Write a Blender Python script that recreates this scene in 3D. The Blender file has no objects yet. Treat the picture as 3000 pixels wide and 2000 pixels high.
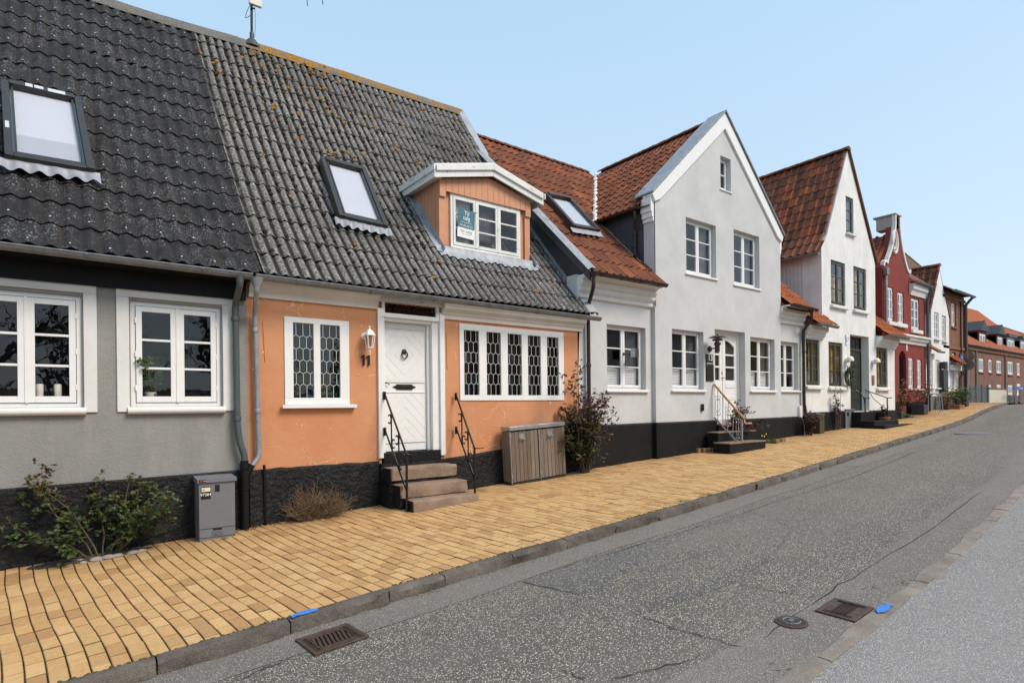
import bpy, bmesh, math, random
from mathutils import Vector, Matrix
R_ = random.Random(7)
sc = bpy.context.scene
col = sc.collection
# ------------------------------------------------------------------ camera
FPX, YAW, ROLL, CY = 1700.0, math.radians(52.878), math.radians(-.6), 1189.3
CAM = Vector((0, -8.6, 1.78))
_f = Vector((math.cos(YAW), math.sin(YAW), 0)); _r = Vector((math.sin(YAW), -math.cos(YAW), 0)); _u = Vector((0, 0, 1))
CR = _r*math.cos(ROLL)+_u*math.sin(ROLL); CU = _u*math.cos(ROLL)-_r*math.sin(ROLL)
cam = bpy.data.cameras.new('camera'); camo = bpy.data.objects.new('camera', cam); col.objects.link(camo)
cam.sensor_width = 36; cam.sensor_fit = 'HORIZONTAL'; cam.lens = FPX/3000*36; cam.shift_y = (CY-1000)/3000
cam.clip_start = .05; cam.clip_end = 3000
m4 = Matrix((CR, CU, -_f)).transposed().to_4x4(); m4.translation = CAM; camo.matrix_world = m4
sc.camera = camo
# ------------------------------------------------------------------ light
SUN_EL, SUN_AZ = math.radians(48), math.radians(-62)      # azimuth measured from +X towards +Y (sun stands over the street)
w = bpy.data.worlds.new('World'); sc.world = w; w.use_nodes = True
nt = w.node_tree; nt.nodes.clear()
out = nt.nodes.new('ShaderNodeOutputWorld'); bg = nt.nodes.new('ShaderNodeBackground')
sky = nt.nodes.new('ShaderNodeTexSky'); sky.sky_type = 'NISHITA'; sky.sun_disc = False
sky.sun_elevation = SUN_EL; sky.sun_rotation = math.pi/2-SUN_AZ; sky.altitude = 0; sky.air_density = 1.0; sky.dust_density = 1.2; sky.ozone_density = 1.0
hs = nt.nodes.new('ShaderNodeHueSaturation'); hs.inputs['Saturation'].default_value = .62; hs.inputs['Value'].default_value = 1.0
mx = nt.nodes.new('ShaderNodeMix'); mx.data_type = 'RGBA'; mx.inputs[0].default_value = .6
mx.inputs[7].default_value = (6.7, 9.5, 12.1, 1)
nt.links.new(sky.outputs[0], hs.inputs['Color']); nt.links.new(hs.outputs[0], mx.inputs[6]); nt.links.new(mx.outputs[2], bg.inputs[0])
tc = nt.nodes.new('ShaderNodeTexCoord'); sx_ = nt.nodes.new('ShaderNodeSeparateXYZ'); nt.links.new(tc.outputs['Generated'], sx_.inputs[0])
mr = nt.nodes.new('ShaderNodeMapRange'); mr.inputs[1].default_value = 0.0; mr.inputs[2].default_value = .6; nt.links.new(sx_.outputs[2], mr.inputs[0])
hz_ = nt.nodes.new('ShaderNodeMix'); hz_.data_type = 'RGBA'; hz_.inputs[6].default_value = (8.3, 10.1, 11.6, 1); hz_.inputs[7].default_value = (5.9, 9.1, 12.2, 1)
nt.links.new(mr.outputs[0], hz_.inputs[0]); nt.links.new(hz_.outputs[2], mx.inputs[7])
bg.inputs[1].default_value = .094
nt.links.new(bg.outputs[0], out.inputs[0])
sl = bpy.data.lights.new('sun', 'SUN'); sl.energy = 2.9; sl.angle = math.radians(24); sl.color = (1, .88, .75)
so = bpy.data.objects.new('sun', sl); col.objects.link(so)
sdir = Vector((math.cos(SUN_EL)*math.cos(SUN_AZ), math.cos(SUN_EL)*math.sin(SUN_AZ), math.sin(SUN_EL)))
so.rotation_euler = sdir.to_track_quat('Z', 'Y').to_euler(); so.location = sdir*60
vs = sc.view_settings; vs.view_transform = 'Standard'; vs.look = 'None'; vs.gamma = 1; vs.use_curve_mapping = False
vs.exposure = .25
sc.render.engine = 'CYCLES'; sc.cycles.max_bounces = 8; sc.cycles.transparent_max_bounces = 12
# ------------------------------------------------------------------ pixel -> place
def ray(x, y): return _f*FPX+CR*(x-1500)-CU*(y-CY)
def W(x, y, Y=0.0):
    d = ray(x, y); return CAM+d*((Y-CAM.y)/d.y)
def WX(x, y, X):
    d = ray(x, y); return CAM+d*((X-CAM.x)/d.x)
def xz(x, y, Y=0.0):
    p = W(x, y, Y); return p.x, p.z
def interp(x, xs, ys):
    if x <= xs[0]: return ys[0]
    for i in range(len(xs)-1):
        if x <= xs[i+1]: return ys[i]+(ys[i+1]-ys[i])*(x-xs[i])/(xs[i+1]-xs[i])
    return ys[-1]
GX = [-40, -3, 0, 2.1, 6, 10.6, 17.3, 24.4, 28, 33, 42, 60, 120]; GZ = [-1.6, -.1, .055, .155, .365, .565, .84, 1.13, 1.36, 1.60, 1.70, 1.66, 1.5]
def gz(X):  # smoothed ground height at the house walls
    return sum(interp(X+o, GX, GZ) for o in (-1.2, -.6, 0, .6, 1.2))/5
KX = [-40, 0, .5, 1.4, 2.3, 3.75, 6, 7.8, 9.8, 14.4, 19.3, 26, 34, 44, 54, 66, 90]; KY = [-4.4, -3.71, -3.69, -3.63, -3.53, -3.5, -3.42, -3.31, -3.15, -2.76, -2.34, -1.75, -.75, 1.0, 3.2, 5.6, 9]
def kerbY(X): return sum(interp(X+o, KX, KY) for o in (-1, 0, 1))/3
def walkZ(X, Y): return gz(X)+.02*min(Y, 0)
KH = .115
def roadZ(X, Y):
    ky = kerbY(X); t = ky-Y
    return walkZ(X, ky)-KH+.035*min(t, 1.6)/1.6-.03*max(0, t-1.6)/1.6
def G(x, y, zf):
    d = ray(x, y); t = .004
    for i in range(80):
        p = CAM+d*t; t = t*.5+.5*(zf(p.x, p.y)-CAM.z)/d.z
    return CAM+d*t
# ------------------------------------------------------------------ materials
class NM:
    def __init__(s, name, rough=.8, base=(.5, .5, .5), metal=0, spec=.5):
        s.m = bpy.data.materials.new(name); s.m.use_nodes = True; s.t = s.m.node_tree
        s.b = s.t.nodes['Principled BSDF']; s.out = s.t.nodes['Material Output']
        s.b.inputs['Roughness'].default_value = rough; s.b.inputs['Metallic'].default_value = metal
        s.b.inputs['Base Color'].default_value = (*base, 1); s.b.inputs['Specular IOR Level'].default_value = spec
        s.geo = None
    def n(s, typ, **kw):
        k = s.t.nodes.new(typ)
        for a, v in kw.items(): setattr(k, a, v)
        return k
    def link(s, a, b): s.t.links.new(a, b)
    def pos(s, scale=(1, 1, 1), rot=(0, 0, 0)):
        if not s.geo: s.geo = s.n('ShaderNodeNewGeometry')
        mp = s.n('ShaderNodeMapping'); s.link(s.geo.outputs['Position'], mp.inputs[0]); mp.inputs['Scale'].default_value = scale; mp.inputs['Rotation'].default_value = rot
        return mp.outputs[0]
    def noise(s, scale, detail=4, rough=.55, vec=None, dist=0):
        k = s.n('ShaderNodeTexNoise'); k.inputs['Scale'].default_value = scale; k.inputs['Detail'].default_value = detail; k.inputs['Roughness'].default_value = rough; k.inputs['Distortion'].default_value = dist
        s.link(vec or s.pos(), k.inputs['Vector']); return k.outputs[0]
    def vor(s, scale, feature='F1', vec=None, out='Distance', rand=1):
        k = s.n('ShaderNodeTexVoronoi'); k.feature = feature; k.inputs['Scale'].default_value = scale; k.inputs['Randomness'].default_value = rand
        s.link(vec or s.pos(), k.inputs['Vector']); return k.outputs[out]
    def ramp(s, sock, stops):
        k = s.n('ShaderNodeValToRGB'); e = k.color_ramp.elements
        while len(e) > 1: e.remove(e[-1])
        for i, (p, c) in enumerate(stops):
            if not isinstance(c, tuple): c = (c, c, c)
            q = e[0] if i == 0 else e.new(p)
            q.position = p; q.color = (*c, 1)
        s.link(sock, k.inputs[0]); return k.outputs[0]
    def _in(s, i, v):
        if hasattr(v, 'links') or isinstance(v, bpy.types.NodeSocket): s.link(v, i)
        elif isinstance(v, tuple): i.default_value = (*v, 1)
        else: i.default_value = v
    def mix(s, f, a, b, mode='MIX'):
        k = s.n('ShaderNodeMix'); k.data_type = 'RGBA'; k.blend_type = mode
        s._in(k.inputs[0], f); s._in(k.inputs[6], a); s._in(k.inputs[7], b); return k.outputs[2]
    def math(s, op, a, b=0.0, clamp=False):
        k = s.n('ShaderNodeMath'); k.operation = op; k.use_clamp = clamp; s._in(k.inputs[0], a); s._in(k.inputs[1], b); return k.outputs[0]
    def attr(s, name, out='Fac'):
        k = s.n('ShaderNodeAttribute'); k.attribute_name = name; return k.outputs[out]
    def rnd(s): # one value per piece: object random plus the per-piece attribute of joined meshes
        o = s.n('ShaderNodeObjectInfo'); return s.math('FRACT', s.math('ADD', o.outputs['Random'], s.attr('rnd')))
    def sep(s, axis):
        if not s.geo: s.geo = s.n('ShaderNodeNewGeometry')
        k = s.n('ShaderNodeSeparateXYZ'); s.link(s.geo.outputs['Position'], k.inputs[0]); return k.outputs[axis]
    def col(s, c): s._in(s.b.inputs['Base Color'], c)
    def rough(s, c): s._in(s.b.inputs['Roughness'], c)
    def bump(s, h, strength=.5, dist=.01):
        k = s.n('ShaderNodeBump'); k.inputs['Strength'].default_value = strength; k.inputs['Distance'].default_value = dist
        s.link(h, k.inputs['Height'])
        if s.b.inputs['Normal'].links: s.link(s.b.inputs['Normal'].links[0].from_socket, k.inputs['Normal'])
        s.link(k.outputs[0], s.b.inputs['Normal']); return k
MAT = {}
def plain(name, base, rough=.6, metal=0, var=.12, nscale=6, bump=0, bscale=60, spec=.5):
    a = NM(name, rough, base, metal, spec)
    if var:
        d = tuple(c*(1-var) for c in base); l = tuple(min(1, c*(1+var)) for c in base)
        a.col(a.ramp(a.noise(nscale, 6, .65), [(.3, d), (.7, l)]))
    if bump: a.bump(a.noise(bscale, 3, .6), bump, .01)
    MAT[name] = a.m; return a
def plaster(name, base, dirt=(.3, .28, .25), dirt_amt=.25, bump=.35, bscale=70, rough=.9, lump=.25):
    a = NM(name, rough, base, spec=.2)
    d = tuple(c*.88 for c in base); l = tuple(min(1, c*1.05) for c in base)
    c = a.ramp(a.noise(1.3, 7, .65), [(.3, d), (.68, l)])
    st = a.ramp(a.noise(1.0, 8, .7, a.pos((2.2, 2.2, .5))), [(.48, 0), (.8, 1)])
    c = a.mix(a.math('MULTIPLY', st, dirt_amt), c, dirt); a.col(c)
    a.bump(a.noise(5, 4, .6), lump, .03); a.bump(a.noise(bscale, 4, .6), bump, .008)
    MAT[name] = a.m; return a, c
plaster('grey_plaster', (.275, .27, .25), (.37, .355, .325), .75, .9, 42, lump=.4)
plaster('white_wall', (.57, .567, .56), (.47, .46, .43), .30, .12, 90)
plaster('rough_white', (.78, .77, .74), (.40, .38, .34), .38, .5, 45)
plaster('red_plaster', (.235, .05, .042), (.15, .04, .035), .5, .3, 60)
plaster('far_white', (.78, .77, .75), (.5, .5, .48), .2, .2, 60)
plaster('trim_plaster', (.74, .725, .69), (.45, .42, .36), .25, .2, 80, lump=.2)
plaster('old_stone', (.42, .40, .37), (.3, .28, .25), .4, .3, 50)
plaster('cream_plaster', (.66, .60, .48), (.5, .45, .36), .3, .2, 60)
# orange plaster: patches, flaking and fine cracks
a, c = plaster('orange_plaster', (.62, .29, .145), (.50, .20, .08), .0, .55, 45)
pt = a.ramp(a.noise(.9, 6, .6), [(.38, 0), (.62, 1)])
c = a.mix(a.math('MULTIPLY', pt, .6), (.57, .245, .118), (.65, .325, .175))
fl = a.ramp(a.noise(3.2, 8, .62, dist=.6), [(.60, 0), (.66, 1)]); msk = a.ramp(a.noise(.8, 3), [(.5, 0), (.62, 1)])
c = a.mix(a.math('MULTIPLY', a.math('MULTIPLY', fl, msk), .55), c, (.72, .37, .20))
wv = a.n('ShaderNodeVectorMath'); wv.operation = 'ADD'
nn = a.n('ShaderNodeTexNoise'); nn.inputs['Scale'].default_value = 2.6; nn.inputs['Detail'].default_value = 5; a.link(a.pos(), nn.inputs['Vector'])
sv = a.n('ShaderNodeVectorMath'); sv.operation = 'SCALE'; sv.inputs['Scale'].default_value = .45; a.link(nn.outputs['Color'], sv.inputs[0])
a.link(a.pos(), wv.inputs[0]); a.link(sv.outputs[0], wv.inputs[1])
cr = a.vor(1.7, 'DISTANCE_TO_EDGE', wv.outputs[0])
crk = a.math('MULTIPLY', a.ramp(cr, [(.004, 1), (.012, 0)]), a.ramp(a.noise(.75, 3), [(.52, 0), (.58, 1)]))
c = a.mix(a.math('MULTIPLY', crk, .6), c, (.80, .66, .52))
chip = a.math('MULTIPLY', a.ramp(a.noise(11, 5, .6, dist=1), [(.665, 0), (.68, 1)]), a.ramp(a.noise(1.1, 2, .5), [(.52, 0), (.6, 1)]))
c = a.mix(chip, c, (.78, .70, .60)); a.col(c)
a.bump(a.math('SUBTRACT', a.math('MULTIPLY', fl, msk), a.math('ADD', chip, crk)), .5, .012)
# black tarred plinth: rough stone under thick paint, few chips
a = NM('black_plinth', .55, (.012, .012, .013), spec=.35)
ch = a.math('MULTIPLY', a.ramp(a.noise(9, 6, .6, dist=.5), [(.72, 0), (.73, 1)]), a.ramp(a.noise(1.4, 2), [(.55, 0), (.62, 1)]))
a.col(a.mix(ch, a.ramp(a.noise(4, 6), [(.3, (.004, .004, .0045)), (.7, (.012, .012, .013))]), (.45, .43, .40)))
a.bump(a.noise(13, 5, .6, dist=.3), 1.0, .06); a.bump(a.noise(50, 4), .5, .01); MAT['black_plinth'] = a.m
plain('black_plinth_smooth', (.009, .009, .0095), .65, var=.3, nscale=3, bump=.25, bscale=40, spec=.22)
plain('black_paint', (.008, .008, .0085), .6, var=.1, spec=.2)
plain('iron', (.010, .010, .011), .38, var=.2, nscale=30, bump=.15, bscale=80)
plain('galvanised', (.36, .37, .38), .4, .5, var=.18, nscale=14, bump=.05)
plain('zinc', (.30, .315, .34), .55, .15, var=.25, nscale=5, bump=.1, bscale=20)
plain('zinc_dark', (.055, .06, .068), .55, .2, var=.2, nscale=3)
plain('zinc_gutter', (.20, .205, .205), .45, .4, var=.25, nscale=7, bump=.05)
plain('pipe_grey', (.085, .095, .10), .45, .2, var=.12, nscale=4)
plain('brown_metal', (.040, .022, .016), .42, .2, var=.2, nscale=6)
plain('dark_frame', (.045, .043, .041), .45, .4, var=.15)
plain('bare_alu', (.70, .70, .70), .45, .5, var=.1)
plain('white_paint', (.80, .79, .765), .38, var=.03, nscale=9)
a = NM('old_white_paint', .6, (.75, .74, .7))
pl_ = a.ramp(a.noise(7, 8, .7, a.pos((1, 1, 2.6))), [(.60, 0), (.66, 1)])
a.col(a.mix(pl_, a.ramp(a.noise(2.5, 5), [(.3, (.66, .65, .60)), (.7, (.78, .77, .74))]), a.ramp(a.noise(20, 3), [(.4, (.16, .14, .11)), (.6, (.34, .31, .26))])))
a.bump(pl_, .3, .004); MAT['old_white_paint'] = a.m
plain('cream_paint', (.72, .68, .58), .6, var=.06)
plain('green_paint', (.055, .049, .026), .45, var=.15)
plain('door_green', (.020, .024, .016), .42, var=.15)
plain('lead_came', (.62, .62, .60), .45, .2, var=.1)
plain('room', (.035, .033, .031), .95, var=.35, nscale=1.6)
plain('net_curtain', (.62, .62, .60), .95, var=.1, nscale=3)
plain('dark_curtain', (.13, .125, .12), .95, var=.3, nscale=4)
plain('ochre_reflection', (.72, .46, .13), .9, var=.12, nscale=4)  # reflection of the yellow house opposite, put in as colour
plain('blind_white', (.80, .80, .78), .7, var=.03)
plain('blind_hem', (.52, .52, .56), .6, var=.03)
plain('skylight_blind', (.70, .70, .725), .6, var=.015)
a = plain('orange_boards', (.58, .265, .14), .6, var=.08, nscale=5); a.bump(a.noise(14, 5, .6, a.pos((6, 6, .5))), .15, .004)
a = plain('cheek_boards', (.62, .60, .57), .7, var=.1, nscale=4)
plain('oak_rail', (.42, .21, .075), .45, var=.2, nscale=12)
plain('brass', (.28, .17, .05), .35, .9, var=.2, nscale=20)
plain('bronze', (.045, .032, .022), .4, .6, var=.3, nscale=30)
plain('tile_step', (.50, .20, .08), .5, var=.2)
plain('cabinet_grey', (.155, .158, .17), .55, var=.05, nscale=8, bump=.15, bscale=220)
plain('post_grey', (.16, .165, .17), .6, var=.1)
plain('terracotta', (.30, .12, .06), .8, var=.25)
plain('label_black', (.012, .012, .012), .35, var=0)
plain('label_white', (.82, .82, .80), .5, var=0)
plain('label_cream', (.70, .66, .45), .5, var=0)
plain('sign_red', (.55, .03, .04), .45, var=0)
plain('sign_teal', (.045, .145, .19), .45, var=0)
plain('sign_blue', (.02, .07, .35), .45, var=0)
plain('orange_wire', (.7, .12, .02), .5, var=0)
plain('blue_spray', (.05, .20, .58), .75, var=.15, nscale=40)
plain('blue_worn', (.13, .155, .20), .75, var=.5, nscale=60)
plain('road_paint', (.72, .72, .70), .7, var=.15, nscale=20)
plain('candle_wax', (.80, .78, .68), .6, var=0)
plain('opal', (.78, .74, .62), .4, var=0)
# dirt / soil / dry stuff
plain('soil', (.055, .045, .035), .95, var=.5, nscale=14, bump=1, bscale=45)
plain('pebble', (.30, .26, .22), .85, var=.35, nscale=9, bump=.4, bscale=50)
plain('dry_stem', (.155, .10, .055), .85, var=.4, nscale=22)
plain('bark', (.095, .075, .04), .85, var=.4, nscale=18, bump=.4, bscale=60)
plain('dark_bark', (.06, .045, .033), .85, var=.35, nscale=18, bump=.4, bscale=60)
plain('moss', (.022, .019, .012), .95, var=.6, nscale=30, bump=1, bscale=80)
plain('lichen', (.42, .19, .022), .95, var=.35, nscale=40, bump=1, bscale=90)
def leafmat(name, stops, trans=.25):
    a = NM(name, .5, spec=.35)
    a.col(a.ramp(a.attr('rnd'), stops)); a.b.inputs['Subsurface Weight'].default_value = 0
    MAT[name] = a.m
leafmat('rose_leaf', [(0, (.03, .055, .012)), (.4, (.05, .075, .018)), (.62, (.085, .085, .02)), (.8, (.10, .035, .018)), (1, (.065, .018, .015))])
leafmat('shrub_leaf', [(0, (.028, .042, .012)), (.35, (.05, .06, .018)), (.6, (.085, .06, .022)), (.8, (.10, .032, .018)), (1, (.075, .02, .015))])
leafmat('red_leaf', [(0, (.035, .028, .016)), (.4, (.05, .022, .018)), (1, (.085, .02, .02))])
leafmat('green_leaf', [(0, (.05, .10, .015)), (.6, (.085, .15, .025)), (1, (.13, .18, .035))])
leafmat('fern_leaf', [(0, (.035, .085, .014)), (1, (.075, .15, .025))])
leafmat('wreath_leaf', [(0, (.03, .04, .028)), (.6, (.075, .09, .065)), (1, (.16, .18, .15))])
leafmat('dry_leaf', [(0, (.13, .06, .025)), (.5, (.23, .12, .05)), (1, (.32, .2, .10))])
leafmat('white_petal', [(0, (.8, .8, .8)), (.7, (.75, .74, .76)), (.85, (.12, .05, .16)), (1, (.08, .03, .12))])
leafmat('yellow_petal', [(0, (.8, .55, .02)), (1, (.85, .65, .05))])
leafmat('grass_blade', [(0, (.06, .10, .02)), (.7, (.10, .14, .035)), (1, (.25, .2, .09))])
# weathered timber (bin shelter)
a = NM('old_timber', .8)
g1 = a.noise(3.2, 9, .68, a.pos((9, 9, .7)), 1.2)
c = a.ramp(g1, [(.28, (.055, .037, .025)), (.46, (.15, .105, .072)), (.62, (.235, .18, .135)), (.8, (.33, .27, .215))])
o = a.n('ShaderNodeObjectInfo'); c = a.mix(.55, c, a.ramp(o.outputs['Random'], [(0, (.12, .085, .06)), (1, (.25, .195, .15))]), 'MIX')
kn = a.vor(2.6, vec=a.pos((3.0, 3.0, 1))); c = a.mix(a.ramp(kn, [(.05, 1), (.10, 0)]), c, (.045, .026, .016)); a.col(c); a.bump(g1, .35, .004); MAT['old_timber'] = a.m
# granite
def granite(name, c0, c1, c2, bump=.5):
    a = NM(name, .85, spec=.3)
    c = a.ramp(a.noise(120, 3, .7), [(.3, c0), (.5, c1), (.7, c2)])
    c = a.mix(.5, c, a.ramp(a.noise(3, 6, .65), [(.3, c0), (.7, c2)])); a.col(c)
    a.bump(a.noise(26, 6, .65), bump, .012); a.bump(a.noise(9, 4, .6), bump*.6, .03); MAT[name] = a.m
granite('kerb_granite', (.026, .021, .016), (.085, .071, .058), (.24, .205, .172), 1.0)
granite('kerb_pale', (.10, .08, .064), (.22, .182, .15), (.36, .31, .265), .7)
granite('step_granite', (.12, .075, .05), (.25, .165, .115), (.38, .275, .20), .6)
# yellow clinker bricks
a = NM('clinker', .72, spec=.3)
c = a.ramp(a.rnd(), [(0, (.34, .175, .075)), (.14, (.43, .235, .095)), (.32, (.52, .305, .125)), (.75, (.58, .355, .15)), (1, (.62, .40, .18))])
c = a.mix(.30, c, a.ramp(a.noise(30, 5, .65), [(.3, (.38, .215, .085)), (.7, (.68, .45, .21))]))
c = a.mix(a.ramp(a.noise(130, 2, .5), [(.66, 0), (.72, .55)]), c, (.25, .13, .055))
c = a.mix(a.math('MULTIPLY', a.ramp(a.noise(9, 6, .7), [(.52, 0), (.66, 1)]), .35), c, (.36, .185, .085))
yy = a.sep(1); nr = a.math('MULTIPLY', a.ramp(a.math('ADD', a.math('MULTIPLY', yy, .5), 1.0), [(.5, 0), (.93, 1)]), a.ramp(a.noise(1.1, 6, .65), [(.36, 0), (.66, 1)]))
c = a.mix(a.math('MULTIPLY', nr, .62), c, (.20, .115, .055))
c = a.mix(a.math('MULTIPLY', a.ramp(a.noise(.55, 5, .6), [(.42, 0), (.72, 1)]), .22), c, (.36, .21, .09))
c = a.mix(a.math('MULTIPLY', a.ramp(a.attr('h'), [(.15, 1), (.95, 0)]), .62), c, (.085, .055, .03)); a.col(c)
a.bump(a.noise(160, 3, .6), .25, .003); MAT['clinker'] = a.m
a = NM('joint_dirt', .95, spec=.1)
a.col(a.mix(a.ramp(a.noise(3.5, 5, .6), [(.50, 0), (.62, 1)]), a.ramp(a.noise(40, 3), [(.3, (.012, .009, .006)), (.7, (.035, .027, .018))]), (.050, .062, .016))); MAT['joint_dirt'] = a.m
# asphalt with exposed chippings
def asphalt(name, binder, chips, amount, scale=85, big=.25):
    a = NM(name, .88, spec=.3)
    base = a.ramp(a.noise(260, 2, .6), [(.3, tuple(c*.55 for c in binder)), (.7, tuple(c*1.5 for c in binder))])
    v = a.n('ShaderNodeTexVoronoi'); v.inputs['Scale'].default_value = scale; a.link(a.pos(), v.inputs['Vector'])
    sp = a.n('ShaderNodeSeparateColor'); a.link(v.outputs['Color'], sp.inputs[0])
    big_n = a.math('ADD', a.math('MULTIPLY', a.noise(.9, 6, .7), .6), a.math('MULTIPLY', a.noise(1.0, 4, .6, a.pos((.10, 1.5, 1), (0, 0, -.06))), .4))
    th = a.math('ADD', sp.outputs[0], a.math('MULTIPLY', a.math('SUBTRACT', big_n, .5), big*2))
    on = a.math('MULTIPLY', a.ramp(th, [(1-amount-.02, 0), (1-amount+.02, 1)]), a.ramp(v.outputs['Distance'], [(.36, 1), (.52, 0)]))
    cc = a.ramp(sp.outputs[1], chips)
    on2 = a.math('MULTIPLY', a.ramp(sp.outputs[2], [(.35, 0), (.4, 1)]), a.ramp(v.outputs['Distance'], [(.4, 1), (.55, 0)]))
    base = a.mix(a.math('MULTIPLY', on2, .55), base, tuple(min(1, c*2.0) for c in binder))
    c = a.mix(on, base, cc)
    c = a.mix(a.math('MULTIPLY', a.ramp(a.noise(.5, 7, .7, a.pos((.35, 1.2, 1))), [(.42, 0), (.66, 1)]), .40), c, tuple(min(1, x*1.9) for x in binder), 'MIX')
    c = a.mix(a.math('MULTIPLY', a.ramp(a.noise(1.4, 6, .7), [(.60, 0), (.72, 1)]), .45), c, tuple(x*.55 for x in binder), 'MIX'); a.col(c)
    a.bump(a.ramp(v.outputs['Distance'], [(.2, 1), (.6, 0)]), .6, .006); a.bump(a.noise(7, 4), .15, .02); MAT[name] = a.m
CH = [(0, (.22, .19, .15)), (.4, (.45, .40, .32)), (.75, (.66, .60, .47)), (1, (.78, .74, .66))]
asphalt('asphalt', (.100, .089, .077), CH, .42, 92, .45)
asphalt('asphalt_patch', (.085, .080, .076), CH, .34, 82, .3)
asphalt('asphalt_edge', (.135, .121, .106), [(0, (.20, .18, .155)), (1, (.52, .47, .40))], .40, 95)
asphalt('asphalt_pale', (.185, .171, .162), [(0, (.30, .28, .265)), (1, (.66, .63, .60))], .5, 105, .05)
a = NM('crack', .95, (.018, .016, .014)); MAT['crack'] = a.m
plain('cast_iron', (.095, .062, .045), .6, .5, var=.35, nscale=18, bump=.3, bscale=90)
plain('cast_iron_grey', (.20, .19, .185), .55, .5, var=.25, nscale=14, bump=.3, bscale=70)
plain('pit_black', (.004, .004, .004), .9, var=0)
# fibre-cement roofs
a = NM('eternit_grey', .92, spec=.2)
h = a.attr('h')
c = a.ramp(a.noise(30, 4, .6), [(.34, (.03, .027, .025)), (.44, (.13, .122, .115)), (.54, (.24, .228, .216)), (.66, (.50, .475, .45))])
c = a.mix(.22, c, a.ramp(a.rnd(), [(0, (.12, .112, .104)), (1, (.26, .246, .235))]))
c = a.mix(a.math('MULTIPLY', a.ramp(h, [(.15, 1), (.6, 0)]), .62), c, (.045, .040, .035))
c = a.mix(a.math('MULTIPLY', a.ramp(a.noise(.5, 6, .6), [(.40, 0), (.62, 1)]), .5), c, (.065, .06, .055))
pale = a.math('MULTIPLY', a.ramp(a.noise(24, 5, .6, dist=.8), [(.59, 0), (.66, 1)]), a.ramp(a.noise(1.1, 3), [(.40, 0), (.62, 1)]))
c = a.mix(a.math('MULTIPLY', pale, .8), c, (.43, .415, .385))
sp_ = a.ramp(a.noise(42, 4, .6), [(.63, 0), (.66, 1)]); c = a.mix(a.math('MULTIPLY', sp_, .85), c, (.03, .028, .025))
tr = a.math('MULTIPLY', a.ramp(h, [(.2, 1), (.52, 0)]), a.ramp(a.math('ADD', a.noise(5, 6, .65), a.ramp(a.math('MULTIPLY', a.sep(0), .1), [(.2, 0), (.25, .34), (.40, .30), (.50, .06), (.8, .02)])), [(.44, 0), (.58, 1)]))
c = a.mix(a.math('MULTIPLY', tr, .9), c, (.020, .017, .012))
xx = a.sep(0); zz = a.sep(2)
om = a.math('MULTIPLY', a.ramp(a.noise(4.2, 5, .55, dist=.4), [(.655, 0), (.675, 1)]), a.math('MULTIPLY', a.ramp(a.noise(.42, 3), [(.46, 0), (.6, 1)]), a.ramp(a.math('MULTIPLY', zz, .1), [(.45, .25), (.8, 1)])))
c = a.mix(om, c, a.ramp(a.noise(40, 3), [(.3, (.25, .10, .015)), (.7, (.50, .24, .03))])); a.col(c)
a.bump(a.noise(45, 5, .7), .6, .010); a.bump(a.math('ADD', tr, om), .6, .02); MAT['eternit_grey'] = a.m
a = NM('eternit_black', .7, spec=.22)
h = a.attr('h')
c = a.ramp(a.noise(9, 6, .6), [(.3, (.014, .0125, .0122)), (.7, (.030, .0265, .0255))])
wr = a.math('MULTIPLY', a.ramp(a.noise(36, 4, .62, a.pos((1.3, .8, .6))), [(.55, 0), (.60, 1)]), a.ramp(a.noise(2.0, 4, .6), [(.40, 0), (.56, 1)]))
c = a.mix(a.math('MULTIPLY', a.math('MULTIPLY', wr, a.ramp(h, [(.0, .3), (.55, 1)])), .6), c, (.26, .25, .24))
ds = a.ramp(a.vor(17), [(.10, 1), (.14, 0)]); c = a.mix(a.math('MULTIPLY', a.math('MULTIPLY', ds, a.ramp(a.noise(3, 2), [(.5, 0), (.6, 1)])), .7), c, (.40, .39, .37))
ms = a.math('MULTIPLY', a.ramp(h, [(.1, 1), (.3, 0)]), a.ramp(a.noise(6, 5), [(.56, 0), (.62, 1)])); c = a.mix(ms, c, (.03, .022, .012)); a.col(c)
a.bump(a.noise(60, 4), .3, .006); MAT['eternit_black'] = a.m
a = NM('ridge_cement', .95, spec=.2)
c = a.ramp(a.noise(45, 6, .75), [(.3, (.05, .047, .042)), (.7, (.26, .25, .23))])
om = a.math('MULTIPLY', a.ramp(a.noise(3.0, 6, .62), [(.40, 0), (.5, 1)]), a.ramp(a.math('MULTIPLY', a.sep(0), .1), [(.29, 0), (.36, 1), (.62, .75), (.8, .55)]))
c = a.mix(om, c, a.ramp(a.noise(30, 4), [(.35, (.16, .085, .02)), (.65, (.44, .22, .03))])); a.col(c); a.bump(a.noise(30, 5, .7), .8, .02); MAT['ridge_cement'] = a.m
def tilemat(name, stops, dark, lich=.4):
    a = NM(name, .85, spec=.25)
    c = a.ramp(a.rnd(), stops)
    dk = a.ramp(a.noise(2.4, 7, .7), [(.40, 0), (.62, 1)]); c = a.mix(a.math('MULTIPLY', dk, dark), c, (.032, .024, .019))
    c = a.mix(a.math('MULTIPLY', a.ramp(a.noise(35, 5, .7), [(.45, 0), (.7, 1)]), .35), c, (.06, .03, .02))
    li = a.math('MULTIPLY', a.ramp(a.noise(5, 4, .6), [(.66, 0), (.69, 1)]), lich); c = a.mix(li, c, (.42, .24, .05)); a.col(c)
    a.bump(a.noise(50, 4, .6), .4, .006); MAT[name] = a.m
tilemat('tile_red', [(0, (.16, .052, .027)), (.4, (.21, .066, .032)), (.8, (.27, .082, .036)), (1, (.36, .11, .042))], .42)
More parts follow.
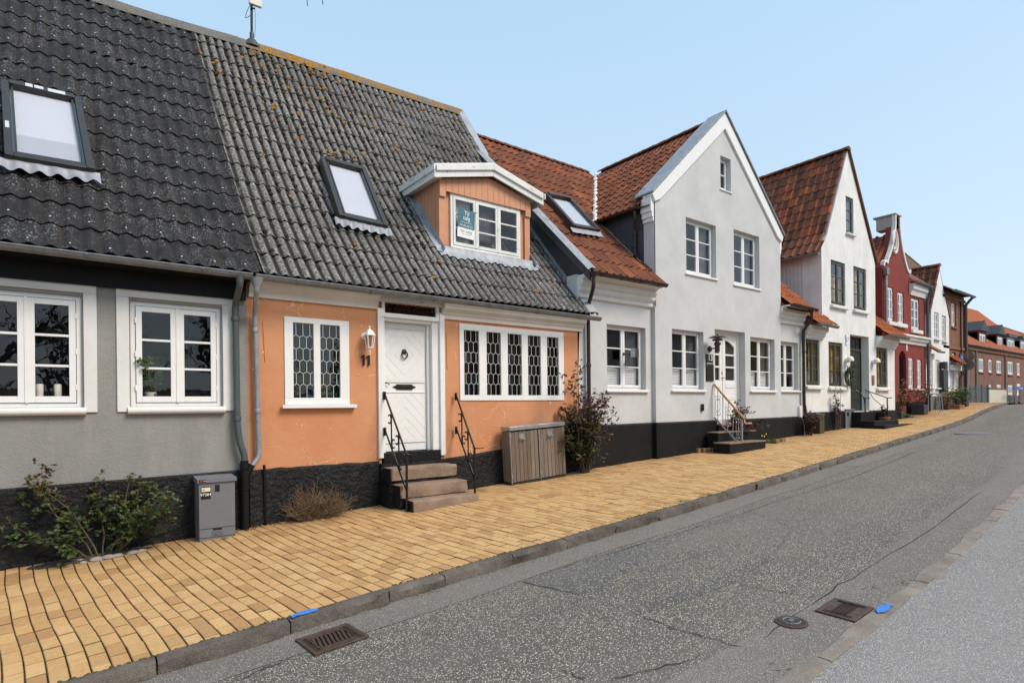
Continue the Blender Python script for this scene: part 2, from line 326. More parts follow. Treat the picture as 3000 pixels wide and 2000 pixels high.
tilemat('tile_old', [(0, (.14, .055, .033)), (.5, (.22, .078, .042)), (.85, (.30, .095, .045)), (.97, (.42, .11, .04)), (1, (.44, .12, .045))], .45, .25)
tilemat('tile_orange', [(0, (.30, .075, .025)), (1, (.42, .115, .035))], .25, .1)
tilemat('tile_brown', [(0, (.085, .045, .026)), (1, (.15, .075, .04))], .4, .2)
def brickmat(name, c1, c2, mortar, scale=1):
    a = NM(name, .9, spec=.2)
    b = a.n('ShaderNodeTexBrick'); b.inputs['Scale'].default_value = 1; b.inputs['Brick Width'].default_value = .24; b.inputs['Row Height'].default_value = .067; b.inputs['Mortar Size'].default_value = .006
    b.inputs['Color1'].default_value = (*c1, 1); b.inputs['Color2'].default_value = (*c2, 1); b.inputs['Mortar'].default_value = (*mortar, 1)
    cx = a.n('ShaderNodeCombineXYZ'); a.link(a.math('ADD', a.sep(0), a.sep(1)), cx.inputs[0]); a.link(a.sep(2), cx.inputs[1]); a.link(cx.outputs[0], b.inputs['Vector'])
    c = a.mix(.5, b.outputs['Color'], a.ramp(a.noise(1.5, 6, .65), [(.3, tuple(x*.6 for x in c1)), (.7, c2)])); a.col(c); MAT[name] = a.m
brickmat('brick_far', (.20, .075, .045), (.27, .115, .065), (.27, .23, .19))
brickmat('brick_terrace', (.19, .085, .06), (.26, .125, .09), (.28, .24, .2))
plain('brick_piece', (.23, .095, .05), .9, var=.3, nscale=3)
plain('slate_dark', (.035, .036, .042), .6, var=.2)
plain('clad_red', (.10, .018, .022), .7, var=.2)
plain('fence_grey', (.085, .09, .10), .6, var=.15)
# window glass: thin clear pane with real Fresnel reflection
def glass(name, tint=(.93, .93, .935), rough=.0, wob=0):
    a = NM(name); t = a.t
    tr_ = a.n('ShaderNodeBsdfTransparent'); tr_.inputs[0].default_value = (*tint, 1)
    gl = a.n('ShaderNodeBsdfGlossy'); gl.inputs['Roughness'].default_value = rough
    fr = a.n('ShaderNodeFresnel'); fr.inputs[0].default_value = 1.52
    if wob:
        k = a.n('ShaderNodeBump'); k.inputs['Strength'].default_value = wob; k.inputs['Distance'].default_value = .02; a.link(a.noise(4, 2), k.inputs['Height']); a.link(k.outputs[0], gl.inputs['Normal'])
    mxs = a.n('ShaderNodeMixShader'); gg = a.n('ShaderNodeNewGeometry'); a.link(a.math('MULTIPLY', a.math('MULTIPLY', fr.outputs[0], 1.5, True), a.math('SUBTRACT', 1.0, gg.outputs['Backfacing'])), mxs.inputs[0]); a.link(tr_.outputs[0], mxs.inputs[1]); a.link(gl.outputs[0], mxs.inputs[2]); a.link(mxs.outputs[0], a.out.inputs[0]); MAT[name] = a.m
glass('glass', wob=.06); glass('old_glass', wob=.5)
for nme, tn in (('glass_amber', (.72, .60, .50)), ('glass_green', (.52, .64, .52)), ('glass_blue', (.50, .58, .74)), ('glass_clear', (.85, .87, .85)), ('glass_smoke', (.55, .55, .55))): glass(nme, tn, wob=.2)
glass('lamp_glass', (.75, .72, .65))
# ------------------------------------------------------------------ mesh builder
ORG = {}
def org(o):
    return ORG.get(o, Vector((0, 0, 0))) if o else Vector((0, 0, 0))
class MB:
    def __init__(s): s.v = []; s.f = []; s.r = []; s.h = None
    def add(s, vs, fs, r=0.0):
        k = len(s.v); s.v += [tuple(p) for p in vs]; s.f += [tuple(i+k for i in q) for q in fs]; s.r += [r]*len(fs); return s
    def box(s, x0, x1, y0, y1, z0, z1, r=0.0):
        return s.add([(x0, y0, z0), (x1, y0, z0), (x1, y1, z0), (x0, y1, z0), (x0, y0, z1), (x1, y0, z1), (x1, y1, z1), (x0, y1, z1)],
                     [(0, 3, 2, 1), (4, 5, 6, 7), (0, 1, 5, 4), (1, 2, 6, 5), (2, 3, 7, 6), (3, 0, 4, 7)], r)
    def hexa(s, p, r=0.0):   # eight corners: bottom ring then top ring
        return s.add(p, [(0, 3, 2, 1), (4, 5, 6, 7), (0, 1, 5, 4), (1, 2, 6, 5), (2, 3, 7, 6), (3, 0, 4, 7)], r)
    def prism(s, pts, d, r=0.0):   # polygon of 3D points extruded by vector d
        n = len(pts); d = Vector(d); a = [Vector(p) for p in pts]; b = [p+d for p in a]
        return s.add(a+b, [tuple(range(n))[::-1], tuple(range(n, 2*n))]+[(i, (i+1) % n, n+(i+1) % n, n+i) for i in range(n)], r)
    def xzprism(s, pts, y0, y1, r=0.0): return s.prism([(x, y0, z) for x, z in pts], (0, y1-y0, 0), r)
    def yzprism(s, pts, x0, x1, r=0.0): return s.prism([(x0, y, z) for y, z in pts], (x1-x0, 0, 0), r)
    def bar(s, a, b, wd, th, side=(0, 1, 0), r=0.0):   # rectangular bar from a to b; th along 'side'
        a = Vector(a); b = Vector(b); d = (b-a).normalized(); sd = Vector(side); sd = (sd-d*sd.dot(d)).normalized(); u = d.cross(sd)
        q = [a+u*i*wd/2+sd*j*th/2 for i, j in ((-1, -1), (1, -1), (1, 1), (-1, 1))]+[b+u*i*wd/2+sd*j*th/2 for i, j in ((-1, -1), (1, -1), (1, 1), (-1, 1))]
        return s.hexa(q, r)
    def tube(s, pts, rad, n=8, closed=False, cap=True, r=0.0):
        pts = [Vector(p) for p in pts]; N = len(pts); k0 = len(s.v); up = None; vs = []
        for i, p in enumerate(pts):
            if closed: t = pts[(i+1) % N]-pts[i-1]
            else: t = pts[min(i+1, N-1)]-pts[max(i-1, 0)]
            t.normalize()
            if up is None: up = Vector((0, 0, 1)) if abs(t.z) < .9 else Vector((1, 0, 0))
            up = (up-t*up.dot(t)).normalized(); sd = t.cross(up)
            rr = rad[i] if isinstance(rad, (list, tuple)) else rad
            vs += [p+(up*math.cos(2*math.pi*j/n)+sd*math.sin(2*math.pi*j/n))*rr for j in range(n)]
        fs = []
        for i in range(N if closed else N-1):
            a = i*n; b = ((i+1) % N)*n
            fs += [(a+j, a+(j+1) % n, b+(j+1) % n, b+j) for j in range(n)]
        if cap and not closed: fs += [tuple(range(n))[::-1], tuple((N-1)*n+j for j in range(n))]
        return s.add(vs, fs, r)
    def lathe(s, prof, c, n=16, axis=(0, 0, 1), r=0.0):   # prof: (radius, along axis)
        ax = Vector(axis).normalized(); e1 = ax.orthogonal().normalized(); e2 = ax.cross(e1); c = Vector(c); vs = []
        for rr, z in prof: vs += [c+ax*z+(e1*math.cos(2*math.pi*j/n)+e2*math.sin(2*math.pi*j/n))*max(rr, 1e-4) for j in range(n)]
        fs = [(i*n+j, i*n+(j+1) % n, (i+1)*n+(j+1) % n, (i+1)*n+j) for i in range(len(prof)-1) for j in range(n)]
        return s.add(vs, fs+[tuple(range(n))[::-1], tuple((len(prof)-1)*n+j for j in range(n))], r)
    def grid(s, fn, nu, nv, r=0.0):
        vs = [fn(i/nu, j/nv) for j in range(nv+1) for i in range(nu+1)]
        return s.add(vs, [(j*(nu+1)+i, j*(nu+1)+i+1, (j+1)*(nu+1)+i+1, (j+1)*(nu+1)+i) for j in range(nv) for i in range(nu)], r)
    def mesh(s, name, mat, off, smooth=None, fix=True):
        me = bpy.data.meshes.new(name); me.from_pydata([(p[0]-off.x, p[1]-off.y, p[2]-off.z) for p in s.v], [], s.f)
        if fix:
            bm = bmesh.new(); bm.from_mesh(me); bmesh.ops.recalc_face_normals(bm, faces=bm.faces[:]); bm.to_mesh(me); bm.free()
        if any(s.r):
            at = me.attributes.new('rnd', 'FLOAT', 'FACE'); at.data.foreach_set('value', s.r)
        if s.h:
            at = me.attributes.new('h', 'FLOAT', 'POINT'); at.data.foreach_set('value', s.h)
        if smooth:
            me.polygons.foreach_set('use_smooth', [True]*len(me.polygons)); me.set_sharp_from_angle(angle=math.radians(smooth))
        if mat: me.materials.append(MAT[mat])
        return me
    def build(s, name, mat, parent=None, smooth=None, bevel=0, fix=True, seg=2, loc=None):
        off = org(parent) if parent else (Vector(loc) if loc else Vector((0, 0, 0)))
        o = bpy.data.objects.new(name, s.mesh(name, mat, off, smooth, fix)); col.objects.link(o)
        if parent: o.parent = parent
        else: o.location = off
        ORG[o] = off
        if bevel:
            b = o.modifiers.new('bevel', 'BEVEL'); b.width = bevel; b.segments = seg; b.limit_method = 'ANGLE'; b.angle_limit = math.radians(40)
            o.data.polygons.foreach_set('use_smooth', [True]*len(o.data.polygons)); o.data.set_sharp_from_angle(angle=math.radians(50))
        return o
def empty(name, loc, label, cat, group=None):
    o = bpy.data.objects.new(name, None); o.location = loc; o.empty_display_size = .2; col.objects.link(o); ORG[o] = Vector(loc)
    return tag(o, label, cat, group)
def tag(o, label, cat, group=None):
    o['label'] = label; o['category'] = cat
    if group: o['group'] = group
    return o
def kind(o, k, label=None):
    o['kind'] = k
    if label: o['label'] = label
    return o
def inst(o, parent, mw):   # another piece with the same mesh, placed by a world matrix
    c = bpy.data.objects.new(o.name.split('.')[0], o.data if hasattr(o, 'data') else o); col.objects.link(c); c.parent = parent
    c.matrix_basis = Matrix.Translation(-org(parent)) @ mw; ORG[c] = org(parent); return c
def textmesh(body, size, mat, parent, M, name='lettering', align='CENTER', depth=.001, sx=1, bold=0):
    cu = bpy.data.curves.new(name, 'FONT'); cu.body = body; cu.size = size; cu.align_x = align; cu.align_y = 'CENTER'; cu.extrude = depth; cu.resolution_u = 4; cu.offset = bold
    to = bpy.data.objects.new(name, cu); col.objects.link(to); bpy.context.view_layer.update()
    me = bpy.data.meshes.new_from_object(to); bpy.data.objects.remove(to); me.materials.clear(); me.materials.append(MAT[mat])
    o = bpy.data.objects.new(name, me); col.objects.link(o); o.parent = parent
    o.matrix_basis = Matrix.Translation(-org(parent)) @ M @ Matrix.Diagonal((sx, 1, 1, 1)); ORG[o] = org(parent); return o
def facadeM(x, y, z, rot=0):   # text standing on a wall that faces the street (-Y)
    return Matrix.Translation((x, y, z)) @ Matrix.Rotation(math.radians(90), 4, 'X') @ Matrix.Rotation(rot, 4, 'Z')
def wall(root, name, outer, holes, Y, mat, back=.3, arch=(), hb=None):
    """front face with openings, reveals going back, edges going back"""
    bm = bmesh.new(); loops = [outer]+[[(a, c), (b, c), (b, d), (a, d)] for a, b, c, d in holes]+list(arch); ed = []; allv = []
    for lp in loops:
        vs_ = [bm.verts.new((x, Y, z)) for x, z in lp]; allv.append(vs_)
        ed += [bm.edges.new((vs_[i], vs_[(i+1) % len(vs_)])) for i in range(len(vs_))]
    bmesh.ops.triangle_fill(bm, edges=ed, use_beauty=True, normal=(0, -1, 0))
    for k, lp in enumerate(allv):
        dp = back if k == 0 else (hb or min(back, .22))
        bk = [bm.verts.new((v.co.x, Y+dp, v.co.z)) for v in lp]; n = len(lp)
        for i in range(n): bm.faces.new((lp[i], lp[(i+1) % n], bk[(i+1) % n], bk[i]))
    off = org(root)
    for v in bm.verts: v.co -= off
    bmesh.ops.recalc_face_normals(bm, faces=bm.faces[:])
    me = bpy.data.meshes.new(name); bm.to_mesh(me); bm.free(); me.materials.append(MAT[mat])
    o = bpy.data.objects.new(name, me); col.objects.link(o); o.parent = root; ORG[o] = off; return o
def casement(root, x0, x1, z0, z1, Y, mat='white_paint', n=2, rows=3, fw=.045, sw=.05, mw=.024, glassm='glass', room=True, name='window', sill=None, label=None, sillmat='trim_plaster', curtain=None, cm='net_curtain', proud=0, deep=.055, transom=None, seal=False):
    """side-hung window: outer frame > sashes with glazing bars, one pane per light, sill, room behind"""
    b = MB()
    b.box(x0, x0+fw, Y, Y+deep, z0, z1).box(x1-fw, x1, Y, Y+deep, z0, z1).box(x0+fw, x1-fw, Y, Y+deep, z0, z0+fw).box(x0+fw, x1-fw, Y, Y+deep, z1-fw, z1)
    iw = (x1-x0-2*fw-(n-1)*.018)/n
    wdw = b.build(name, mat, root, bevel=.004)
    if label: wdw['label'] = label
    for k in range(n):
        a = x0+fw+k*(iw+.018)+.003; c = a+iw-.006; zb = z0+fw+.003; zt = z1-fw-.003; yf = Y-.012; yb = Y+.03
        q = MB()
        q.box(a, a+sw, yf, yb, zb, zt).box(c-sw, c, yf, yb, zb, zt).box(a+sw, c-sw, yf, yb, zb, zb+sw*1.15).box(a+sw, c-sw, yf, yb, zt-sw, zt)
        gz0 = zb+sw*1.15; gz1 = zt-sw
        cuts = transom if transom else [i/rows for i in range(1, rows)]
        for t in cuts:
            zc = gz0+(gz1-gz0)*t; q.box(a+sw, c-sw, yf+.004, yb-.004, zc-mw/2, zc+mw/2)
        for hz in (.15, .5, .85) if n == 2 else ():   # hinges
            hx = a-.012 if k == 0 else c-.004
            zc = zb+(zt-zb)*hz; q.box(hx, hx+.016, yf-.008, yf+.006, zc-.035, zc+.035)
        q.build('sash', mat, wdw, bevel=.003)
        if seal: MB().box(a-.006, c+.006, Y-.0035, Y-.001, zb-.006, zb+.02).box(a-.006, c+.006, Y-.0035, Y-.001, zt-.02, zt+.006).box(a-.006, a+.02, Y-.0035, Y-.001, zb+.02, zt-.02).box(c-.02, c+.006, Y-.0035, Y-.001, zb+.02, zt-.02).build('seal', 'label_black', wdw)
        lv = [0]+list(cuts)+[1]
        for i in range(len(lv)-1):
            MB().box(a+sw-.006, c-sw+.006, Y+.008, Y+.012, gz0+(gz1-gz0)*lv[i]+(mw/2-.004 if i else -.005), gz0+(gz1-gz0)*lv[i+1]-(mw/2-.004 if i < len(lv)-2 else -.005)).build('pane', glassm, wdw)
    if n > 1:
        for k in range(1, n):
            xm = x0+fw+k*(iw+.018)-.009; MB().box(xm-.016, xm+.016, Y-.02, Y-.0125, z0+fw, z1-fw).build('mullion', mat, wdw, bevel=.002)
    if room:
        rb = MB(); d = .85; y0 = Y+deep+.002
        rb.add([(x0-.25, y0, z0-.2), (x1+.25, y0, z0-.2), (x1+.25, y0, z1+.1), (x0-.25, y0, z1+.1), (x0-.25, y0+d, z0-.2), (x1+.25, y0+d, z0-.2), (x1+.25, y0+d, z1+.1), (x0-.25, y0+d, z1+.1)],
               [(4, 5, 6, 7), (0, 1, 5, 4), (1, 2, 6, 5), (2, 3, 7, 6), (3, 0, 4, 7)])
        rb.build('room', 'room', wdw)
    if sill:
        ov, dr, th = sill   # side overhang, projection in front of wall plane, thickness
        yw = Y-dr
        MB().add([(x0-ov, yw, z0-th*1.25), (x1+ov, yw, z0-th*1.25), (x1+ov, Y+.02, z0-th*1.25), (x0-ov, Y+.02, z0-th*1.25), (x0-ov, yw, z0-th*.35), (x1+ov, yw, z0-th*.35), (x1+ov, Y+.02, z0), (x0-ov, Y+.02, z0)],
                 [(0, 3, 2, 1), (4, 5, 6, 7), (0, 1, 5, 4), (1, 2, 6, 5), (2, 3, 7, 6), (3, 0, 4, 7)]).build('sill', sillmat, wdw, bevel=.012)
    if curtain:
        for (u0, u1, v0, v1, mt) in curtain:
            wavy(x0+(x1-x0)*u0, x0+(x1-x0)*u1, z0+(z1-z0)*v0, z0+(z1-z0)*v1, Y+deep+.06, mt).build('curtain', mt, wdw, smooth=60)  # real curtains, and the ochre sheets that imitate a reflection
    return wdw
def wavy(x0, x1, z0, z1, y, mt, amp=.012, wl=.06):
    n = max(6, int((x1-x0)/wl*4)); ph = R_.random()*6
    return MB().grid(lambda u, v: (x0+(x1-x0)*u, y+amp*math.sin(ph+(x1-x0)*u/wl*6.28)*(1-.4*v), z0+(z1-z0)*v), n, 1)
def blind(wdw, x0, x1, z0, z1, y):
    b = MB(); n = max(4, int((z1-z0)/.035))
    for i in range(n):
        z = z0+(z1-z0)*i/n; b.add([(x0, y, z), (x1, y, z), (x1, y-.012, z+(z1-z0)/n*.5), (x0, y-.012, z+(z1-z0)/n*.5), (x1, y, z+(z1-z0)/n), (x0, y, z+(z1-z0)/n)], [(0, 1, 2, 3), (3, 2, 4, 5)])
    return b.build('blind', 'blind_white', wdw)
def gutter(root, pts, r, mat, brackets=.9, name='gutter'):
    """half-round gutter along pts with rolled lip and brackets"""
    b = MB(); n = 9; P = [Vector(p) for p in pts]; a, c = P[0], P[-1]; d = (c-a).normalized(); sd = Vector((-d.y, d.x, 0)).normalized()
    ring = [(-math.cos(math.pi*j/n), -math.sin(math.pi*j/n)) for j in range(n+1)]
    vs_ = []
    for p in P:
        vs_ += [p+sd*(x*r)+Vector((0, 0, z*r)) for x, z in ring]+[p+sd*(x*(r-.006))+Vector((0, 0, z*(r-.006))) for x, z in ring]
    m = 2*(n+1); fs = []
    for i in range(len(P)-1):
        A = i*m; B = A+m
        for j in range(n): fs += [(A+j, A+j+1, B+j+1, B+j), (A+n+1+j, B+n+1+j, B+n+2+j, A+n+2+j)]
    fs += [tuple(range(n+1)), tuple((len(P)-1)*m+j for j in range(n+1))[::-1]]
    b.add(vs_, fs); b.tube([p-sd*(r-.002)+Vector((0, 0, .004)) for p in P] if sd.y > 0 else [p+sd*(r-.002)+Vector((0, 0, .004)) for p in P], .011, 6)
    g = b.build(name, mat, root, smooth=50, fix=False)
    L = (c-a).length; k = max(1, int(L/brackets))
    for i in range(k):
        p = a+d*(L*(i+.5)/k)
        MB().tube([p+sd*(x*(r+.004))+Vector((0, 0, z*(r+.004))) for x, z in ring], .006, 4).bar(p-d*.013+sd*(-ring[0][0]*0-r), p+d*.013+sd*(-r), .02, .02).build('bracket', mat, g)
    return g
def downpipe(root, pts, r, mat, name='downpipe', sleeves=()):
    b = MB().tube(smoothpath(pts), r, 12); 
    for z, (x, y) in sleeves: b.lathe([(r+.008, -.03), (r+.010, -.02), (r+.010, .02), (r+.008, .03)], (x, y, z), 12)
    return b.build(name, mat, root, smooth=50)
def smoothpath(pts, rad=.06, n=4):
    P = [Vector(p) for p in pts]; o = [P[0]]
    for i in range(1, len(P)-1):
        a = (P[i-1]-P[i]); c = (P[i+1]-P[i]); d = min(rad, a.length*.45, c.length*.45); p0 = P[i]+a.normalized()*d; p1 = P[i]+c.normalized()*d
        for k in range(n+1):
            t = k/n; o.append(p0*(1-t)**2+P[i]*2*t*(1-t)+p1*t*t)
    return o+[P[-1]]
# pantiles ------------------------------------------------------------------
def tile_mesh(w, l, mat, amp=.03):
    b = MB(); us = [0, .1, .22, .36, .5, .62, .72, .82, .92, 1.0, 1.08]
    def hh(t):
        return -amp*.45*math.sin(math.pi*t/.66) if t < .66 else amp*math.sin(math.pi*(min(t, 1.08)-.66)/.42)
    vs_ = []
    for v, lift in ((0, .034), (l*1.12, .004)): vs_ += [(u*w, v, hh(u)+lift) for u in us]
    vs_ += [(u*w, .002, hh(u)+.034-.016) for u in us]
    n = len(us); fs = [(i, i+1, n+i+1, n+i) for i in range(n-1)]+[(2*n+i, 2*n+i+1, i+1, i) for i in range(n-1)]
    b.add(vs_, fs); return b, b.mesh('roof_tile', mat, Vector((0, 0, 0)), 60, False)
def tile_roof(part, O, U, V, nu, nv, tw, tl, mat, inside, cap, amp=.03, mirror=False):
    """pantiles laid on the plane O + u*U + v*V: the nearest become pieces, the rest one joined mesh"""
    U = Vector(U).normalized(); V = Vector(V).normalized(); N = U.cross(V).normalized()
    if N.z < 0: N = -N
    tb, me = tile_mesh(tw, tl, mat, amp); cells = []
    for j in range(nv):
        for i in range(nu):
            c = Vector(O)+U*((i+.5)*tw)+V*((j+.5)*tl)
            if inside((i+.5)*tw, (j+.5)*tl, c): cells.append(((c-CAM).length, i, j))
    cells.sort(); joined = MB(); near = cells[:cap]
    def mtx(i, j):
        M_ = Matrix((U, V, N)).transposed().to_4x4(); jit = Matrix.Rotation(R_.gauss(0, .008), 4, 'Z') @ Matrix.Rotation(R_.gauss(0, .012), 4, 'Y')
        M_.translation = Vector(O)+U*(i*tw+R_.gauss(0, .003))+V*(j*tl+R_.gauss(0, .005))+N*R_.uniform(0, .007); return M_ @ jit
    class _o: pass
    src = _o(); src.data = me; src.name = 'roof_tile'
    for d, i, j in near: inst(src, part, mtx(i, j))
    for d, i, j in cells[cap:]:
        M_ = mtx(i, j); joined.add([M_ @ Vector(p) for p in tb.v], tb.f, R_.random()*.999+.001)
    if joined.v: kind(joined.build('roof_tiles', mat, part, smooth=60, fix=False), 'stuff')
    return len(cells)
def ridge_caps(part, a, b, mat, ln=.36, r=.11, name='ridge_tile'):
    a = Vector(a); b = Vector(b); L = (b-a).length; d = (b-a)/L; sd = Vector((0, 0, 1)).cross(d).normalized(); up = d.cross(sd); n = int(L/ln)
    for i in range(n):
        q = MB(); vs_ = []
        for t, rr in ((0, r*1.12), (.15, r*1.1), (1.12, r*.93)):
            p = a+d*(ln*(i+t)); vs_ += [p+(sd*math.cos(math.pi*k/8)+up*math.sin(math.pi*k/8)*.85-up*.35)*rr for k in range(9)]
        q.add(vs_, [(t*9+k, t*9+k+1, (t+1)*9+k+1, (t+1)*9+k) for t in range(2) for k in range(8)]+[tuple(range(9))]); q.build(name, mat, part, smooth=50)
# ================================================================== the ground
def strip(name, mat, xs, edges, zf, lift=0.0, root=None, k=None):
    """sheet along the street between lines of Y"""
    b = MB(); ny = len(edges(xs[0]))
    vs_ = [(x, y, zf(x, y)+lift) for x in xs for y in edges(x)]
    b.add(vs_, [(i*ny+j, (i+1)*ny+j, (i+1)*ny+j+1, i*ny+j+1) for i in range(len(xs)-1) for j in range(ny-1)])
    o = b.build(name, mat, root, smooth=40)
    if k: kind(o, k)
    return o
plain('field', (.07, .09, .03), .95, var=.4, nscale=.3)
xsG = [-400, -120, -40]+[x for x in range(-36, 80, 4)]+[120, 250, 600]
g_ = MB(); ysG = [-400, -120, -30, -12, -6, 0, 6, 20, 60, 200, 500]
g_.add([(x, y, gz(x)-.42) for x in xsG for y in ysG], [(i*11+j, (i+1)*11+j, (i+1)*11+j+1, i*11+j+1) for i in range(len(xsG)-1) for j in range(10)])
kind(g_.build('ground', 'field', smooth=40), 'structure')
XS = [-12+.5*i for i in range(205)]
RW = lambda X: 3.12-.006*X   # carriageway width
def rkY(X): return kerbY(X)-.13-RW(X)
EDGE = .42
road = strip('road', 'asphalt', XS, lambda x: [rkY(x)+EDGE-.02+(kerbY(x)-.13-EDGE+.02-(rkY(x)+EDGE-.02))*t/8 for t in range(9)], roadZ, .004, k='structure')
strip('gutter_strip', 'asphalt_edge', XS, lambda x: [kerbY(x)-.13-EDGE-.03+.03*math.sin(x*1.7), kerbY(x)-.13-EDGE*.5, kerbY(x)-.06], roadZ, .008, k='structure')
strip('gutter_strip', 'asphalt_edge', XS, lambda x: [rkY(x)-.06, rkY(x)+EDGE*.5, rkY(x)+EDGE+.05+.05*math.sin(x*.9)], roadZ, .008, k='structure')
pavZ = lambda X, Y: roadZ(X, rkY(X))+.018+.012*(rkY(X)-Y)*.3
strip('pavement', 'asphalt_pale', XS, lambda x: [rkY(x)-6.5, rkY(x)-3, rkY(x)-1, rkY(x)-.12], pavZ, 0, k='structure')
# kerb stones
def rough_stone(x0, x1, yf, yb, zt, h, mat, parent, name='kerb_stone', amp=.011, tilt=0):
    """a hewn stone following the kerb line: cross-section loops with uneven faces"""
    b = MB(); n = 7; rows = []
    j = lambda s=1: R_.gauss(0, amp*s)
    tl = R_.gauss(0, .006)
    for i in range(n+1):
        t = i/n; x = x0+(x1-x0)*t; e = .012 if i in (0, n) else 0; y0 = yf(x); y1 = yb(x); z = zt(x)+tl*(t-.5)
        rows.append([(x+(.004 if i == 0 else -.004 if i == n else 0), y0+j()+e, z-h), (x, y0+j(1.4)+e, z-h*.55), (x, y0+j()+.006+e, z-.035+j(.5)), (x, y0+.026+j(.6), z-.004+j(.35)-e*.5), (x, (y0+y1)/2, z+j(.25)-e*.4), (x, y1, z-.002-e*.3), (x, y1, z-.1)])
    m = 7; vs_ = [p for r in rows for p in r]
    b.add(vs_, [(i*m+k, (i+1)*m+k, (i+1)*m+k+1, i*m+k+1) for i in range(n) for k in range(m-1)]+[tuple(range(m)), tuple(n*m+k for k in range(m))[::-1]])
    return b.build(name, mat, parent, smooth=38)
kerb = kind(MB().add([(-12, -3.9, -.4), (-12, -3.8, -.4), (-11.9, -3.8, -.4)], [(0, 1, 2)]).build('kerb', 'kerb_granite'), 'structure')
x = -2.4
joints = [.46, 1.40, 2.30, 2.90, 3.77, 4.58]
while x < 62:
    L = R_.uniform(.82, 1.05) if x < 20 else 1.6
    for jn in joints:
        if x < jn-.3 <= x+L+.25 and x+L < 5.4: L = jn-x; break
    rough_stone(x+.006, x+L-.006, lambda X: kerbY(X)-.135, lambda X: kerbY(X)-.004, lambda X: walkZ(X, kerbY(X))+.006, KH+.10, 'kerb_granite', kerb)
    x += L
kerb2 = kind(MB().add([(-12, -7.2, -.5), (-12, -7.1, -.5), (-11.9, -7.1, -.5)], [(0, 1, 2)]).build('kerb', 'kerb_pale'), 'structure')
x = 1.2
while x < 34:
    L = R_.uniform(.75, 1.1) if x < 14 else 1.8
    rough_stone(x+.006, x+L-.006, lambda X: rkY(X)-.145+.012*math.sin(X*5), lambda X: rkY(X)+.012*math.sin(X*4+1), lambda X: roadZ(X, rkY(X))+.024+.010*math.sin(X*7.3), .08, 'kerb_pale', kerb2, amp=.006)
    x += L
# sidewalk of yellow clinker -------------------------------------------------
XS2 = [-12+.5*i for i in range(160)]
walk = strip('sidewalk', 'joint_dirt', XS2, lambda x: [kerbY(x)-.01, kerbY(x)*.5, .05, .4 if x < 34 else 3.2], walkZ, -.013, k='structure')
def backY(x): return -.035 if x < 24.25 else .31 if x < 34.3 else 3.0
BW, BL = .1163, .2440
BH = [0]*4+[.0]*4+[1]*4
def brick_shape(l, wd, h=.0, c=.0055, eg=.005):
    """one clinker: chamfered top over straight sides, lying along Y"""
    a, d = wd/2-.0035, l/2-eg
    v = [(-a, -d, -.045), (a, -d, -.045), (a, d, -.045), (-a, d, -.045), (-a, -d, -.005), (a, -d, -.005), (a, d, -.005), (-a, d, -.005), (-a+c, -d+c, 0), (a-c, -d+c, 0), (a-c, d-c, 0), (-a+c, d-c, 0)]
    f = [(8, 9, 10, 11)]+[(4+i, 4+(i+1) % 4, 8+(i+1) % 4, 8+i) for i in range(4)]+[(i, (i+1) % 4, 4+(i+1) % 4, 4+i) for i in range(4)]
    return v, f
bricks = []   # (distance, centre, length, row angle)
ri = 0; x0 = -2.2
while x0 < 46:
    y = backY(x0)-.004; first = True; off = (ri % 2)*.5; wob = 1.0; pw = ri*.045
    lens = [BL*(.5 if off else 1)]; 
    while True:
        X = x0-.1*y+(.012*math.sin(y*1.7+pw)+.005*math.sin(y*4.1+pw*2.3)); ky = kerbY(X)
        l = BL*(.5 if (first and off) else 1.0) if not (R_.random() < .02) else BL*.5
        if y-l < ky+.012:
            l = y-ky-.008
            if l < .035: break
            last = True
        else: last = False
        yc = y-l/2; Xc = x0-.1*yc+(.012*math.sin(yc*1.7+pw)+.005*math.sin(yc*4.1+pw*2.3))
        dd = (Vector((Xc, yc, walkZ(Xc, yc)))-CAM); dist = dd.length; q = _f.dot(dd); px = 1500+FPX*CR.dot(dd)/max(q, .1); py = CY-FPX*CU.dot(dd)/max(q, .1)
        vis = q > .5 and -20 < px < 3020 and py < 2030
        bricks.append((dist if vis else 900+dist, Xc, yc, l, .0204*math.cos(yc*1.7+pw)+.0205*math.cos(yc*4.1+pw*2.3))); first = False
        y -= l
        if last: break
    x0 += BW; ri += 1
bricks.sort(key=lambda b: b[0]); NB = 300
bm_cache = {}
rest = MB(); rest.h = []
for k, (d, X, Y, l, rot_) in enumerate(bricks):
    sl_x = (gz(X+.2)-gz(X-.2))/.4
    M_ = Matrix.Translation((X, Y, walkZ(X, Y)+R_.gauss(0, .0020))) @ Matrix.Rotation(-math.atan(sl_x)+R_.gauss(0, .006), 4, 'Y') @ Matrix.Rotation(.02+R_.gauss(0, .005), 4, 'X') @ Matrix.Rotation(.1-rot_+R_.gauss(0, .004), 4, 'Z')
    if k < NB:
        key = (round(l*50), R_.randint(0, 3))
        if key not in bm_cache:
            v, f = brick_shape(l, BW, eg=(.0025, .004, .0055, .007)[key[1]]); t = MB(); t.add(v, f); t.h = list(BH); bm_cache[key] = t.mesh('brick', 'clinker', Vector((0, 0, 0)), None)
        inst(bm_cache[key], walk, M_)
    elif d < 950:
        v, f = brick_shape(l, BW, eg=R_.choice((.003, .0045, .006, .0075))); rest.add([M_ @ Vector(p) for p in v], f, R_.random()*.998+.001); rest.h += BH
kind(rest.build('bricks', 'clinker', walk, fix=False), 'stuff')
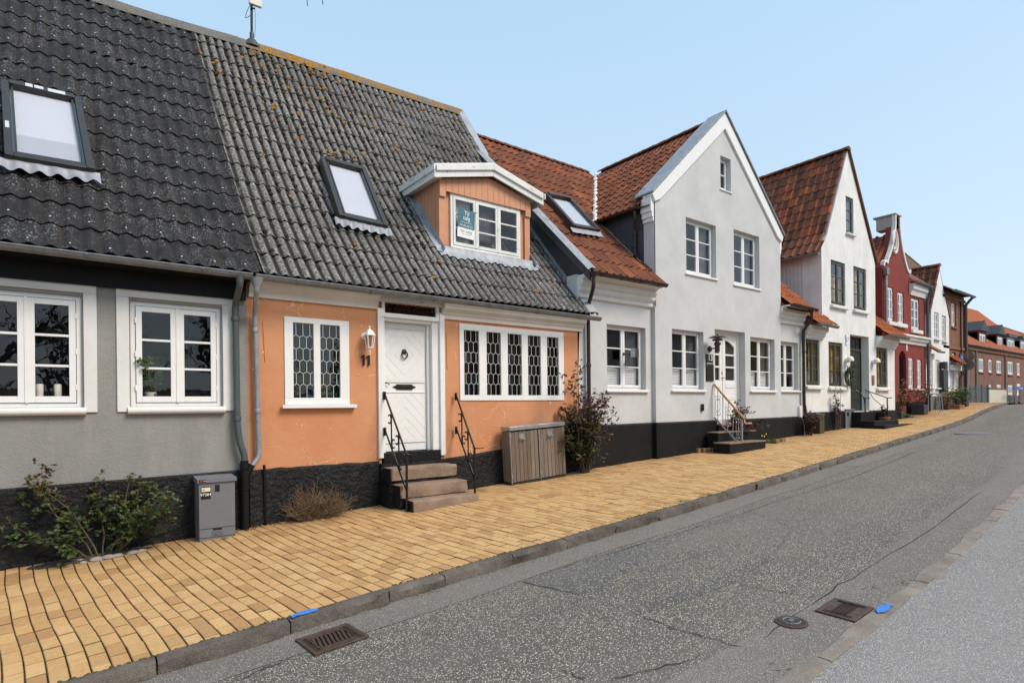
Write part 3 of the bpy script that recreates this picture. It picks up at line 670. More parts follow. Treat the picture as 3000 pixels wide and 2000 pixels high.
# cracks and patch edges in the asphalt
def crack(pxs, w_=.012, zf=roadZ, lift=.0125, n=6):
    P = [G(x, y, zf) for x, y in pxs]; pts = []
    for i in range(len(P)-1):
        for k in range(n):
            p = P[i].lerp(P[i+1], k/n); d = (P[i+1]-P[i]).normalized(); p += Vector((-d.y, d.x, 0))*R_.gauss(0, .012); pts.append(p)
    pts.append(P[-1]); b = MB(); vs_ = []
    for i, p in enumerate(pts):
        d = (pts[min(i+1, len(pts)-1)]-pts[max(i-1, 0)]).normalized(); s_ = Vector((-d.y, d.x, 0)); ww = w_*R_.uniform(.25, 1)*(.3 if i in (0, len(pts)-1) else 1)
        for q in (p+s_*ww/2, p-s_*ww/2): vs_.append((q.x, q.y, zf(q.x, q.y)+lift))
    b.add(vs_, [(2*i, 2*i+1, 2*i+3, 2*i+2) for i in range(len(pts)-1)]); b.build('crack', 'crack', road)
for c_ in ([(1530, 1705), (1600, 1722), (1700, 1745)], [(1530, 1705), (1720, 1640), (1950, 1575), (2200, 1495), (2500, 1398), (2700, 1318)], [(1870, 1805), (2030, 1860), (2180, 1898)],
           [(2150, 1708), (2260, 1732), (2380, 1752)], [(2060, 1925), (1900, 1965), (1790, 1995)], [(700, 1995), (800, 1950), (850, 1935)], [(2230, 1870), (2330, 1800), (2520, 1680), (2700, 1575), (2880, 1440)], [(2570, 1332), (2730, 1338)], [(1650, 1965), (1720, 1995)]):
    crack(c_)
pt_ = [G(*q, roadZ) for q in ((1530, 1705), (1720, 1642), (1950, 1577), (2200, 1497), (2330, 1545), (2260, 1640), (2150, 1708), (2010, 1760), (1870, 1803), (1700, 1745))]
kind(MB().add([(p.x, p.y, roadZ(p.x, p.y)+.0065) for p in pt_], [tuple(range(10))]).build('road_patch', 'asphalt_patch'), 'structure')
# white line at the far bend, pale cover in the far lane
b = MB()
for t0 in range(10):
    pass
p0, p1, p2, p3 = [G(*q, roadZ) for q in ((2945, 1199), (2990, 1181), (2998, 1183), (2958, 1200))]
b.add([(p.x, p.y, roadZ(p.x, p.y)+.014) for p in (p0, p1, p2, p3)], [(0, 1, 2, 3)])
kind(b.build('road_marking', 'road_paint'), 'structure')
# ================================================================== grey house + orange house (one long roof)
def clip_poly(poly, a, b, c):   # keep a*x+b*z <= c
    o = []
    for i in range(len(poly)):
        p, q = poly[i], poly[(i+1) % len(poly)]; dp = a*p[0]+b*p[1]-c; dq = a*q[0]+b*q[1]-c
        if dp <= 0: o.append(p)
        if dp*dq < 0:
            t = dp/(dp-dq); o.append((p[0]+(q[0]-p[0])*t, p[1]+(q[1]-p[1])*t))
    return o
def clip_rect(poly, x0, x1, z0, z1):
    for a in ((-1, 0, -x0), (1, 0, x1), (0, -1, -z0), (0, 1, z1)):
        if len(poly) < 3: return []
        poly = clip_poly(poly, *a)
    return poly
def area(p): return abs(sum(p[i][0]*p[(i+1) % len(p)][1]-p[(i+1) % len(p)][0]*p[i][1] for i in range(len(p))))/2 if len(p) > 2 else 0
Xb = xz(724, 1000)[0]; Xr = xz(1695, 1100)[0]
grey = empty('row_house', (0.6, 0, gz(.6)), 'grey plastered row house with white framed windows and dark corrugated roof', 'house')
orange = empty('row_house', (5, 0, gz(5)), 'orange plastered row house with white door and weathered grey corrugated roof', 'house')
# --- grey house walls and windows
fr2 = (xz(381, 880)[0], xz(650, 1190)[0], xz(382, 1192)[1], (xz(381, 880)[1]+xz(648, 902)[1])/2)
wid = fr2[1]-fr2[0]; x1r = xz(240, 1000)[0]
fr1 = (x1r-wid, x1r, fr2[2], fr2[3]); fr0 = (fr1[0]-2.2, fr1[1]-2.2, fr2[2], fr2[3])
wall(grey, 'wall', [(-4, -.6), (Xb, -.6), (Xb, 3.62), (-4, 3.62)], [fr1, fr2, fr0], 0, 'grey_plaster', back=.34, hb=.15)
zpl, zpr = xz(0, 1433, -.05)[1], xz(690, 1378, -.05)[1]; sl_ = (zpr-zpl)/(xz(690, 1378, -.05)[0]-xz(0, 1433, -.05)[0])
ztop = lambda X: zpl+sl_*(X-xz(0, 1433, -.05)[0])
MB().add([(X, y, z) for X in (-4, Xb+.002) for y, z in ((-.05, -.7), (-.05, ztop(X)-.02), (-.035, ztop(X)), (.01, ztop(X)))], [(0, 1, 5, 4), (1, 2, 6, 5), (2, 3, 7, 6)]).build('plinth', 'black_plinth', grey)
MB().box(-4, Xb-.02, -.055, .0, 3.27, 3.56).box(-4, Xb-.02, -.3, -.055, 3.50, 3.56).build('eave_board', 'black_paint', grey)
for (a, b_, c_, d_) in (fr1, fr2, fr0):
    wd_ = casement(grey, a, b_, c_, d_, .035, n=2, rows=3, fw=.055, sw=.065, mw=.028, seal=True)
    # plaster surround with a flat pediment
    t = .145; x0, x1, z0, z1 = a-t, b_+t, c_-.06, d_+.16
    up = [(x1, z1), (x0+(x1-x0)*.78, z1+.005), (x0+(x1-x0)*.66, z1+.05), (x0+(x1-x0)*.5, z1+.10), (x0+(x1-x0)*.34, z1+.05), (x0+(x1-x0)*.22, z1+.005), (x0, z1)]
    bm = MB()
    bm.xzprism([(x0, z0), (x0+t-.015, z0), (x0+t-.015, z1-.12), (x0, z1-.12)], -.022, .004).xzprism([(x1-t+.015, z0), (x1, z0), (x1, z1-.12), (x1-t+.015, z1-.12)], -.022, .004)
    bm.xzprism([(x0, z1-.12), (x1, z1-.12)]+up, -.022, .004); bm.build('surround', 'trim_plaster', wd_, bevel=.006)
    MB().tube([(x0+t*.75, -.035, c_-.045), (x1-t*.75, -.035, c_-.045)], .045, 10).box(x0+t*.75, x1-t*.75, -.03, .03, c_-.085, c_-.005).build('sill', 'trim_plaster', wd_, smooth=50)
# --- orange house
zq = lambda px, py, Y=0: xz(px, py, Y)[1]
dx0, dx1 = xz(1123, 1000)[0], xz(1281, 1000)[0]            # door recess between the posts
px0, px1 = xz(1104.5, 1000)[0], xz(1299, 1000)[0]
zth = zq(1200, 1322); zdt = zq(1125, 944, .12)
zco = zq(761, 872); zce = zq(1720, 962)
w1 = (xz(831.6, 927)[0], xz(1021, 941)[0], zq(833, 1185), (zq(831.6, 927)+zq(1021, 941))/2)
w2 = (xz(1344.6, 949)[0], xz(1649.5, 973)[0], zq(1347, 1173), (zq(1344.6, 949)+zq(1648, 973))/2)
tr0, tr1 = zq(1200, 923), zq(1200, 885)
wall(orange, 'wall', [(Xb, -.6), (Xr+.05, -.6), (Xr+.02, 1.4), (Xr-.01, 2.4), (Xr+.02, 3.0), (Xr+.05, 3.62), (Xb, 3.62)], [w1, w2, (dx0-.05, dx1+.05, zth-.35, 3.45)], 0, 'orange_plaster', back=.34, hb=.2)
MB().box(Xr-.30, Xr+.045, .34, 8.6, -.6, 3.6).build('side_wall', 'orange_plaster', orange)
# plinth, left and right of the steps
for X0, X1, pa, pb in ((Xb+.002, px0-.0, (773, 1375), (1085, 1352)), (px1+.0, Xr+.06, (1320, 1342), (1445, 1320))):
    xa, za = xz(*pa, -.05); xb2, zb2 = xz(*pb, -.05); f_ = lambda X: za+(zb2-za)*(X-xa)/(xb2-xa)
    n_ = 14; b = MB()
    for i in range(n_+1):
        X = X0+(X1-X0)*i/n_; zz_ = f_(X)+R_.gauss(0, .006)
        b.add([(X, -.062+R_.gauss(0, .006), -.7), (X, -.062+R_.gauss(0, .008), zz_-.25), (X, -.056+R_.gauss(0, .006), zz_-.03), (X, -.03, zz_), (X, .01, zz_+.002)], [])
    b.f = [(i*5+k, i*5+k+1, i*5+k+6, i*5+k+5) for i in range(n_) for k in range(4)]+[(0, 1, 2, 3, 4), tuple(n_*5+k for k in range(5))]; b.r = [0]*len(b.f)
    b.build('plinth', 'black_plinth', orange)
# cornice in two lengths
for X0, X1 in ((Xb+.02, px0), (px1-.05, Xr+.10)):
    b = MB(); zc = zco if X0 < 3 else (zq(1310, 930)+zq(1690, 975))/2
    b.yzprism([(-.03, zc), (-.045, zc+.06), (-.075, zc+.085), (-.085, zc+.13), (-.15, zc+.165), (-.16, zc+.22), (-.2, zc+.25), (-.2, 3.58), (0, 3.58), (0, zc)], X0, X1); b.build('cornice', 'trim_plaster', orange)
MB().box(px0+.01, px1-.06, -.06, -.005, 3.46, 3.57).build('soffit', 'old_white_paint', orange)
# leaded windows
def leaded(root, x0, x1, z0, z1, lights, name='window', sill=False):
    Y = -.018
    b = MB(); xs = [x0]+[v for l in lights for v in l[:2]]+[x1]; lz0, lz1 = lights[0][2:]
    b.box(x0, x1, Y, .05, z0, lz0).box(x0, x1, Y, .05, lz1, z1)
    for i in range(0, len(xs), 2): b.box(xs[i], xs[i+1], Y, .05, lz0, lz1)
    wdw = b.build(name, 'white_paint', root, bevel=.004)
    GL = ['glass_amber', 'glass_green', 'glass_blue', 'glass_clear', 'glass_smoke', 'glass_smoke', 'glass_clear']
    for (a, c, zb, zt) in lights:
        ww = c-a; p = ww/2.95; H = zt-zb; nz = 5; pit = H/(nz+1.15); q = p*.30; seg = {}
        for r in range(nz+1):
            zlo = zb+(pit*(r+.075)-pit*.575 if r else -.2); zlo = zb-.2 if r == 0 else zb+pit*(r-.0)+.0
            zc0 = zb-1 if r == 0 else zb+pit*(r+.075); zc1 = zt+1 if r == nz else zb+pit*(r+1.075)
            for k in range(-1, 5):
                xc = a+ww*.5+(k-2)*p+(r % 2)*p/2
                hx = [(xc-p/2, zc0+q/2), (xc, zc0-q/2), (xc+p/2, zc0+q/2), (xc+p/2, zc1-q/2), (xc, zc1+q/2), (xc-p/2, zc1-q/2)]
                cp = clip_rect(hx, a, c, zb, zt)
                if area(cp) < 1e-5: continue
                MB().xzprism(cp, .012, .015).build('pane', R_.choice(GL), wdw)
                for i in range(len(hx)):
                    e0, e1 = hx[i], hx[(i+1) % 6]; key = tuple(sorted(((round(e0[0], 3), round(e0[1], 3)), (round(e1[0], 3), round(e1[1], 3))))); seg[key] = (e0, e1)
        lead = MB()
        for e0, e1 in seg.values():   # clip the came to the light
            t0, t1 = 0.0, 1.0; dx, dz = e1[0]-e0[0], e1[1]-e0[1]; ok = True
            for pp, qq in ((-dx, e0[0]-a), (dx, c-e0[0]), (-dz, e0[1]-zb), (dz, zt-e0[1])):
                if abs(pp) < 1e-9:
                    if qq < 0: ok = False
                else:
                    t = qq/pp
                    if pp < 0: t0 = max(t0, t)
                    else: t1 = min(t1, t)
            if ok and t1-t0 > .02: lead.bar((e0[0]+dx*t0, .0125, e0[1]+dz*t0), (e0[0]+dx*t1, .0125, e0[1]+dz*t1), .0068, .010)
        lead.build('leading', 'lead_came', wdw)
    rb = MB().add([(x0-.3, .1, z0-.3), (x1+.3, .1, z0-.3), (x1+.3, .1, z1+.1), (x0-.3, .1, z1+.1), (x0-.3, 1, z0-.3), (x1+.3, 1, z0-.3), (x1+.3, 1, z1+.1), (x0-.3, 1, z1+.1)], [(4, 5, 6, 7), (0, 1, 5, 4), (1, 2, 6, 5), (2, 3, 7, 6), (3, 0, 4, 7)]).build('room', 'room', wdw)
    wavy(x0+.05, x1-.05, z0+.05, z1-.05, .16, 'dark_curtain').build('curtain', 'dark_curtain', wdw, smooth=60)  # grey sheet added so the leaded panes look mid grey, not black
    if sill: MB().box(x0-.05, x1+.09, -.085, -.0185, z0-.055, z0-.003).build('sill', 'white_paint', wdw, bevel=.006)
    return wdw
lz = (zq(858, 1165), (zq(858, 945)+zq(995, 954))/2)
leaded(orange, *w1, [(xz(858, 1000)[0], xz(918, 1000)[0], *lz), (xz(937.5, 1000)[0], xz(995, 1000)[0], *lz)], sill=True)
lz = (zq(1400, 1157), (zq(1358, 969)+zq(1635, 987))/2)
leaded(orange, *w2, [(xz(a, 1000)[0], xz(b, 1000)[0], *lz) for a, b in ((1358, 1402), (1424, 1466), (1486, 1527), (1545, 1582.6), (1601, 1635))])
# door: posts, lintel, fanlight, panelled leaf
MB().box(px0, dx0-.03, -.045, .05, zq(1106, 1342), zq(1105, 902)).box(dx1+.03, px1, -.045, .05, zq(1300, 1332), zq(1299, 918)).build('door_post', 'white_paint', orange, bevel=.005)
fl_ = MB().box(dx0-.03, dx1+.03, -.03, .05, tr0-.07, tr0).box(dx0-.03, dx1+.03, -.03, .05, tr1, 3.46).box(dx0-.03, dx0+.02, -.03, .05, tr0, tr1).box(dx1-.03, dx1+.03, -.03, .05, tr0, tr1).build('fanlight', 'white_paint', orange, bevel=.004)
MB().box(dx0, dx1, .012, .016, tr0-.004, tr1+.004).build('pane', 'glass_smoke', fl_)
b = MB(); p = .085
for i in range(-1, int((dx1-dx0)/p)+2):
    for j in range(-1, 4):
        xc = dx0+i*p+(j % 2)*p/2; zc = tr0+j*p*.866
        hp = [(xc+p/1.732*math.cos(math.pi/6+k*math.pi/3), zc+p/1.732*math.sin(math.pi/6+k*math.pi/3)) for k in range(6)]
        for k in range(6):
            e0, e1 = hp[k], hp[(k+1) % 6]
            if all(dx0+.02 < e[0] < dx1-.03 and tr0 < e[1] < tr1 for e in (e0, e1)): b.bar((e0[0], .008, e0[1]), (e1[0], .008, e1[1]), .007, .008)
b.build('leading', 'iron', fl_)
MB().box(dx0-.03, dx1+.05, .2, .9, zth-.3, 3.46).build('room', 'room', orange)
Yd_ = .125
MB().box(dx0-.05, dx0+.015, -.02, Yd_+.03, zth, tr0-.07).box(dx1-.10, dx1+.05, -.0, Yd_+.03, zth, tr0-.07).box(dx0+.015, dx1-.10, .01, Yd_+.03, zdt+.012, tr0-.07).box(dx1-.155, dx1-.10, Yd_-.05, Yd_+.03, zth, zdt+.012).build('door_frame', 'white_paint', orange, bevel=.006)
lx0, lx1 = dx0+.02, dx1-.16; lzb, lzt = zth+.012, zdt+.006
door = MB().box(lx0, lx1, Yd_, Yd_+.05, lzb, lzt).build('door', 'white_paint', orange)
lw = lx1-lx0; zm0, zm1 = lzb+(lzt-lzb)*.455, lzb+(lzt-lzb)*.545
for (a, b2) in ((zm0, zm0+.02), (zm1-.02, zm1), (lzt-.09, lzt-.07), (lzb+.13, lzb+.15)): MB().box(lx0+.01, lx1-.02, Yd_-.014, Yd_+.002, a, b2).build('moulding', 'white_paint', door, bevel=.003)
def boards(zb, zt, quads):
    xm = (lx0+lx1)/2; x0, x1 = lx0+.02, lx1-.03; bw = .17
    for (xa, xc, za, zc, sx, sz) in quads:
        rect = [(xa, za), (xc, za), (xc, zc), (xa, zc)]
        ox = xm; oz = (zt+zb)/2 if sz else zb
        for k in range(-14, 15):
            # strips of |x-xm| + s*(z-oz)
            c0, c1 = k*bw+.003, (k+1)*bw-.003
            p = clip_poly(rect, sx, sz, c1+sx*ox+sz*oz) if True else rect
            if len(p) > 2: p = clip_poly(p, -sx, -sz, -(c0+sx*ox+sz*oz))
            if area(p) > 4e-4: MB().xzprism(p, Yd_-.006, Yd_+.002).build('board', 'white_paint', door)
x0, x1 = lx0+.02, lx1-.03; xm = (lx0+lx1)/2; ub, ut = zm1+.012, lzt-.10; um = (ub+ut)/2
boards(ub, ut, [(x0, xm, um, ut, -1, 1), (xm, x1, um, ut, 1, 1), (x0, xm, ub, um, -1, -1), (xm, x1, ub, um, 1, -1)])
boards(lzb+.16, zm0-.012, [(x0, xm, lzb+.16, zm0-.012, -1, 1), (xm, x1, lzb+.16, zm0-.012, 1, 1)])
zr = lzb+(lzt-lzb)*.755
kb = MB().lathe([(.045, 0), (.045, .008), (.03, .014), (.022, .03), (.0, .034)], (xm, Yd_-.006, zr+.05), 14, (0, -1, 0)).tube([(xm+.052*math.cos(t), Yd_-.03, zr-.005+.058*math.sin(t)) for t in [i*.3927 for i in range(16)]], .010, 8, True).build('door_knocker', 'bronze', door, smooth=40)
zl_ = (zm0+zm1)/2
ls = MB().box(xm-.145, xm+.145, Yd_-.016, Yd_+.001, zl_-.045, zl_+.045).xzprism([(xm-.145, zl_-.03), (xm-.19, zl_-.012), (xm-.215, zl_), (xm-.19, zl_+.012), (xm-.145, zl_+.03)], Yd_-.012, Yd_+.001).xzprism([(xm+.145, zl_-.03), (xm+.19, zl_-.012), (xm+.215, zl_), (xm+.19, zl_+.012), (xm+.145, zl_+.03)], Yd_-.012, Yd_+.001).build('letter_plate', 'bronze', door, bevel=.004)
MB().box(xm-.10, xm+.10, Yd_-.021, Yd_-.016, zl_-.02, zl_+.02).build('flap', 'bronze', ls, bevel=.002)
MB().tube([(lx0+.03, Yd_-.002, zl_+.045), (lx0+.045, Yd_-.03, zl_+.055), (lx0+.075, Yd_-.035, zl_+.06), (lx0+.11, Yd_-.035, zl_+.045), (lx0+.118, Yd_-.035, zl_+.03)], .008, 8).build('handle', 'bronze', door, smooth=60)
# threshold and steps
MB().box(dx0-.02, xm-.005+.03, -.035, .25, zth-.155, zth).box(xm+.03, dx1+.02, -.035, .25, zth-.155, zth).build('threshold', 'black_plinth_smooth', orange, bevel=.004)
MB().box(dx0-.1, dx1+.14, -.10, .0, -.5, zth-.157).build('threshold_base', 'black_plinth', orange)
st = MB().box(dx0-.12, dx1-.1, -.45, -.1, -.4, zth-.5).build('front_steps', 'black_plinth', orange)
zst = []
SX0, SX1 = WX(1124, 1372, 3.6).x, 0
def stone_step(x0, x1, y0, y1, z0, z1, amp=.010):
    b = MB(); n = 9; m = 8; vs_ = []
    for i in range(n+1):
        t = i/n; x = x0+(x1-x0)*t; e = .012 if i in (0, n) else 0; j = lambda s=1: R_.gauss(0, amp*s)
        vs_ += [(x, y0+j()+e, z0), (x, y0+j(1.3)+e, z0+(z1-z0)*.4), (x, y0+j()+e, z1-.045), (x, y0+.012+j(.5)+e, z1-.014), (x, y0+.035, z1+j(.25)-e*.5), (x, (y0+y1)/2, z1+j(.25)-e*.5), (x, y1, z1-e*.5), (x, y1, z0)]
    b.add(vs_, [(i*m+k, (i+1)*m+k, (i+1)*m+k+1, i*m+k+1) for i in range(n) for k in range(m-1)]+[tuple(range(m)), tuple(n*m+k for k in range(m))])
    return b
# front faces measured on the photograph: bottom step at y=-.95, middle -.68, top -.40
S3y, S2y, S1y = -.98, -.70, -.42
def sx(px, py, Y): return xz(px, py, Y)
for (yf, yb, L, Rr, name) in ((S1y, -.09, ((1149, 1376), (1149, 1420)), (1339, 1355), 0), (S2y, S1y+.10, ((1177, 1426), (1180, 1463)), (1370, 1402), 1), (S3y, S2y+.10, ((1214, 1469), (1216, 1497)), (1404, 1445), 2)):
    xl, zt_ = xz(*L[0], yf); xr_, zt2 = xz(*Rr, yf); zt_ = (zt_+zt2)/2; zb_ = zt_-.185
    if name == 2: zb_ = walkZ(xl, yf)-.15
    stone_step(xl, xr_, yf, yb, zb_, zt_).build('step', 'step_granite', st, smooth=38)
    zst.append((xl, xr_, zt_))
    MB().box(xl-.006, xl+.05, yf+.05, yb, walkZ(xl, yf)-.1, zt_-.012).box(xl+.05, xr_-.02, yf+.03, -.05, walkZ(xl, yf)-.1, zb_+.02).build('step_core', 'black_plinth', st)
# --- the long roof -------------------------------------------------------------
def rdY(X): return interp(X, [-5, 1.2, 3.2, 8.4], [5.12, 5.06, 4.85, 4.64])
def roofP(X, s):
    rY = rdY(X); return Vector((X, -.29+s*(rY+.29), 3.60+s*6.1-.9*s*(1-s)))
def roofN(X, s):
    d = roofP(X, min(1, s+.02))-roofP(X, max(0, s-.02)); return Vector((0, -d.z, d.y)).normalized()
XS_ = 2.05; XE = 8.37
def under(root, X0, X1, mat):
    b = MB(); n = 10; vs_ = []
    for X in (X0, X1):
        vs_ += [roofP(X, i/n)-roofN(X, i/n)*.06 for i in range(n+1)]+[Vector((X, rdY(X)*2+.6, 3.3))]
    b.add(vs_, [(i, i+1, n+3+i, n+2+i) for i in range(n+1)])
    return b.build('roof', mat, root)
roofG = under(grey, -4.2, XS_, 'eternit_black'); roofO = under(orange, XS_+.01, XE-.02, 'eternit_grey')
def sheet(X0, X1, s0, s1, wl, amp, part, mat, ph=0, roundtop=False):
    nw = (X1-X0)/wl; n = int(round(nw*8)); b = MB(); H = []; sk = R_.gauss(0, .0012); dl = R_.uniform(0, .005); dx = R_.gauss(0, .006)
    rows = [(s0, .030), (s0+(s1-s0)*.5, .018), (s1, .004)]
    for kk, (s, lift) in enumerate(rows+[(s0, .030)]):
        for i in range(n+1):
            X = X0+(X1-X0)*i/n; wv_ = .5+.5*math.cos(2*math.pi*(X-ph)/wl); wv_ = wv_**.85 if roundtop else wv_
            ss = s+sk*(i/n-.5)+(.0006*math.sin(i*1.7) if kk in (0, 3) else 0)
            p = roofP(min(X+dx, XE), max(0, ss))+roofN(X, max(ss, 0))*(lift+dl+amp*2*(wv_-.5)-(.009 if kk == 3 else 0)); b.v.append(tuple(p)); H.append(wv_)
    m = n+1; fs = [(r*m+i, r*m+i+1, (r+1)*m+i+1, (r+1)*m+i) for r in range(2) for i in range(n)]+[(3*m+i, 3*m+i+1, i+1, i) for i in range(n)]
    b.f = fs; b.r = [0]*len(fs); b.h = H
    return b.build('roof_sheet', mat, part, smooth=50, fix=False)
NC = 15
for c_ in range(NC):
    s0 = c_/NC-.012*(c_ == 0); s1 = min(1.0, (c_+1)/NC+.014)
    X = XS_-6*.935
    while X < XS_-.01:
        sheet(X-(.02 if c_ % 2 else 0), min(X+.935+.03, XS_+.015), s0, s1, .187, .021, roofG, 'eternit_black', roundtop=True); X += .935
    X = XS_+.01; k = 0
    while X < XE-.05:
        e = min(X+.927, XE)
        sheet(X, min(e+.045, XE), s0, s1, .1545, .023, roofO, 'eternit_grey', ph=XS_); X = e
# ridge
def ridge_piece(root, part, X0, X1):
    b = MB(); n = max(2, int((X1-X0)/.25)); vs_ = []; m = 6
    for i in range(n+1):
        X = X0+(X1-X0)*i/n; p = roofP(X, 1); j = lambda: R_.gauss(0, .004)
        for (y, z) in ((-.20, -.19), (-.19, -.165), (-.07, .045), (0, .075), (.07, .045), (.2, -.18)): vs_.append((X, p.y+y+j(), p.z+z+j()))
    b.add(vs_, [(i*m+k, i*m+k+1, (i+1)*m+k+1, (i+1)*m+k) for i in range(n) for k in range(m-1)]+[tuple(range(m)), tuple(n*m+k for k in range(m))]); b.build('ridge_cap', 'ridge_cement', part, smooth=45)
X = -4
while X < XE-.01:
    e = min(X+1.15, XE+.02); ridge_piece(None, roofG if X < 1.7 else roofO, X, e); X = e
# verge flashing on the right edge
b = MB(); vs_ = []; n = 14
for i in range(n+1):
    s = i/n; p = roofP(XE, s); N_ = roofN(XE, s)
    for dx, up in ((-.13, .052), (-.02, .075), (.10, .06), (.13, -.02)): q = p+N_*up; vs_.append((XE+dx+R_.gauss(0, .006), q.y, q.z))
b.add(vs_, [(i*4+k, i*4+k+1, i*4+k+5, i*4+k+4) for i in range(n) for k in range(3)]); b.build('verge_flashing', 'zinc', orange, smooth=30)
# moss cushions in the troughs and lichen on the sheets, under the aerial
def blob(c, r, mb, N_, rr):
    n = 6; e1 = N_.orthogonal().normalized(); e2 = N_.cross(e1); vs_ = [c+N_*r*.7]
    for k, (f1, f2) in enumerate(((.75, .45), (1.05, -.15))):
        for i in range(n): a_ = 2*math.pi*(i+.5*k)/n; q = R_.uniform(.75, 1.2); vs_.append(c+(e1*math.cos(a_)*f1*q+e2*math.sin(a_)*f1*q+N_*f2)*r)
    mb.add(vs_, [(0, 1+i, 1+(i+1) % n) for i in range(n)]+[(1+i, n+1+i, n+1+(i+1) % n, 1+(i+1) % n) for i in range(n)], rr)
mo = MB(); li = MB()
for k in range(1900):
    u = R_.random(); X = XS_+.1545*(R_.randint(1, 38)+.5)
    dens = max(0, 1-abs(X-3.6)/2.2)
    s = R_.betavariate(2.2, 1.4)
    if R_.random() > dens*.9+.08: continue
    N_ = roofN(X, s); blob(roofP(X+R_.gauss(0, .012), s)+N_*.022, R_.uniform(.024, .055), mo, N_, .5)
for k in range(520):
    X = R_.uniform(2.2, 8.2); s = R_.betavariate(1.6, 1.1)
    if R_.random() > max(.08, (1-abs(X-3.8)/2.0)*s*1.1): continue
    N_ = roofN(X, s); hgt = .046*(.5+.5*math.cos(2*math.pi*(X-XS_)/.1545))-.008; c0 = roofP(X, s)+N_*(hgt+.02)
    for q in range(R_.randint(1, 4)): blob(c0+Vector((R_.gauss(0, .02), R_.gauss(0, .02), R_.gauss(0, .025))), R_.uniform(.014, .036), li, N_, .5)
kind(mo.build('moss', 'moss', roofO, smooth=70), 'stuff'); kind(li.build('lichen', 'lichen', roofO, smooth=70), 'stuff')
# screw caps on the dark sheets
sc_ = MB()
for c_ in range(NC):
    for k in range(26):
        X = XS_-.187*(k+1); s = (c_+.22+R_.uniform(-.05, .05))/NC
        if (k+c_) % 2 or X < -1: continue
        N_ = roofN(X, s); sc_.lathe([(.011, 0), (.011, .005), (.005, .006), (.005, .010), (.0, .011)], roofP(X, s)+N_*(.045), 8, N_)
kind(sc_.build('screw_caps', 'bare_alu', roofG), 'stuff')
# gutters and pipes
gY, gZ = -.385, 3.555
gutter(grey, [(-4, gY, gZ+.02), (Xb-.02, gY, gZ)], .062, 'zinc_gutter', 1.0)
gutter(orange, [(Xb+.02, gY, gZ), (XE+.08, gY, gZ-.03)], .062, 'zinc_gutter', .95)
xa = xz(690, 1000, -.08)[0]; xb_ = xz(748, 1000, -.08)[0]
yp = -.085; zg = gz(xa)
ea = xz(703, 840, gY)[0]
downpipe(grey, [(ea, gY, gZ-.05), (ea, gY, gZ-.14), (xa, yp, gZ-.36), (xa+.01, yp, 1.60), (xa+.03, yp-.02, 1.35), (xa+.09, -.11, 1.14), (xa+.09, -.11, 1.05)], .043, 'pipe_grey', sleeves=((3.0, (xa, yp)), (1.65, (xa+.01, yp))))
eb = xz(752, 838, gY)[0]
downpipe(orange, [(eb, gY, gZ-.13), (eb, gY, gZ-.2), (xb_, yp, gZ-.47), (xb_+.03, yp, 1.22), (xb_+.03, yp-.01, 1.12), (xb_-.08, -.11, .98)], .036, 'galvanised', sleeves=((2.86, (xb_, yp)), (1.75, (xb_+.02, yp))))
MB().lathe([(.09, 0), (.085, -.02), (.04, -.11), (.038, -.14)], (eb, gY, gZ-.035), 14).build('outlet', 'galvanised', orange, smooth=50)
MB().lathe([(.055, 0), (.05, -.02), (.046, -.08)], (ea, gY, gZ-.03), 14).build('outlet', 'pipe_grey', grey, smooth=50)
MB().tube([(xa+.09, -.11, 1.08), (xa+.09, -.11, zg-.05)], .052, 12).lathe([(.062, 0), (.062, .07)], (xa+.09, -.11, .97), 12).lathe([(.06, 0), (.06, .05)], (xa+.09, -.11, .68), 12).tube([(xb_-.07, -.11, 1.02), (xa+.1, -.11, .86)], .046, 10).build('drain_pipe', 'black_paint', grey, smooth=50)
MB().tube([(xb_+.10, -.075, 1.0), (xb_+.11, -.075, gz(xb_)-.05)], .02, 8).build('cable_pipe', 'black_paint', orange, smooth=50)
MB().tube([(xb_+.12, -.006, 3.0), (xb_+.14, -.006, 2.55), (xb_+.145, -.006, 2.45)], .006, 5).build('cable', 'orange_boards', orange)
MB().tube([(px1+.06, -.006, 3.05), (px1+.065, -.006, 2.5), (px1+.075, -.006, 2.42)], .006, 5).build('cable', 'orange_boards', orange)
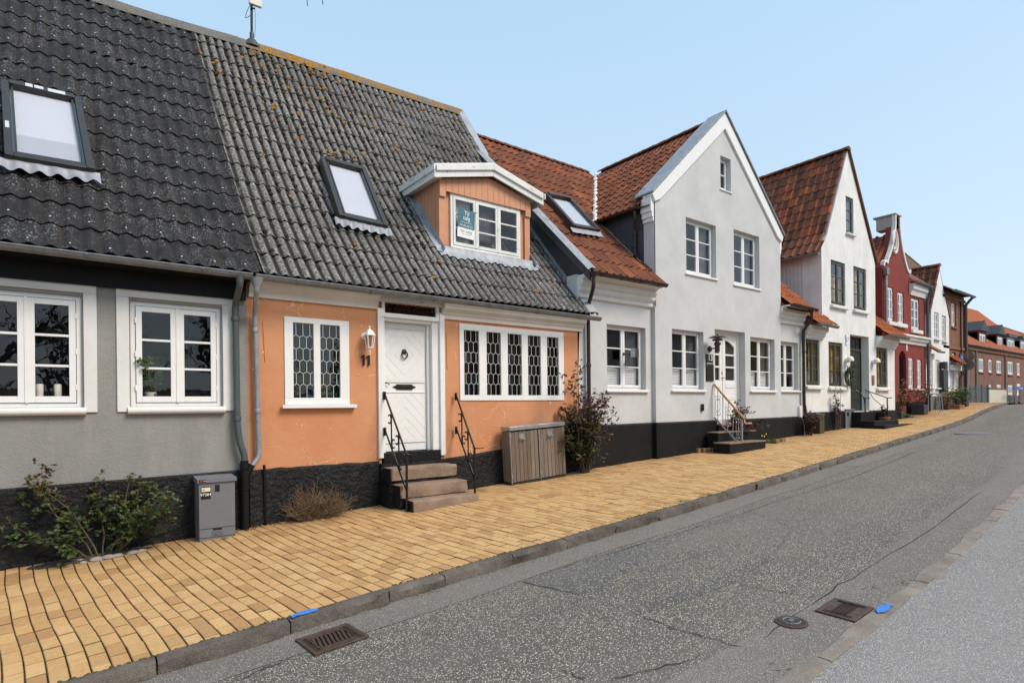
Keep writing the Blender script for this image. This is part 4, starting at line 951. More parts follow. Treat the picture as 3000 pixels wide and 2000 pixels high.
# skylights
def skylight(root, tl, tr, br, bl, mat, patch=False, part='skylight', Nf=roofN, wavy_=True):
    c = [Vector(p) for p in (bl, br, tr, tl)]; U = (c[1]-c[0]+c[2]-c[3]).normalized(); V = (c[3]-c[0]+c[2]-c[1]).normalized(); N_ = U.cross(V).normalized()
    O = (c[0]+c[1]+c[2]+c[3])/4; wd = ((c[1]-c[0]).length+(c[2]-c[3]).length)/2; ht = ((c[3]-c[0]).length+(c[2]-c[1]).length)/2
    M_ = Matrix((U, V, N_)).transposed().to_4x4(); M_.translation = O+N_*.115
    def bx(mb, u0, u1, v0, v1, n0, n1):
        t = MB().box(u0, u1, v0, v1, n0, n1); mb.add([M_ @ Vector(p) for p in t.v], t.f)
    a, h_ = wd/2, ht/2; f = MB()
    bx(f, -a, -a+.085, -h_, h_, -.15, .085); bx(f, a-.085, a, -h_, h_, -.15, .085); bx(f, -a+.085, a-.085, h_-.11, h_, -.15, .11); bx(f, -a+.085, a-.085, -h_, -h_+.10, -.15, .075)
    sk_ = f.build(part, mat, root, bevel=.006)
    g = MB(); bx(g, -a+.10, -a+.125, -h_+.11, h_-.12, .0, .072); bx(g, a-.125, a-.10, -h_+.11, h_-.12, .0, .072); bx(g, -a+.10, a-.10, -h_+.10, -h_+.125, 0, .07); g.build('sash', 'dark_frame' if mat != 'brown_metal' else mat, sk_)
    g = MB(); bx(g, -a+.08, a-.08, -h_+.09, h_-.10, .045, .051); g.build('pane', 'glass', sk_)
    g = MB(); bx(g, -a+.08, a-.08, -h_+.05, h_-.08, .0, .012); g.build('blind', 'skylight_blind', sk_)
    g = MB(); n = 40; vs_ = []
    for i in range(n+1):
        u = -a-.06+(wd+.12)*i/n; wv_ = .018*math.cos(2*math.pi*(O.x+u-XS_)/(.187 if patch else .1545)) if wavy_ else 0
        for v, nn_ in ((-h_+.01, .02), (-h_-.06, .0+wv_), (-h_-.17+.012*math.sin(i*.9), -.008+wv_*1.3)): vs_.append(M_ @ Vector((u, v, nn_)))
    g.add(vs_, [(i*3+k, i*3+k+1, i*3+k+4, i*3+k+3) for i in range(n) for k in range(2)]); g.build('apron', 'zinc', sk_, smooth=60)
    if patch: g = MB(); bx(g, -a+.085, a-.085, -h_+.09, -h_*.35, .013, .018); g.build('blind_hem', 'cabinet_grey', sk_) if False else g.build('blind_hem', 'blind_hem', sk_)
    if patch:   # paint gone from the hood in places
        for u0, u1, v0, v1 in ((-a+.26, -a+.34, h_-.105, h_-.01), (-a+.36, -a+.46, h_-.10, h_-.015), (.06, .26, h_-.11, h_-.02)): g = MB(); bx(g, u0, u1, v0, v1, .108, .1125); g.build('bare_metal', 'bare_alu', sk_)
        g = MB(); bx(g, -a+.02, -a+.06, -.35, -.18, .083, .0875); g.build('bare_metal', 'bare_alu', sk_)
    return sk_
def onroof(px, py):
    d = ray(px, py); lo, hi = .003, .02
    prev = None
    for i in range(2000):
        t = .003+.017*i/2000; p = CAM+d*t; rY = rdY(p.x); s = (p.y+.29)/(rY+.29); v = p.z-(3.6+s*6.1-.9*s*(1-s))
        if prev is not None and prev > 0 >= v or (prev is not None and prev < 0 <= v): return p
        prev = v
skylight(grey, onroof(5, 270), onroof(238, 325), onroof(275, 530), onroof(18, 497), 'dark_frame', True)
skylight(orange, onroof(933, 482), onroof(1062, 523), onroof(1128, 684), onroof(985, 662), 'dark_frame')
# --- dormer
Yf = .74
dxl, dzb = xz(1287, 712, Yf); dxr = xz(1553, 755, Yf)[0]; dzbr = zq(1553, 752, Yf)
apx, apz = xz(1443, 518, Yf-.12); elz = zq(1282, 519, Yf-.12); erx, erz = xz(1583.6, 598, Yf-.12); elx = xz(1282, 519, Yf-.12)[0]-.02
wq = (xz(1320, 600, Yf)[0], xz(1524.3, 650, Yf)[0], (zq(1320, 721, Yf)+zq(1524, 762, Yf))/2, (zq(1320, 562, Yf)+zq(1524, 617, Yf))/2)
top = lambda X: elz+(apz-elz)*(X-elx)/(apx-elx) if X < apx else apz+(erz-apz)*(X-apx)/(erx-apx)
dorm = wall(orange, 'dormer', [(dxl+.02, dzb-.02), (dxr-.02, dzb-.02), (dxr-.02, top(dxr)), (apx, apz), (dxl+.02, top(dxl))], [(wq[0]+.02, wq[1]-.02, wq[2]+.02, wq[3]-.02)], Yf+.045, 'orange_boards', back=.05)
bw = .135; n_ = int((dxr-dxl)/bw)
for i in range(n_+1):
    a, c_ = dxl+i*(dxr-dxl)/(n_+1)+.003, dxl+(i+1)*(dxr-dxl)/(n_+1)-.003
    if c_ < wq[0]+.005 or a > wq[1]-.005:
        MB().xzprism([(a, dzb-.02), (c_, dzb-.02), (c_, top(c_)), (a, top(a))], Yf+.0, Yf+.04).build('board', 'orange_boards', dorm)
    zz0 = wq[3]+.0-.005
    MB().xzprism([(a, zz0-(.11 if (c_ < wq[0] or a > wq[1]) else .0)), (c_, zz0-(.11 if (c_ < wq[0] or a > wq[1]) else .0)), (c_, top(c_)), (a, top(a))], Yf-.035, Yf-.002).build('board', 'orange_boards', dorm)
def roof_yz(X, Y):
    s = (Y+.29)/(rdY(X)+.29); return 3.6+s*6.1-.9*s*(1-s)
for sidex, sg in ((dxl, -1), (dxr, 1)):
    n2 = 9
    for i in range(n2):
        y0 = Yf+.005+i*.135; y1 = y0+.129; zt_ = top(sidex)-.01; zb0 = roof_yz(sidex, y0)-.0; zb1 = roof_yz(sidex, y1)
        if zb0 > zt_: break
        MB().yzprism([(y0, zb0), (y1, min(zb1, zt_)), (y1, zt_), (y0, zt_)], sidex-.012*(sg > 0)-.0, sidex+.02 if sg < 0 else sidex+.0).build('board', 'orange_boards', dorm)
dw = casement(orange, *wq, Yf+.0, mat='old_white_paint', n=3, rows=3, fw=.05, sw=.05, mw=.028, glassm='old_glass', curtain=[(.04, .3, .0, .95, 'net_curtain'), (.38, .64, .25, .95, 'dark_curtain')])
MB().box(wq[0]-.01, wq[1]+.01, Yf-.06, Yf, wq[2]-.06, wq[2]-.002).build('sill', 'old_white_paint', dw, bevel=.005)
# dormer roof, two slopes and two-board bargeboards
zr_ = .26
def back_y(X, z):   # where a level line meets the big roof
    y = 0.0
    for i in range(400):
        if roof_yz(X, y) >= z: return y
        y += .012
    return y
b = MB(); th = .05
yl, ya, yr = back_y(elx, elz+zr_), back_y(apx, apz+zr_), back_y(erx, erz+zr_)
P = [(elx-.05, Yf-.16, elz+zr_-.035), (apx, Yf-.16, apz+zr_), (erx+.05, Yf-.16, erz+zr_-.035), (elx-.05, yl+.1, elz+zr_-.035), (apx, ya+.1, apz+zr_), (erx+.05, yr+.1, erz+zr_-.035)]
b.add(P+[(x, y, z-th) for x, y, z in P], [(0, 1, 4, 3), (1, 2, 5, 4), (6, 9, 10, 7), (7, 10, 11, 8), (0, 6, 7, 1), (1, 7, 8, 2), (0, 3, 9, 6), (2, 8, 11, 5)]); b.build('dormer_roof', 'old_white_paint', orange)
for (z0, z1, y0, y1) in ((0, .13, -.15, -.115), (.115, zr_-.03, -.185, -.15)):
    MB().xzprism([(elx-.03, elz+z0-.02), (apx, apz+z0), (apx, apz+z1), (elx-.03, elz+z1-.02)], Yf+y0, Yf+y1).build('bargeboard', 'old_white_paint', dorm, bevel=.004)
    MB().xzprism([(apx+.002, apz+z0), (erx+.03, erz+z0-.02), (erx+.03, erz+z1-.02), (apx+.002, apz+z1)], Yf+y0, Yf+y1).build('bargeboard', 'old_white_paint', dorm, bevel=.004)
MB().box(elx-.06, elx-.02, Yf-.15, yl+.05, elz-.02, elz+.11).box(elx-.09, elx-.06, Yf-.185, yl+.05, elz+.095, elz+zr_-.05).build('eave_board', 'old_white_paint', dorm, bevel=.004)
MB().box(erx+.02, erx+.06, Yf-.15, yr+.05, erz-.02, erz+.11).box(erx+.06, erx+.09, Yf-.185, yr+.05, erz+.095, erz+zr_-.05).build('eave_board', 'old_white_paint', dorm, bevel=.004)
MB().add([(elx-.03, Yf-.12, elz-.005), (dxl+.03, Yf-.12, elz+.03), (dxl+.03, yl, elz+.03), (elx-.03, yl, elz-.005)], [(0, 1, 2, 3)]).build('soffit', 'old_white_paint', dorm)
# lead apron and side flashings of the dormer
b = MB(); n = 44; vs_ = []
for i in range(n+1):
    X = dxl-.12+(dxr-dxl+.22)*i/n; wv_ = .024*math.cos(2*math.pi*(X-XS_)/.1545)
    s_b = (Yf-.02+.29)/(rdY(X)+.29)
    for dy, lift in ((.0, .10), (-.05, .05), (-.17+.02*math.sin(i*.6), .052+wv_)):
        s = s_b+dy/(rdY(X)+.29); p = roofP(X, s)+roofN(X, s)*lift; vs_.append(p)
b.add(vs_, [(i*3+k, i*3+k+1, i*3+k+4, i*3+k+3) for i in range(n) for k in range(2)]); b.build('apron', 'zinc', dorm, smooth=60)
for X0, sg in ((dxl, -1), (dxr, 1)):
    b = MB(); vs_ = []; n = 12
    for i in range(n+1):
        y = Yf-.12+(1.35)*i/n; s = (y+.29)/(rdY(X0)+.29); p = roofP(X0, s); N_ = roofN(X0, s)
        for dx, up in ((.0, .14), (.012*sg, .07), (.13*sg, .06)): q = p+N_*up; vs_.append((X0+dx+.0*sg+R_.gauss(0, .004), q.y, q.z))
    b.add(vs_, [(i*3+k, i*3+k+1, i*3+k+4, i*3+k+3) for i in range(n) for k in range(2)]); b.build('side_flashing', 'zinc', dorm, smooth=30)
# ================================================================== number 13: white-grey house with a street gable
h13 = empty('gabled_house', (12, 0, gz(12)), 'pale grey house with street gable, white windows and black plinth, red tiled roof', 'house')
YG, YW = -.10, 0.0
GXL, GXR, APX, APZ = 10.52, 16.0, 13.30, 9.12
W13L, W13R = 8.2, 17.42
def opening(l, r, t, b, Y): # pixel box -> metric opening: left x, right x, bottom z, top z
    return (xz(l[0], l[1], Y)[0], xz(r[0], r[1], Y)[0], b, t)
def op(lx, rx, ty0, ty1, by, Y):
    return (xz(lx, ty0, Y)[0], xz(rx, ty1, Y)[0], zq((lx+rx)/2, by, Y), (zq(lx, ty0, Y)+zq(rx, ty1, Y))/2)
oA = op(1777, 1891, 950, 959, 1140, YW); oB = op(1968.3, 2060.6, 963, 972, 1140, YG); oD = op(2198, 2269, 987.5, 993, 1142, YG); oE = op(2288, 2338, 1000, 1003.5, 1142, YW)
oU1 = op(2009, 2097, 637, 660, 806, YG); oU2 = op(2149.4, 2224, 674, 691, 838, YG); oAt = op(2110, 2140.6, 456, 466.5, 557, YG)
oDr = op(2093.6, 2182.3, 964, 973, 1228, YG)
oE = (GXR+.10, oE[1], oE[2], oE[3])
zpt = lambda X: interp(X, [8, 10.5, 13, 17.4], [zq(1790, 1244, YW-.04), zq(1915, 1238, YG-.03), zq(2089, 1230.6, YG-.03), zq(2347, 1219, YW-.04)])
eG = 6.42
wall(h13, 'wall', [(GXL, -.3), (GXR, -.3), (GXR, eG+.1), (APX, APZ-.05), (GXL, eG+.05)], [oB, oD, oU1, oU2, oAt, oDr], YG, 'white_wall', back=.32, hb=.25)
wall(h13, 'wall', [(W13L, -.3), (GXL+.02, -.3), (GXL+.02, 4.45), (W13L, 4.45)], [oA], YW, 'white_wall', back=.3, hb=.2)
wall(h13, 'wall', [(GXR-.02, -.3), (W13R, -.3), (W13R, 4.6), (GXR-.02, 4.6)], [oE], YW, 'white_wall', back=.3, hb=.2)
# rooms behind are dark; body closes the back
MB().box(W13L+.2, W13R-.01, 8.7, 8.9, -.3, 4.4).build('rear_wall', 'white_wall', h13)
for X0, X1, Y in ((W13L+.01, GXL+.0, YW), (GXL, oDr[0]-.0, YG), (oDr[1], GXR, YG), (GXR+.002, W13R, YW)):
    b = MB(); vs_ = []
    for X in (X0, X1): vs_ += [(X, Y-.05, -.4), (X, Y-.05, zpt(X)-.03), (X, Y-.025, zpt(X)), (X, Y+.01, zpt(X)+.004)]
    b.add(vs_, [(0, 1, 5, 4), (1, 2, 6, 5), (2, 3, 7, 6), (0, 1, 2, 3), (4, 5, 6, 7)]); b.build('plinth', 'black_plinth_smooth', h13)
MB().box(GXL-.05, GXL, YG-.05, YW-.045, -.4, zpt(GXL)).build('plinth', 'black_plinth_smooth', h13)
SL = dict(sill=(.055, .19, .055), sillmat='white_paint', fw=.04, sw=.048, mw=.024)
def win13(o, Y, lab, **k):
    kw = dict(SL); kw.update(k)
    return casement(h13, o[0], o[1], o[2], o[3], Y+.13, label=lab, **kw)
for o, Y in ((oA, YW), (oB, YG), (oD, YG), (oE, YW)):
    wd_ = win13(o, Y, None, n=2, rows=3, curtain=[(.05, .22, .3, .98, 'dark_curtain'), (.62, .95, .3, .98, 'dark_curtain')])
    h_ = o[3]-o[2]; wdt = o[1]-o[0]
    if o is not oE: blind(wdw=wd_, x0=o[0]+.08, x1=o[0]+wdt*.47, z0=o[2]+.08, z1=o[2]+h_*.34, y=Y+.215); blind(wdw=wd_, x0=o[0]+wdt*.53, x1=o[1]-.08, z0=o[2]+.08, z1=o[2]+h_*.34, y=Y+.215)
for o in (oU1, oU2): win13(o, YG, None, n=2, rows=3, sill=(.05, .17, .05), curtain=[(.05, .3, .0, .9, 'dark_curtain'), (.7, .95, .0, .9, 'dark_curtain')])
win13(oAt, YG, None, n=1, rows=2, sill=(.04, .16, .04))
# cornices of the two wings: three rounded fillets
for X0, X1, z0, z1 in ((W13L+.0, GXL, zq(1800, 884, -.1), 4.37), (GXR, W13R+.0, zq(2330, 951, -.1), 4.50)):
    h_ = (z1-z0)/3; P = [(0.0, z0)]
    for k in range(3):
        q = -.05-.055*k; P += [(q, z0+h_*k+.012), (q-.012, z0+h_*k+.03), (q-.012, z0+h_*k+h_*.62), (q+.004, z0+h_*k+h_*.72)]
    P += [(-.22, z1), (0, z1)]; MB().yzprism(P, X0, X1).build('cornice', 'trim_plaster', h13)
MB().box(W13L+.02, GXL-.01, -.33, .3, 4.375, 4.425).build('soffit', 'trim_plaster', h13)
MB().box(GXR+.04, W13R-.02, -.33, .3, 4.505, 4.545).build('soffit', 'trim_plaster', h13)
# roofs ------------------------------------------------------------
E0 = Vector((0, -.34, 4.45)); RY, RZ = 4.49, 9.07; VS = Vector((0, RY-E0.y, RZ-E0.z)); LS = VS.length; VS.normalize()
VX0 = 8.22
_rp = lambda X0, X1, y0: MB().add([(X0, y0, E0.z-.05+(y0-E0.y)*(RZ-E0.z)/(RY-E0.y)), (X1, y0, E0.z-.05+(y0-E0.y)*(RZ-E0.z)/(RY-E0.y)), (X1, RY, RZ-.06), (X0, RY, RZ-.06), (X0, 9.1, 4.3), (X1, 9.1, 4.3)], [(0, 1, 2, 3), (3, 2, 5, 4)])
roof13 = MB()
for _a in ((VX0+.05, GXL, E0.y+.02), (GXL, GXR+.02, .6), (GXR+.02, GXR+1.46, E0.y+.02)): _q = _rp(*_a); roof13.add(_q.v, _q.f)
roof13 = roof13.build('roof', 'tile_red', h13)
vslope = (APZ-.05-6.33)/(APX-10.38)   # gable roof: z rises with X
def gable_z(X): return 6.30+(APZ-.08-6.30)*(X-10.34)/(APX-10.34) if X < APX else APZ-.08-(APX and (X-APX)*(APZ-.08-6.3)/(APX-10.34))
def main_z(Y): return E0.z+(Y-E0.y)*(RZ-E0.z)/(RY-E0.y)
TW, TL = .205, .345
nv = int(LS/TL)
# left wing: cut by the gable roof valley and the dormer cheek
def inL(u, v, c):
    if c.x > GXL-.06: # behind the gable's left cheek only the valley part
        return c.x < APX and main_z(c.y) > gable_z(c.x)+.02
    return True if c.y < 20 else False
TLx = LS/13
n1 = tile_roof(roof13, (VX0+.06, E0.y-.03, E0.z-.01), (1, 0, 0), VS, int((APX-VX0)/TW)+1, 13, TW, TLx, 'tile_red', lambda u, v, c: inL(u, v, c), 165)
n2 = tile_roof(roof13, (GXR+.10, E0.y-.03, E0.z-.01+.08), (1, 0, 0), VS, 6, 8, TW, TLx, 'tile_orange', lambda u, v, c: True, 22)
# gable roof, left slope: tiles lie from eave (X=10.34) up to the ridge, rows run back in Y
gv = Vector((APX-10.34, 0, APZ-.08-6.30)); LG = gv.length; gv.normalize(); yb0 = .22
roof13g = MB().add([(10.36, yb0-.3, 6.26), (APX, yb0-.3, APZ-.13), (APX, RY, APZ-.13), (10.36, RY*.62, 6.26)], [(0, 1, 2, 3)]).add([(16.26, yb0-.3, 6.26), (APX, yb0-.3, APZ-.13), (APX, RY, APZ-.13), (16.26, RY*.62, 6.26)], [(0, 1, 2, 3)]).build('gable_roof', 'tile_red', h13)
n3 = tile_roof(roof13g, (10.32, RY+.2, 6.30), (0, -1, 0), gv, int((RY+.2-yb0)/TW)+1, 11, TW, LG/11, 'tile_red', lambda u, v, c: c.y > yb0 and (gable_z(c.x) > main_z(c.y)-.05), 113)
ridge_caps(roof13, (VX0+.05, RY, RZ+.05), (APX-.1, RY, RZ+.03), 'tile_red')
ridge_caps(roof13g, (APX, yb0+.05, APZ+.0), (APX, RY, APZ-.0), 'tile_red')
# white mortar in the valley
pts = []
for i in range(25):
    X = 10.25+(APX-10.25)*i/24; Y = E0.y+(gable_z(X)-E0.z)*(RY-E0.y)/(RZ-E0.z); pts.append(Vector((X, Y, gable_z(X)+.06)))
b = MB(); vs_ = []
for i, p in enumerate(pts):
    ww = .085+.025*math.sin(i*2.1); vs_ += [p+Vector((-ww, -.02, -.03)), p+Vector((-.02, -.04, .03+.02*math.sin(i*2.1))), p+Vector((ww*.7, -ww, .0))]
b.add(vs_, [(i*3+k, i*3+k+1, i*3+k+4, i*3+k+3) for i in range(24) for k in range(2)]); b.build('valley', 'trim_plaster', roof13g)
# dark zinc cheek beside the gable, and the clad wall above the orange house
yc = 1.95
b = MB().yzprism([(.2, 5.0), (.2, 6.34), (E0.y+(6.34-E0.z)*(RY-E0.y)/(RZ-E0.z), 6.34)], GXL+.0, GXL+.02); b.build('cheek', 'zinc_dark', h13)
MB().box(GXL-.006, GXL, .9, .905, 5.5, 6.3).bar((GXL-.004, .28, 5.25), (GXL-.004, 1.1, 6.2), .006, .006).build('cheek_seam', 'zinc_dark', h13)
MB().yzprism([(YG, 4.0), (YG, 6.45), (.2, 6.45), (.2, 4.0)], GXL-.004, GXL+.03).build('gable_return', 'white_wall', h13)
b = MB(); b.bar((GXL-.03, .22, main_z(.22)+.05), (GXL-.03, 1.75, main_z(1.75)+.05), .17, .012, (.25, -.7, .7)); b.build('cheek_flashing', 'zinc', h13)
S_ = lambda t: (E0.y+(RY-E0.y)*t, E0.z+(RZ-E0.z)*t)
MB().yzprism([(-.02, 3.6), S_(.07), S_(1.0), (RY, 8.0)], W13L+.14, W13L+.19).build('clad_wall', 'zinc_dark', h13)
for off, hgt, mt, nm in ((-.02, -.19, 'zinc_dark', 'verge_board'),):
    MB().yzprism([(S_(-.0)[0]-.03, S_(0)[1]+.02), (S_(1)[0], S_(1)[1]+.02), (S_(1)[0], S_(1)[1]-.2), (S_(0)[0]-.03, S_(0)[1]-.2)], VX0-.02, VX0+.012).build(nm, mt, h13)
b = MB()
for k in range(7):
    t0, t1 = k/7, (k+1)/7+.004; a0, a1 = S_(t0), S_(t1); q = R_.uniform(0, .008)
    MB().add([(VX0-.05, a0[0]-.02, a0[1]+.02), (VX0+.05, a0[0]-.02, a0[1]+.075+q), (VX0+.20, a0[0], a0[1]+.07+q), (VX0-.05, a1[0]-.02, a1[1]+.02), (VX0+.05, a1[0]-.02, a1[1]+.075+q), (VX0+.20, a1[0], a1[1]+.07+q)], [(0, 1, 4, 3), (1, 2, 5, 4)]).build('verge_flashing', 'zinc', h13)
# rake band, kneelers, zinc coping
RB = .30
def rake(x0, z0, x1, z1, nm):
    d = Vector((x1-x0, 0, z1-z0)).normalized(); n = Vector((-d.z, 0, d.x)); n = n if n.z > 0 else -n
    return d, n
kL, kR = (GXL-.11, 6.52), (GXR+.13, 6.50); ap = (APX, APZ+.06)
wv_ = RB/math.cos(math.atan2(ap[1]-kL[1], ap[0]-kL[0]))
MB().xzprism([kL, (kL[0]+.10, kL[1]-.16), (kL[0]+.30, kL[1]-.06), (ap[0], ap[1]-wv_), (kR[0]-.30, kR[1]-.06), (kR[0]-.08, kR[1]-.16), (kR[0], kR[1]), ap], YG-.05, YG+.25).build('rake_band', 'white_paint', h13, bevel=.01)
for sgn, kx in ((-1, kL), (1, kR)):
    n_ = 6
    for k in range(n_):
        t0, t1 = k/n_, (k+1)/n_+.002; A = Vector((kx[0]+(ap[0]-kx[0])*t0, 0, kx[1]+(ap[1]-kx[1])*t0)); B = Vector((kx[0]+(ap[0]-kx[0])*t1, 0, kx[1]+(ap[1]-kx[1])*t1))
        A += Vector((sgn*.02, 0, .02)); B += Vector((sgn*.02*(k < n_-1), 0, .025)); e = Vector((0, 0, .035))
        MB().hexa([A+Vector((0, YG-.09, 0)), B+Vector((0, YG-.09, 0)), B+Vector((0, YG+.47, 0)), A+Vector((0, YG+.47, 0)), A+e+Vector((0, YG-.09, 0)), B+e+Vector((0, YG-.09, 0)), B+e+Vector((0, YG+.47, 0)), A+e+Vector((0, YG+.47, 0))]).build('coping', 'zinc', h13)
for k, (z0, z1, o_) in enumerate(((6.14, 6.46, .11), (6.02, 6.14, .075), (5.93, 6.02, .04))):
    MB().box(GXL-o_, GXL+.0, YG-.0, .2, z0, z1).build('kneeler', 'white_paint', h13, bevel=.008)
    MB().box(GXR, GXR+o_, YG-.0, .2, z0, z1).build('kneeler', 'white_paint', h13, bevel=.008)
MB().box(GXR, GXR+.03, YG+.001, 3.0, 4.3, 6.4).build('gable_return', 'white_wall', h13)
# gutters and pipes (brown)
gutter(h13, [(VX0-.04, -.42, 4.42), (GXL+.0, -.42, 4.43)], .06, 'brown_metal', .55)
gutter(h13, [(GXR+.02, -.42, 4.56), (W13R+.05, -.42, 4.52)], .06, 'brown_metal', .6)
gutter(h13, [(10.33, .16, 6.30), (10.33, 1.85, 6.30)], .055, 'brown_metal', .7)
X = xz(1723, 1000, -.07)[0]
gx = xz(1739, 830, -.42)[0]
downpipe(h13, [(gx, -.42, 4.36), (gx, -.42, 4.13), (X, -.08, 3.80), (X, -.08, 1.9), (X+.01, -.08, gz(X)-.05)], .04, 'brown_metal', sleeves=((2.6, (X, -.08)), (1.3, (X, -.08))))
MB().lathe([(.085, 0), (.08, -.02), (.042, -.10)], (gx, -.42, 4.41), 12).build('outlet', 'brown_metal', h13, smooth=40)
X2 = xz(2354, 1100, -.08)[0]; gx2 = xz(2378, 930, -.42)[0]
downpipe(h13, [(gx2, -.42, 4.5), (gx2, -.42, 4.22), (X2, -.09, 3.93), (X2, -.09, 1.75), (X2+.04, -.1, 1.60), (X2+.07, -.10, gz(X2)-.05)], .045, 'brown_metal', sleeves=((3.3, (X2, -.09)), (1.15, (X2+.07, -.10))))
MB().lathe([(.085, 0), (.08, -.02), (.045, -.12)], (gx2, -.42, 4.52), 12).build('outlet', 'brown_metal', h13, smooth=40)
downpipe(h13, [(10.36, .32, 6.24), (10.37, .32, 6.05), (10.46, .42, 5.85), (10.46, .42, 5.35), (10.40, .36, 5.24), (10.38, .30, 5.22)], .038, 'brown_metal', sleeves=((5.75, (10.46, .42)), (5.45, (10.46, .42))))
# skylight on the left wing
def on13(px, py):
    d = ray(px, py); k = (RZ-E0.z)/(RY-E0.y); t = (E0.z-CAM.z+k*(CAM.y-E0.y))/(d.z-k*d.y); return CAM+d*t
skylight(h13, on13(1588, 585), on13(1660, 600), on13(1750, 695), on13(1666, 682), 'brown_metal', wavy_=False)
# front door of 13: double leaf with glazed upper lights
x0, x1, z0, z1 = oDr; Yr = YG+.20
MB().box(x0, x0+.06, Yr-.03, Yr+.05, z0, z1).box(x1-.06, x1, Yr-.03, Yr+.05, z0, z1).box(x0+.06, x1-.06, Yr-.03, Yr+.05, z1-.07, z1).build('door_frame', 'white_paint', h13, bevel=.005)
MB().box(x0-.1, x1+.1, Yr+.06, Yr+.9, z0, z1).build('room', 'room', h13)
xm = (x0+x1)/2-.05
for (a, c) in ((x0+.065, xm-.012), (xm+.012, x1-.065)):
    H = z1-.075-z0; b = MB(); gl0, gl1 = a+.12, c-.12; g0, g1 = z0+H*.46, z0+H*.93
    b.box(a, gl0, Yr, Yr+.045, z0, z1-.075).box(gl1, c, Yr, Yr+.045, z0, z1-.075).box(gl0, gl1, Yr, Yr+.045, z0, g0).box(gl0, gl1, Yr, Yr+.045, g1, z1-.075)
    for t in (.33, .64): zc = g0+(g1-g0)*t; b.box(gl0, gl1, Yr+.003, Yr+.04, zc-.022, zc+.022)
    # swept head of the top light
    hd = [(gl0, g1), (gl1, g1)]+[(gl1-(gl1-gl0)*t, g1-.16*(1-t)**2*(1 if a > xm else 0)-.16*t**2*(0 if a > xm else 1)) for t in (0, .2, .4, .6, .8, 1)]
    b.xzprism(hd, Yr, Yr+.04)
    dl = b.build('door', 'white_paint', h13, bevel=.004)
    cuts = [0, .33, .64, 1]
    for i in range(3): MB().box(gl0-.004, gl1+.004, Yr+.018, Yr+.022, g0+(g1-g0)*cuts[i], g0+(g1-g0)*cuts[i+1]).build('pane', 'glass', dl)
    wavy(gl0, gl1, g0, g1, Yr+.10, 'dark_curtain').build('curtain', 'dark_curtain', dl)
    for (p0, p1) in ((.37, .435), (.23, .275), (.05, .21)): MB().box(a+.10, c-.10, Yr-.010, Yr+.002, z0+H*p0, z0+H*p1).build('panel', 'white_paint', dl, bevel=.007)
MB().box(xm-.016, xm+.016, Yr-.012, Yr-.001, z0+.05, z1-.09).build('cover_strip', 'white_paint', h13, bevel=.003)
hz_ = z0+(z1-z0)*.47
MB().lathe([(.02, 0), (.02, .01), (.008, .014), (.008, .04)], (xm-.035, Yr, hz_), 10, (0, -1, 0)).tube([(xm-.035, Yr-.04, hz_), (xm+.06, Yr-.045, hz_-.005)], .007, 6).box(xm-.05, xm-.02, Yr-.012, Yr, hz_+.10, hz_+.15).build('door_handle', 'brass', h13, smooth=40)
MB().box(x1-.36, x1-.16, Yr-.012, Yr-.002, z0+.16, z0+.235).build('letter_plate', 'brass', h13, bevel=.003)
# steps of 13
a0, a1 = xz(2101, 1244, YG-.16)[0], xz(2187, 1239, YG-.16)[0]; zs1 = zq(2140, 1243, YG-.16)+.03
steps13 = MB().box(x0-.05, x1+.05, YG-.12, YG+.25, gz(13.3)-.2, zs1-.05).build('front_steps', 'black_plinth_smooth', h13)
MB().box(x0+.0, x1+.02, YG-.17, YG+.2, zs1-.045, zs1).build('tread', 'tile_step', steps13, bevel=.006)
s2x0, s2z = xz(2104, 1268, -.52); s2x1 = xz(2214, 1266, -.52)[0]; s3x0, s3z = xz(2140, 1300, -.92); s3x1 = xz(2243, 1295, -.92)[0]
for (xa_, xb2, yf, z_, yb) in ((s2x0, s2x1, -.52, s2z+.02, -.22), (s3x0-.02, s3x1, -.92, s3z+.02, -.48)):
    MB().box(xa_, xb2, yf, yb, gz(13)-.2, z_-.03).build('step', 'black_plinth_smooth', steps13, bevel=.008)
    MB().box(xa_-.01, xb2+.01, yf-.015, yb, z_-.029, z_).build('tread', 'step_granite', steps13, bevel=.006)

# ================================================================== number 17: white house with a steep gable
h17 = empty('gabled_house', (20.5, 0, gz(20.5)), 'white rough-plastered house with steep gable, dark green windows and green door', 'house')
Y7 = -.05
XL, XR, AX, AZ = 18.60, 22.57, 20.50, 10.12; ZE = 6.45
L7, R7 = W13R+.02, 24.22
q1 = op(2433.4, 2475.8, 760, 771.5, 893, Y7); q2 = op(2499.7, 2537.4, 779, 789, 907, Y7); qa = op(2477.4, 2499.7, 574, 582, 684, Y7)
q3 = op(2359, 2401, 993.5, 995, 1128, Y7); q4 = op(2427, 2468, 1001.5, 1003.7, 1131, Y7); q5 = op(2567, 2600, 1017, 1020.6, 1134, Y7); qd = op(2490, 2545, 980, 986.5, 1204, Y7)
q3 = (L7+.10, q3[1], q3[2], q3[3])
wall(h17, 'wall', [(XL, .2), (XR, .2), (XR, ZE+.22), (AX, AZ-.02), (18.98, 7.06), (XL, 6.60)], [q1, q2, qa, q4, qd], Y7, 'rough_white', back=.3, hb=.24)
wall(h17, 'wall', [(L7, .2), (XL-.001, .2), (XL-.001, 4.15), (L7, 4.15)], [q3], Y7+.001, 'rough_white', back=.3, hb=.24)
wall(h17, 'wall', [(XR+.001, .2), (R7, .2), (R7, 4.15), (XR+.001, 4.15)], [q5], Y7+.001, 'rough_white', back=.3, hb=.24)
MB().box(R7-.02, R7+.0, Y7+.3, 4.3, .3, 4.1).build('side_wall', 'rough_white', h17)
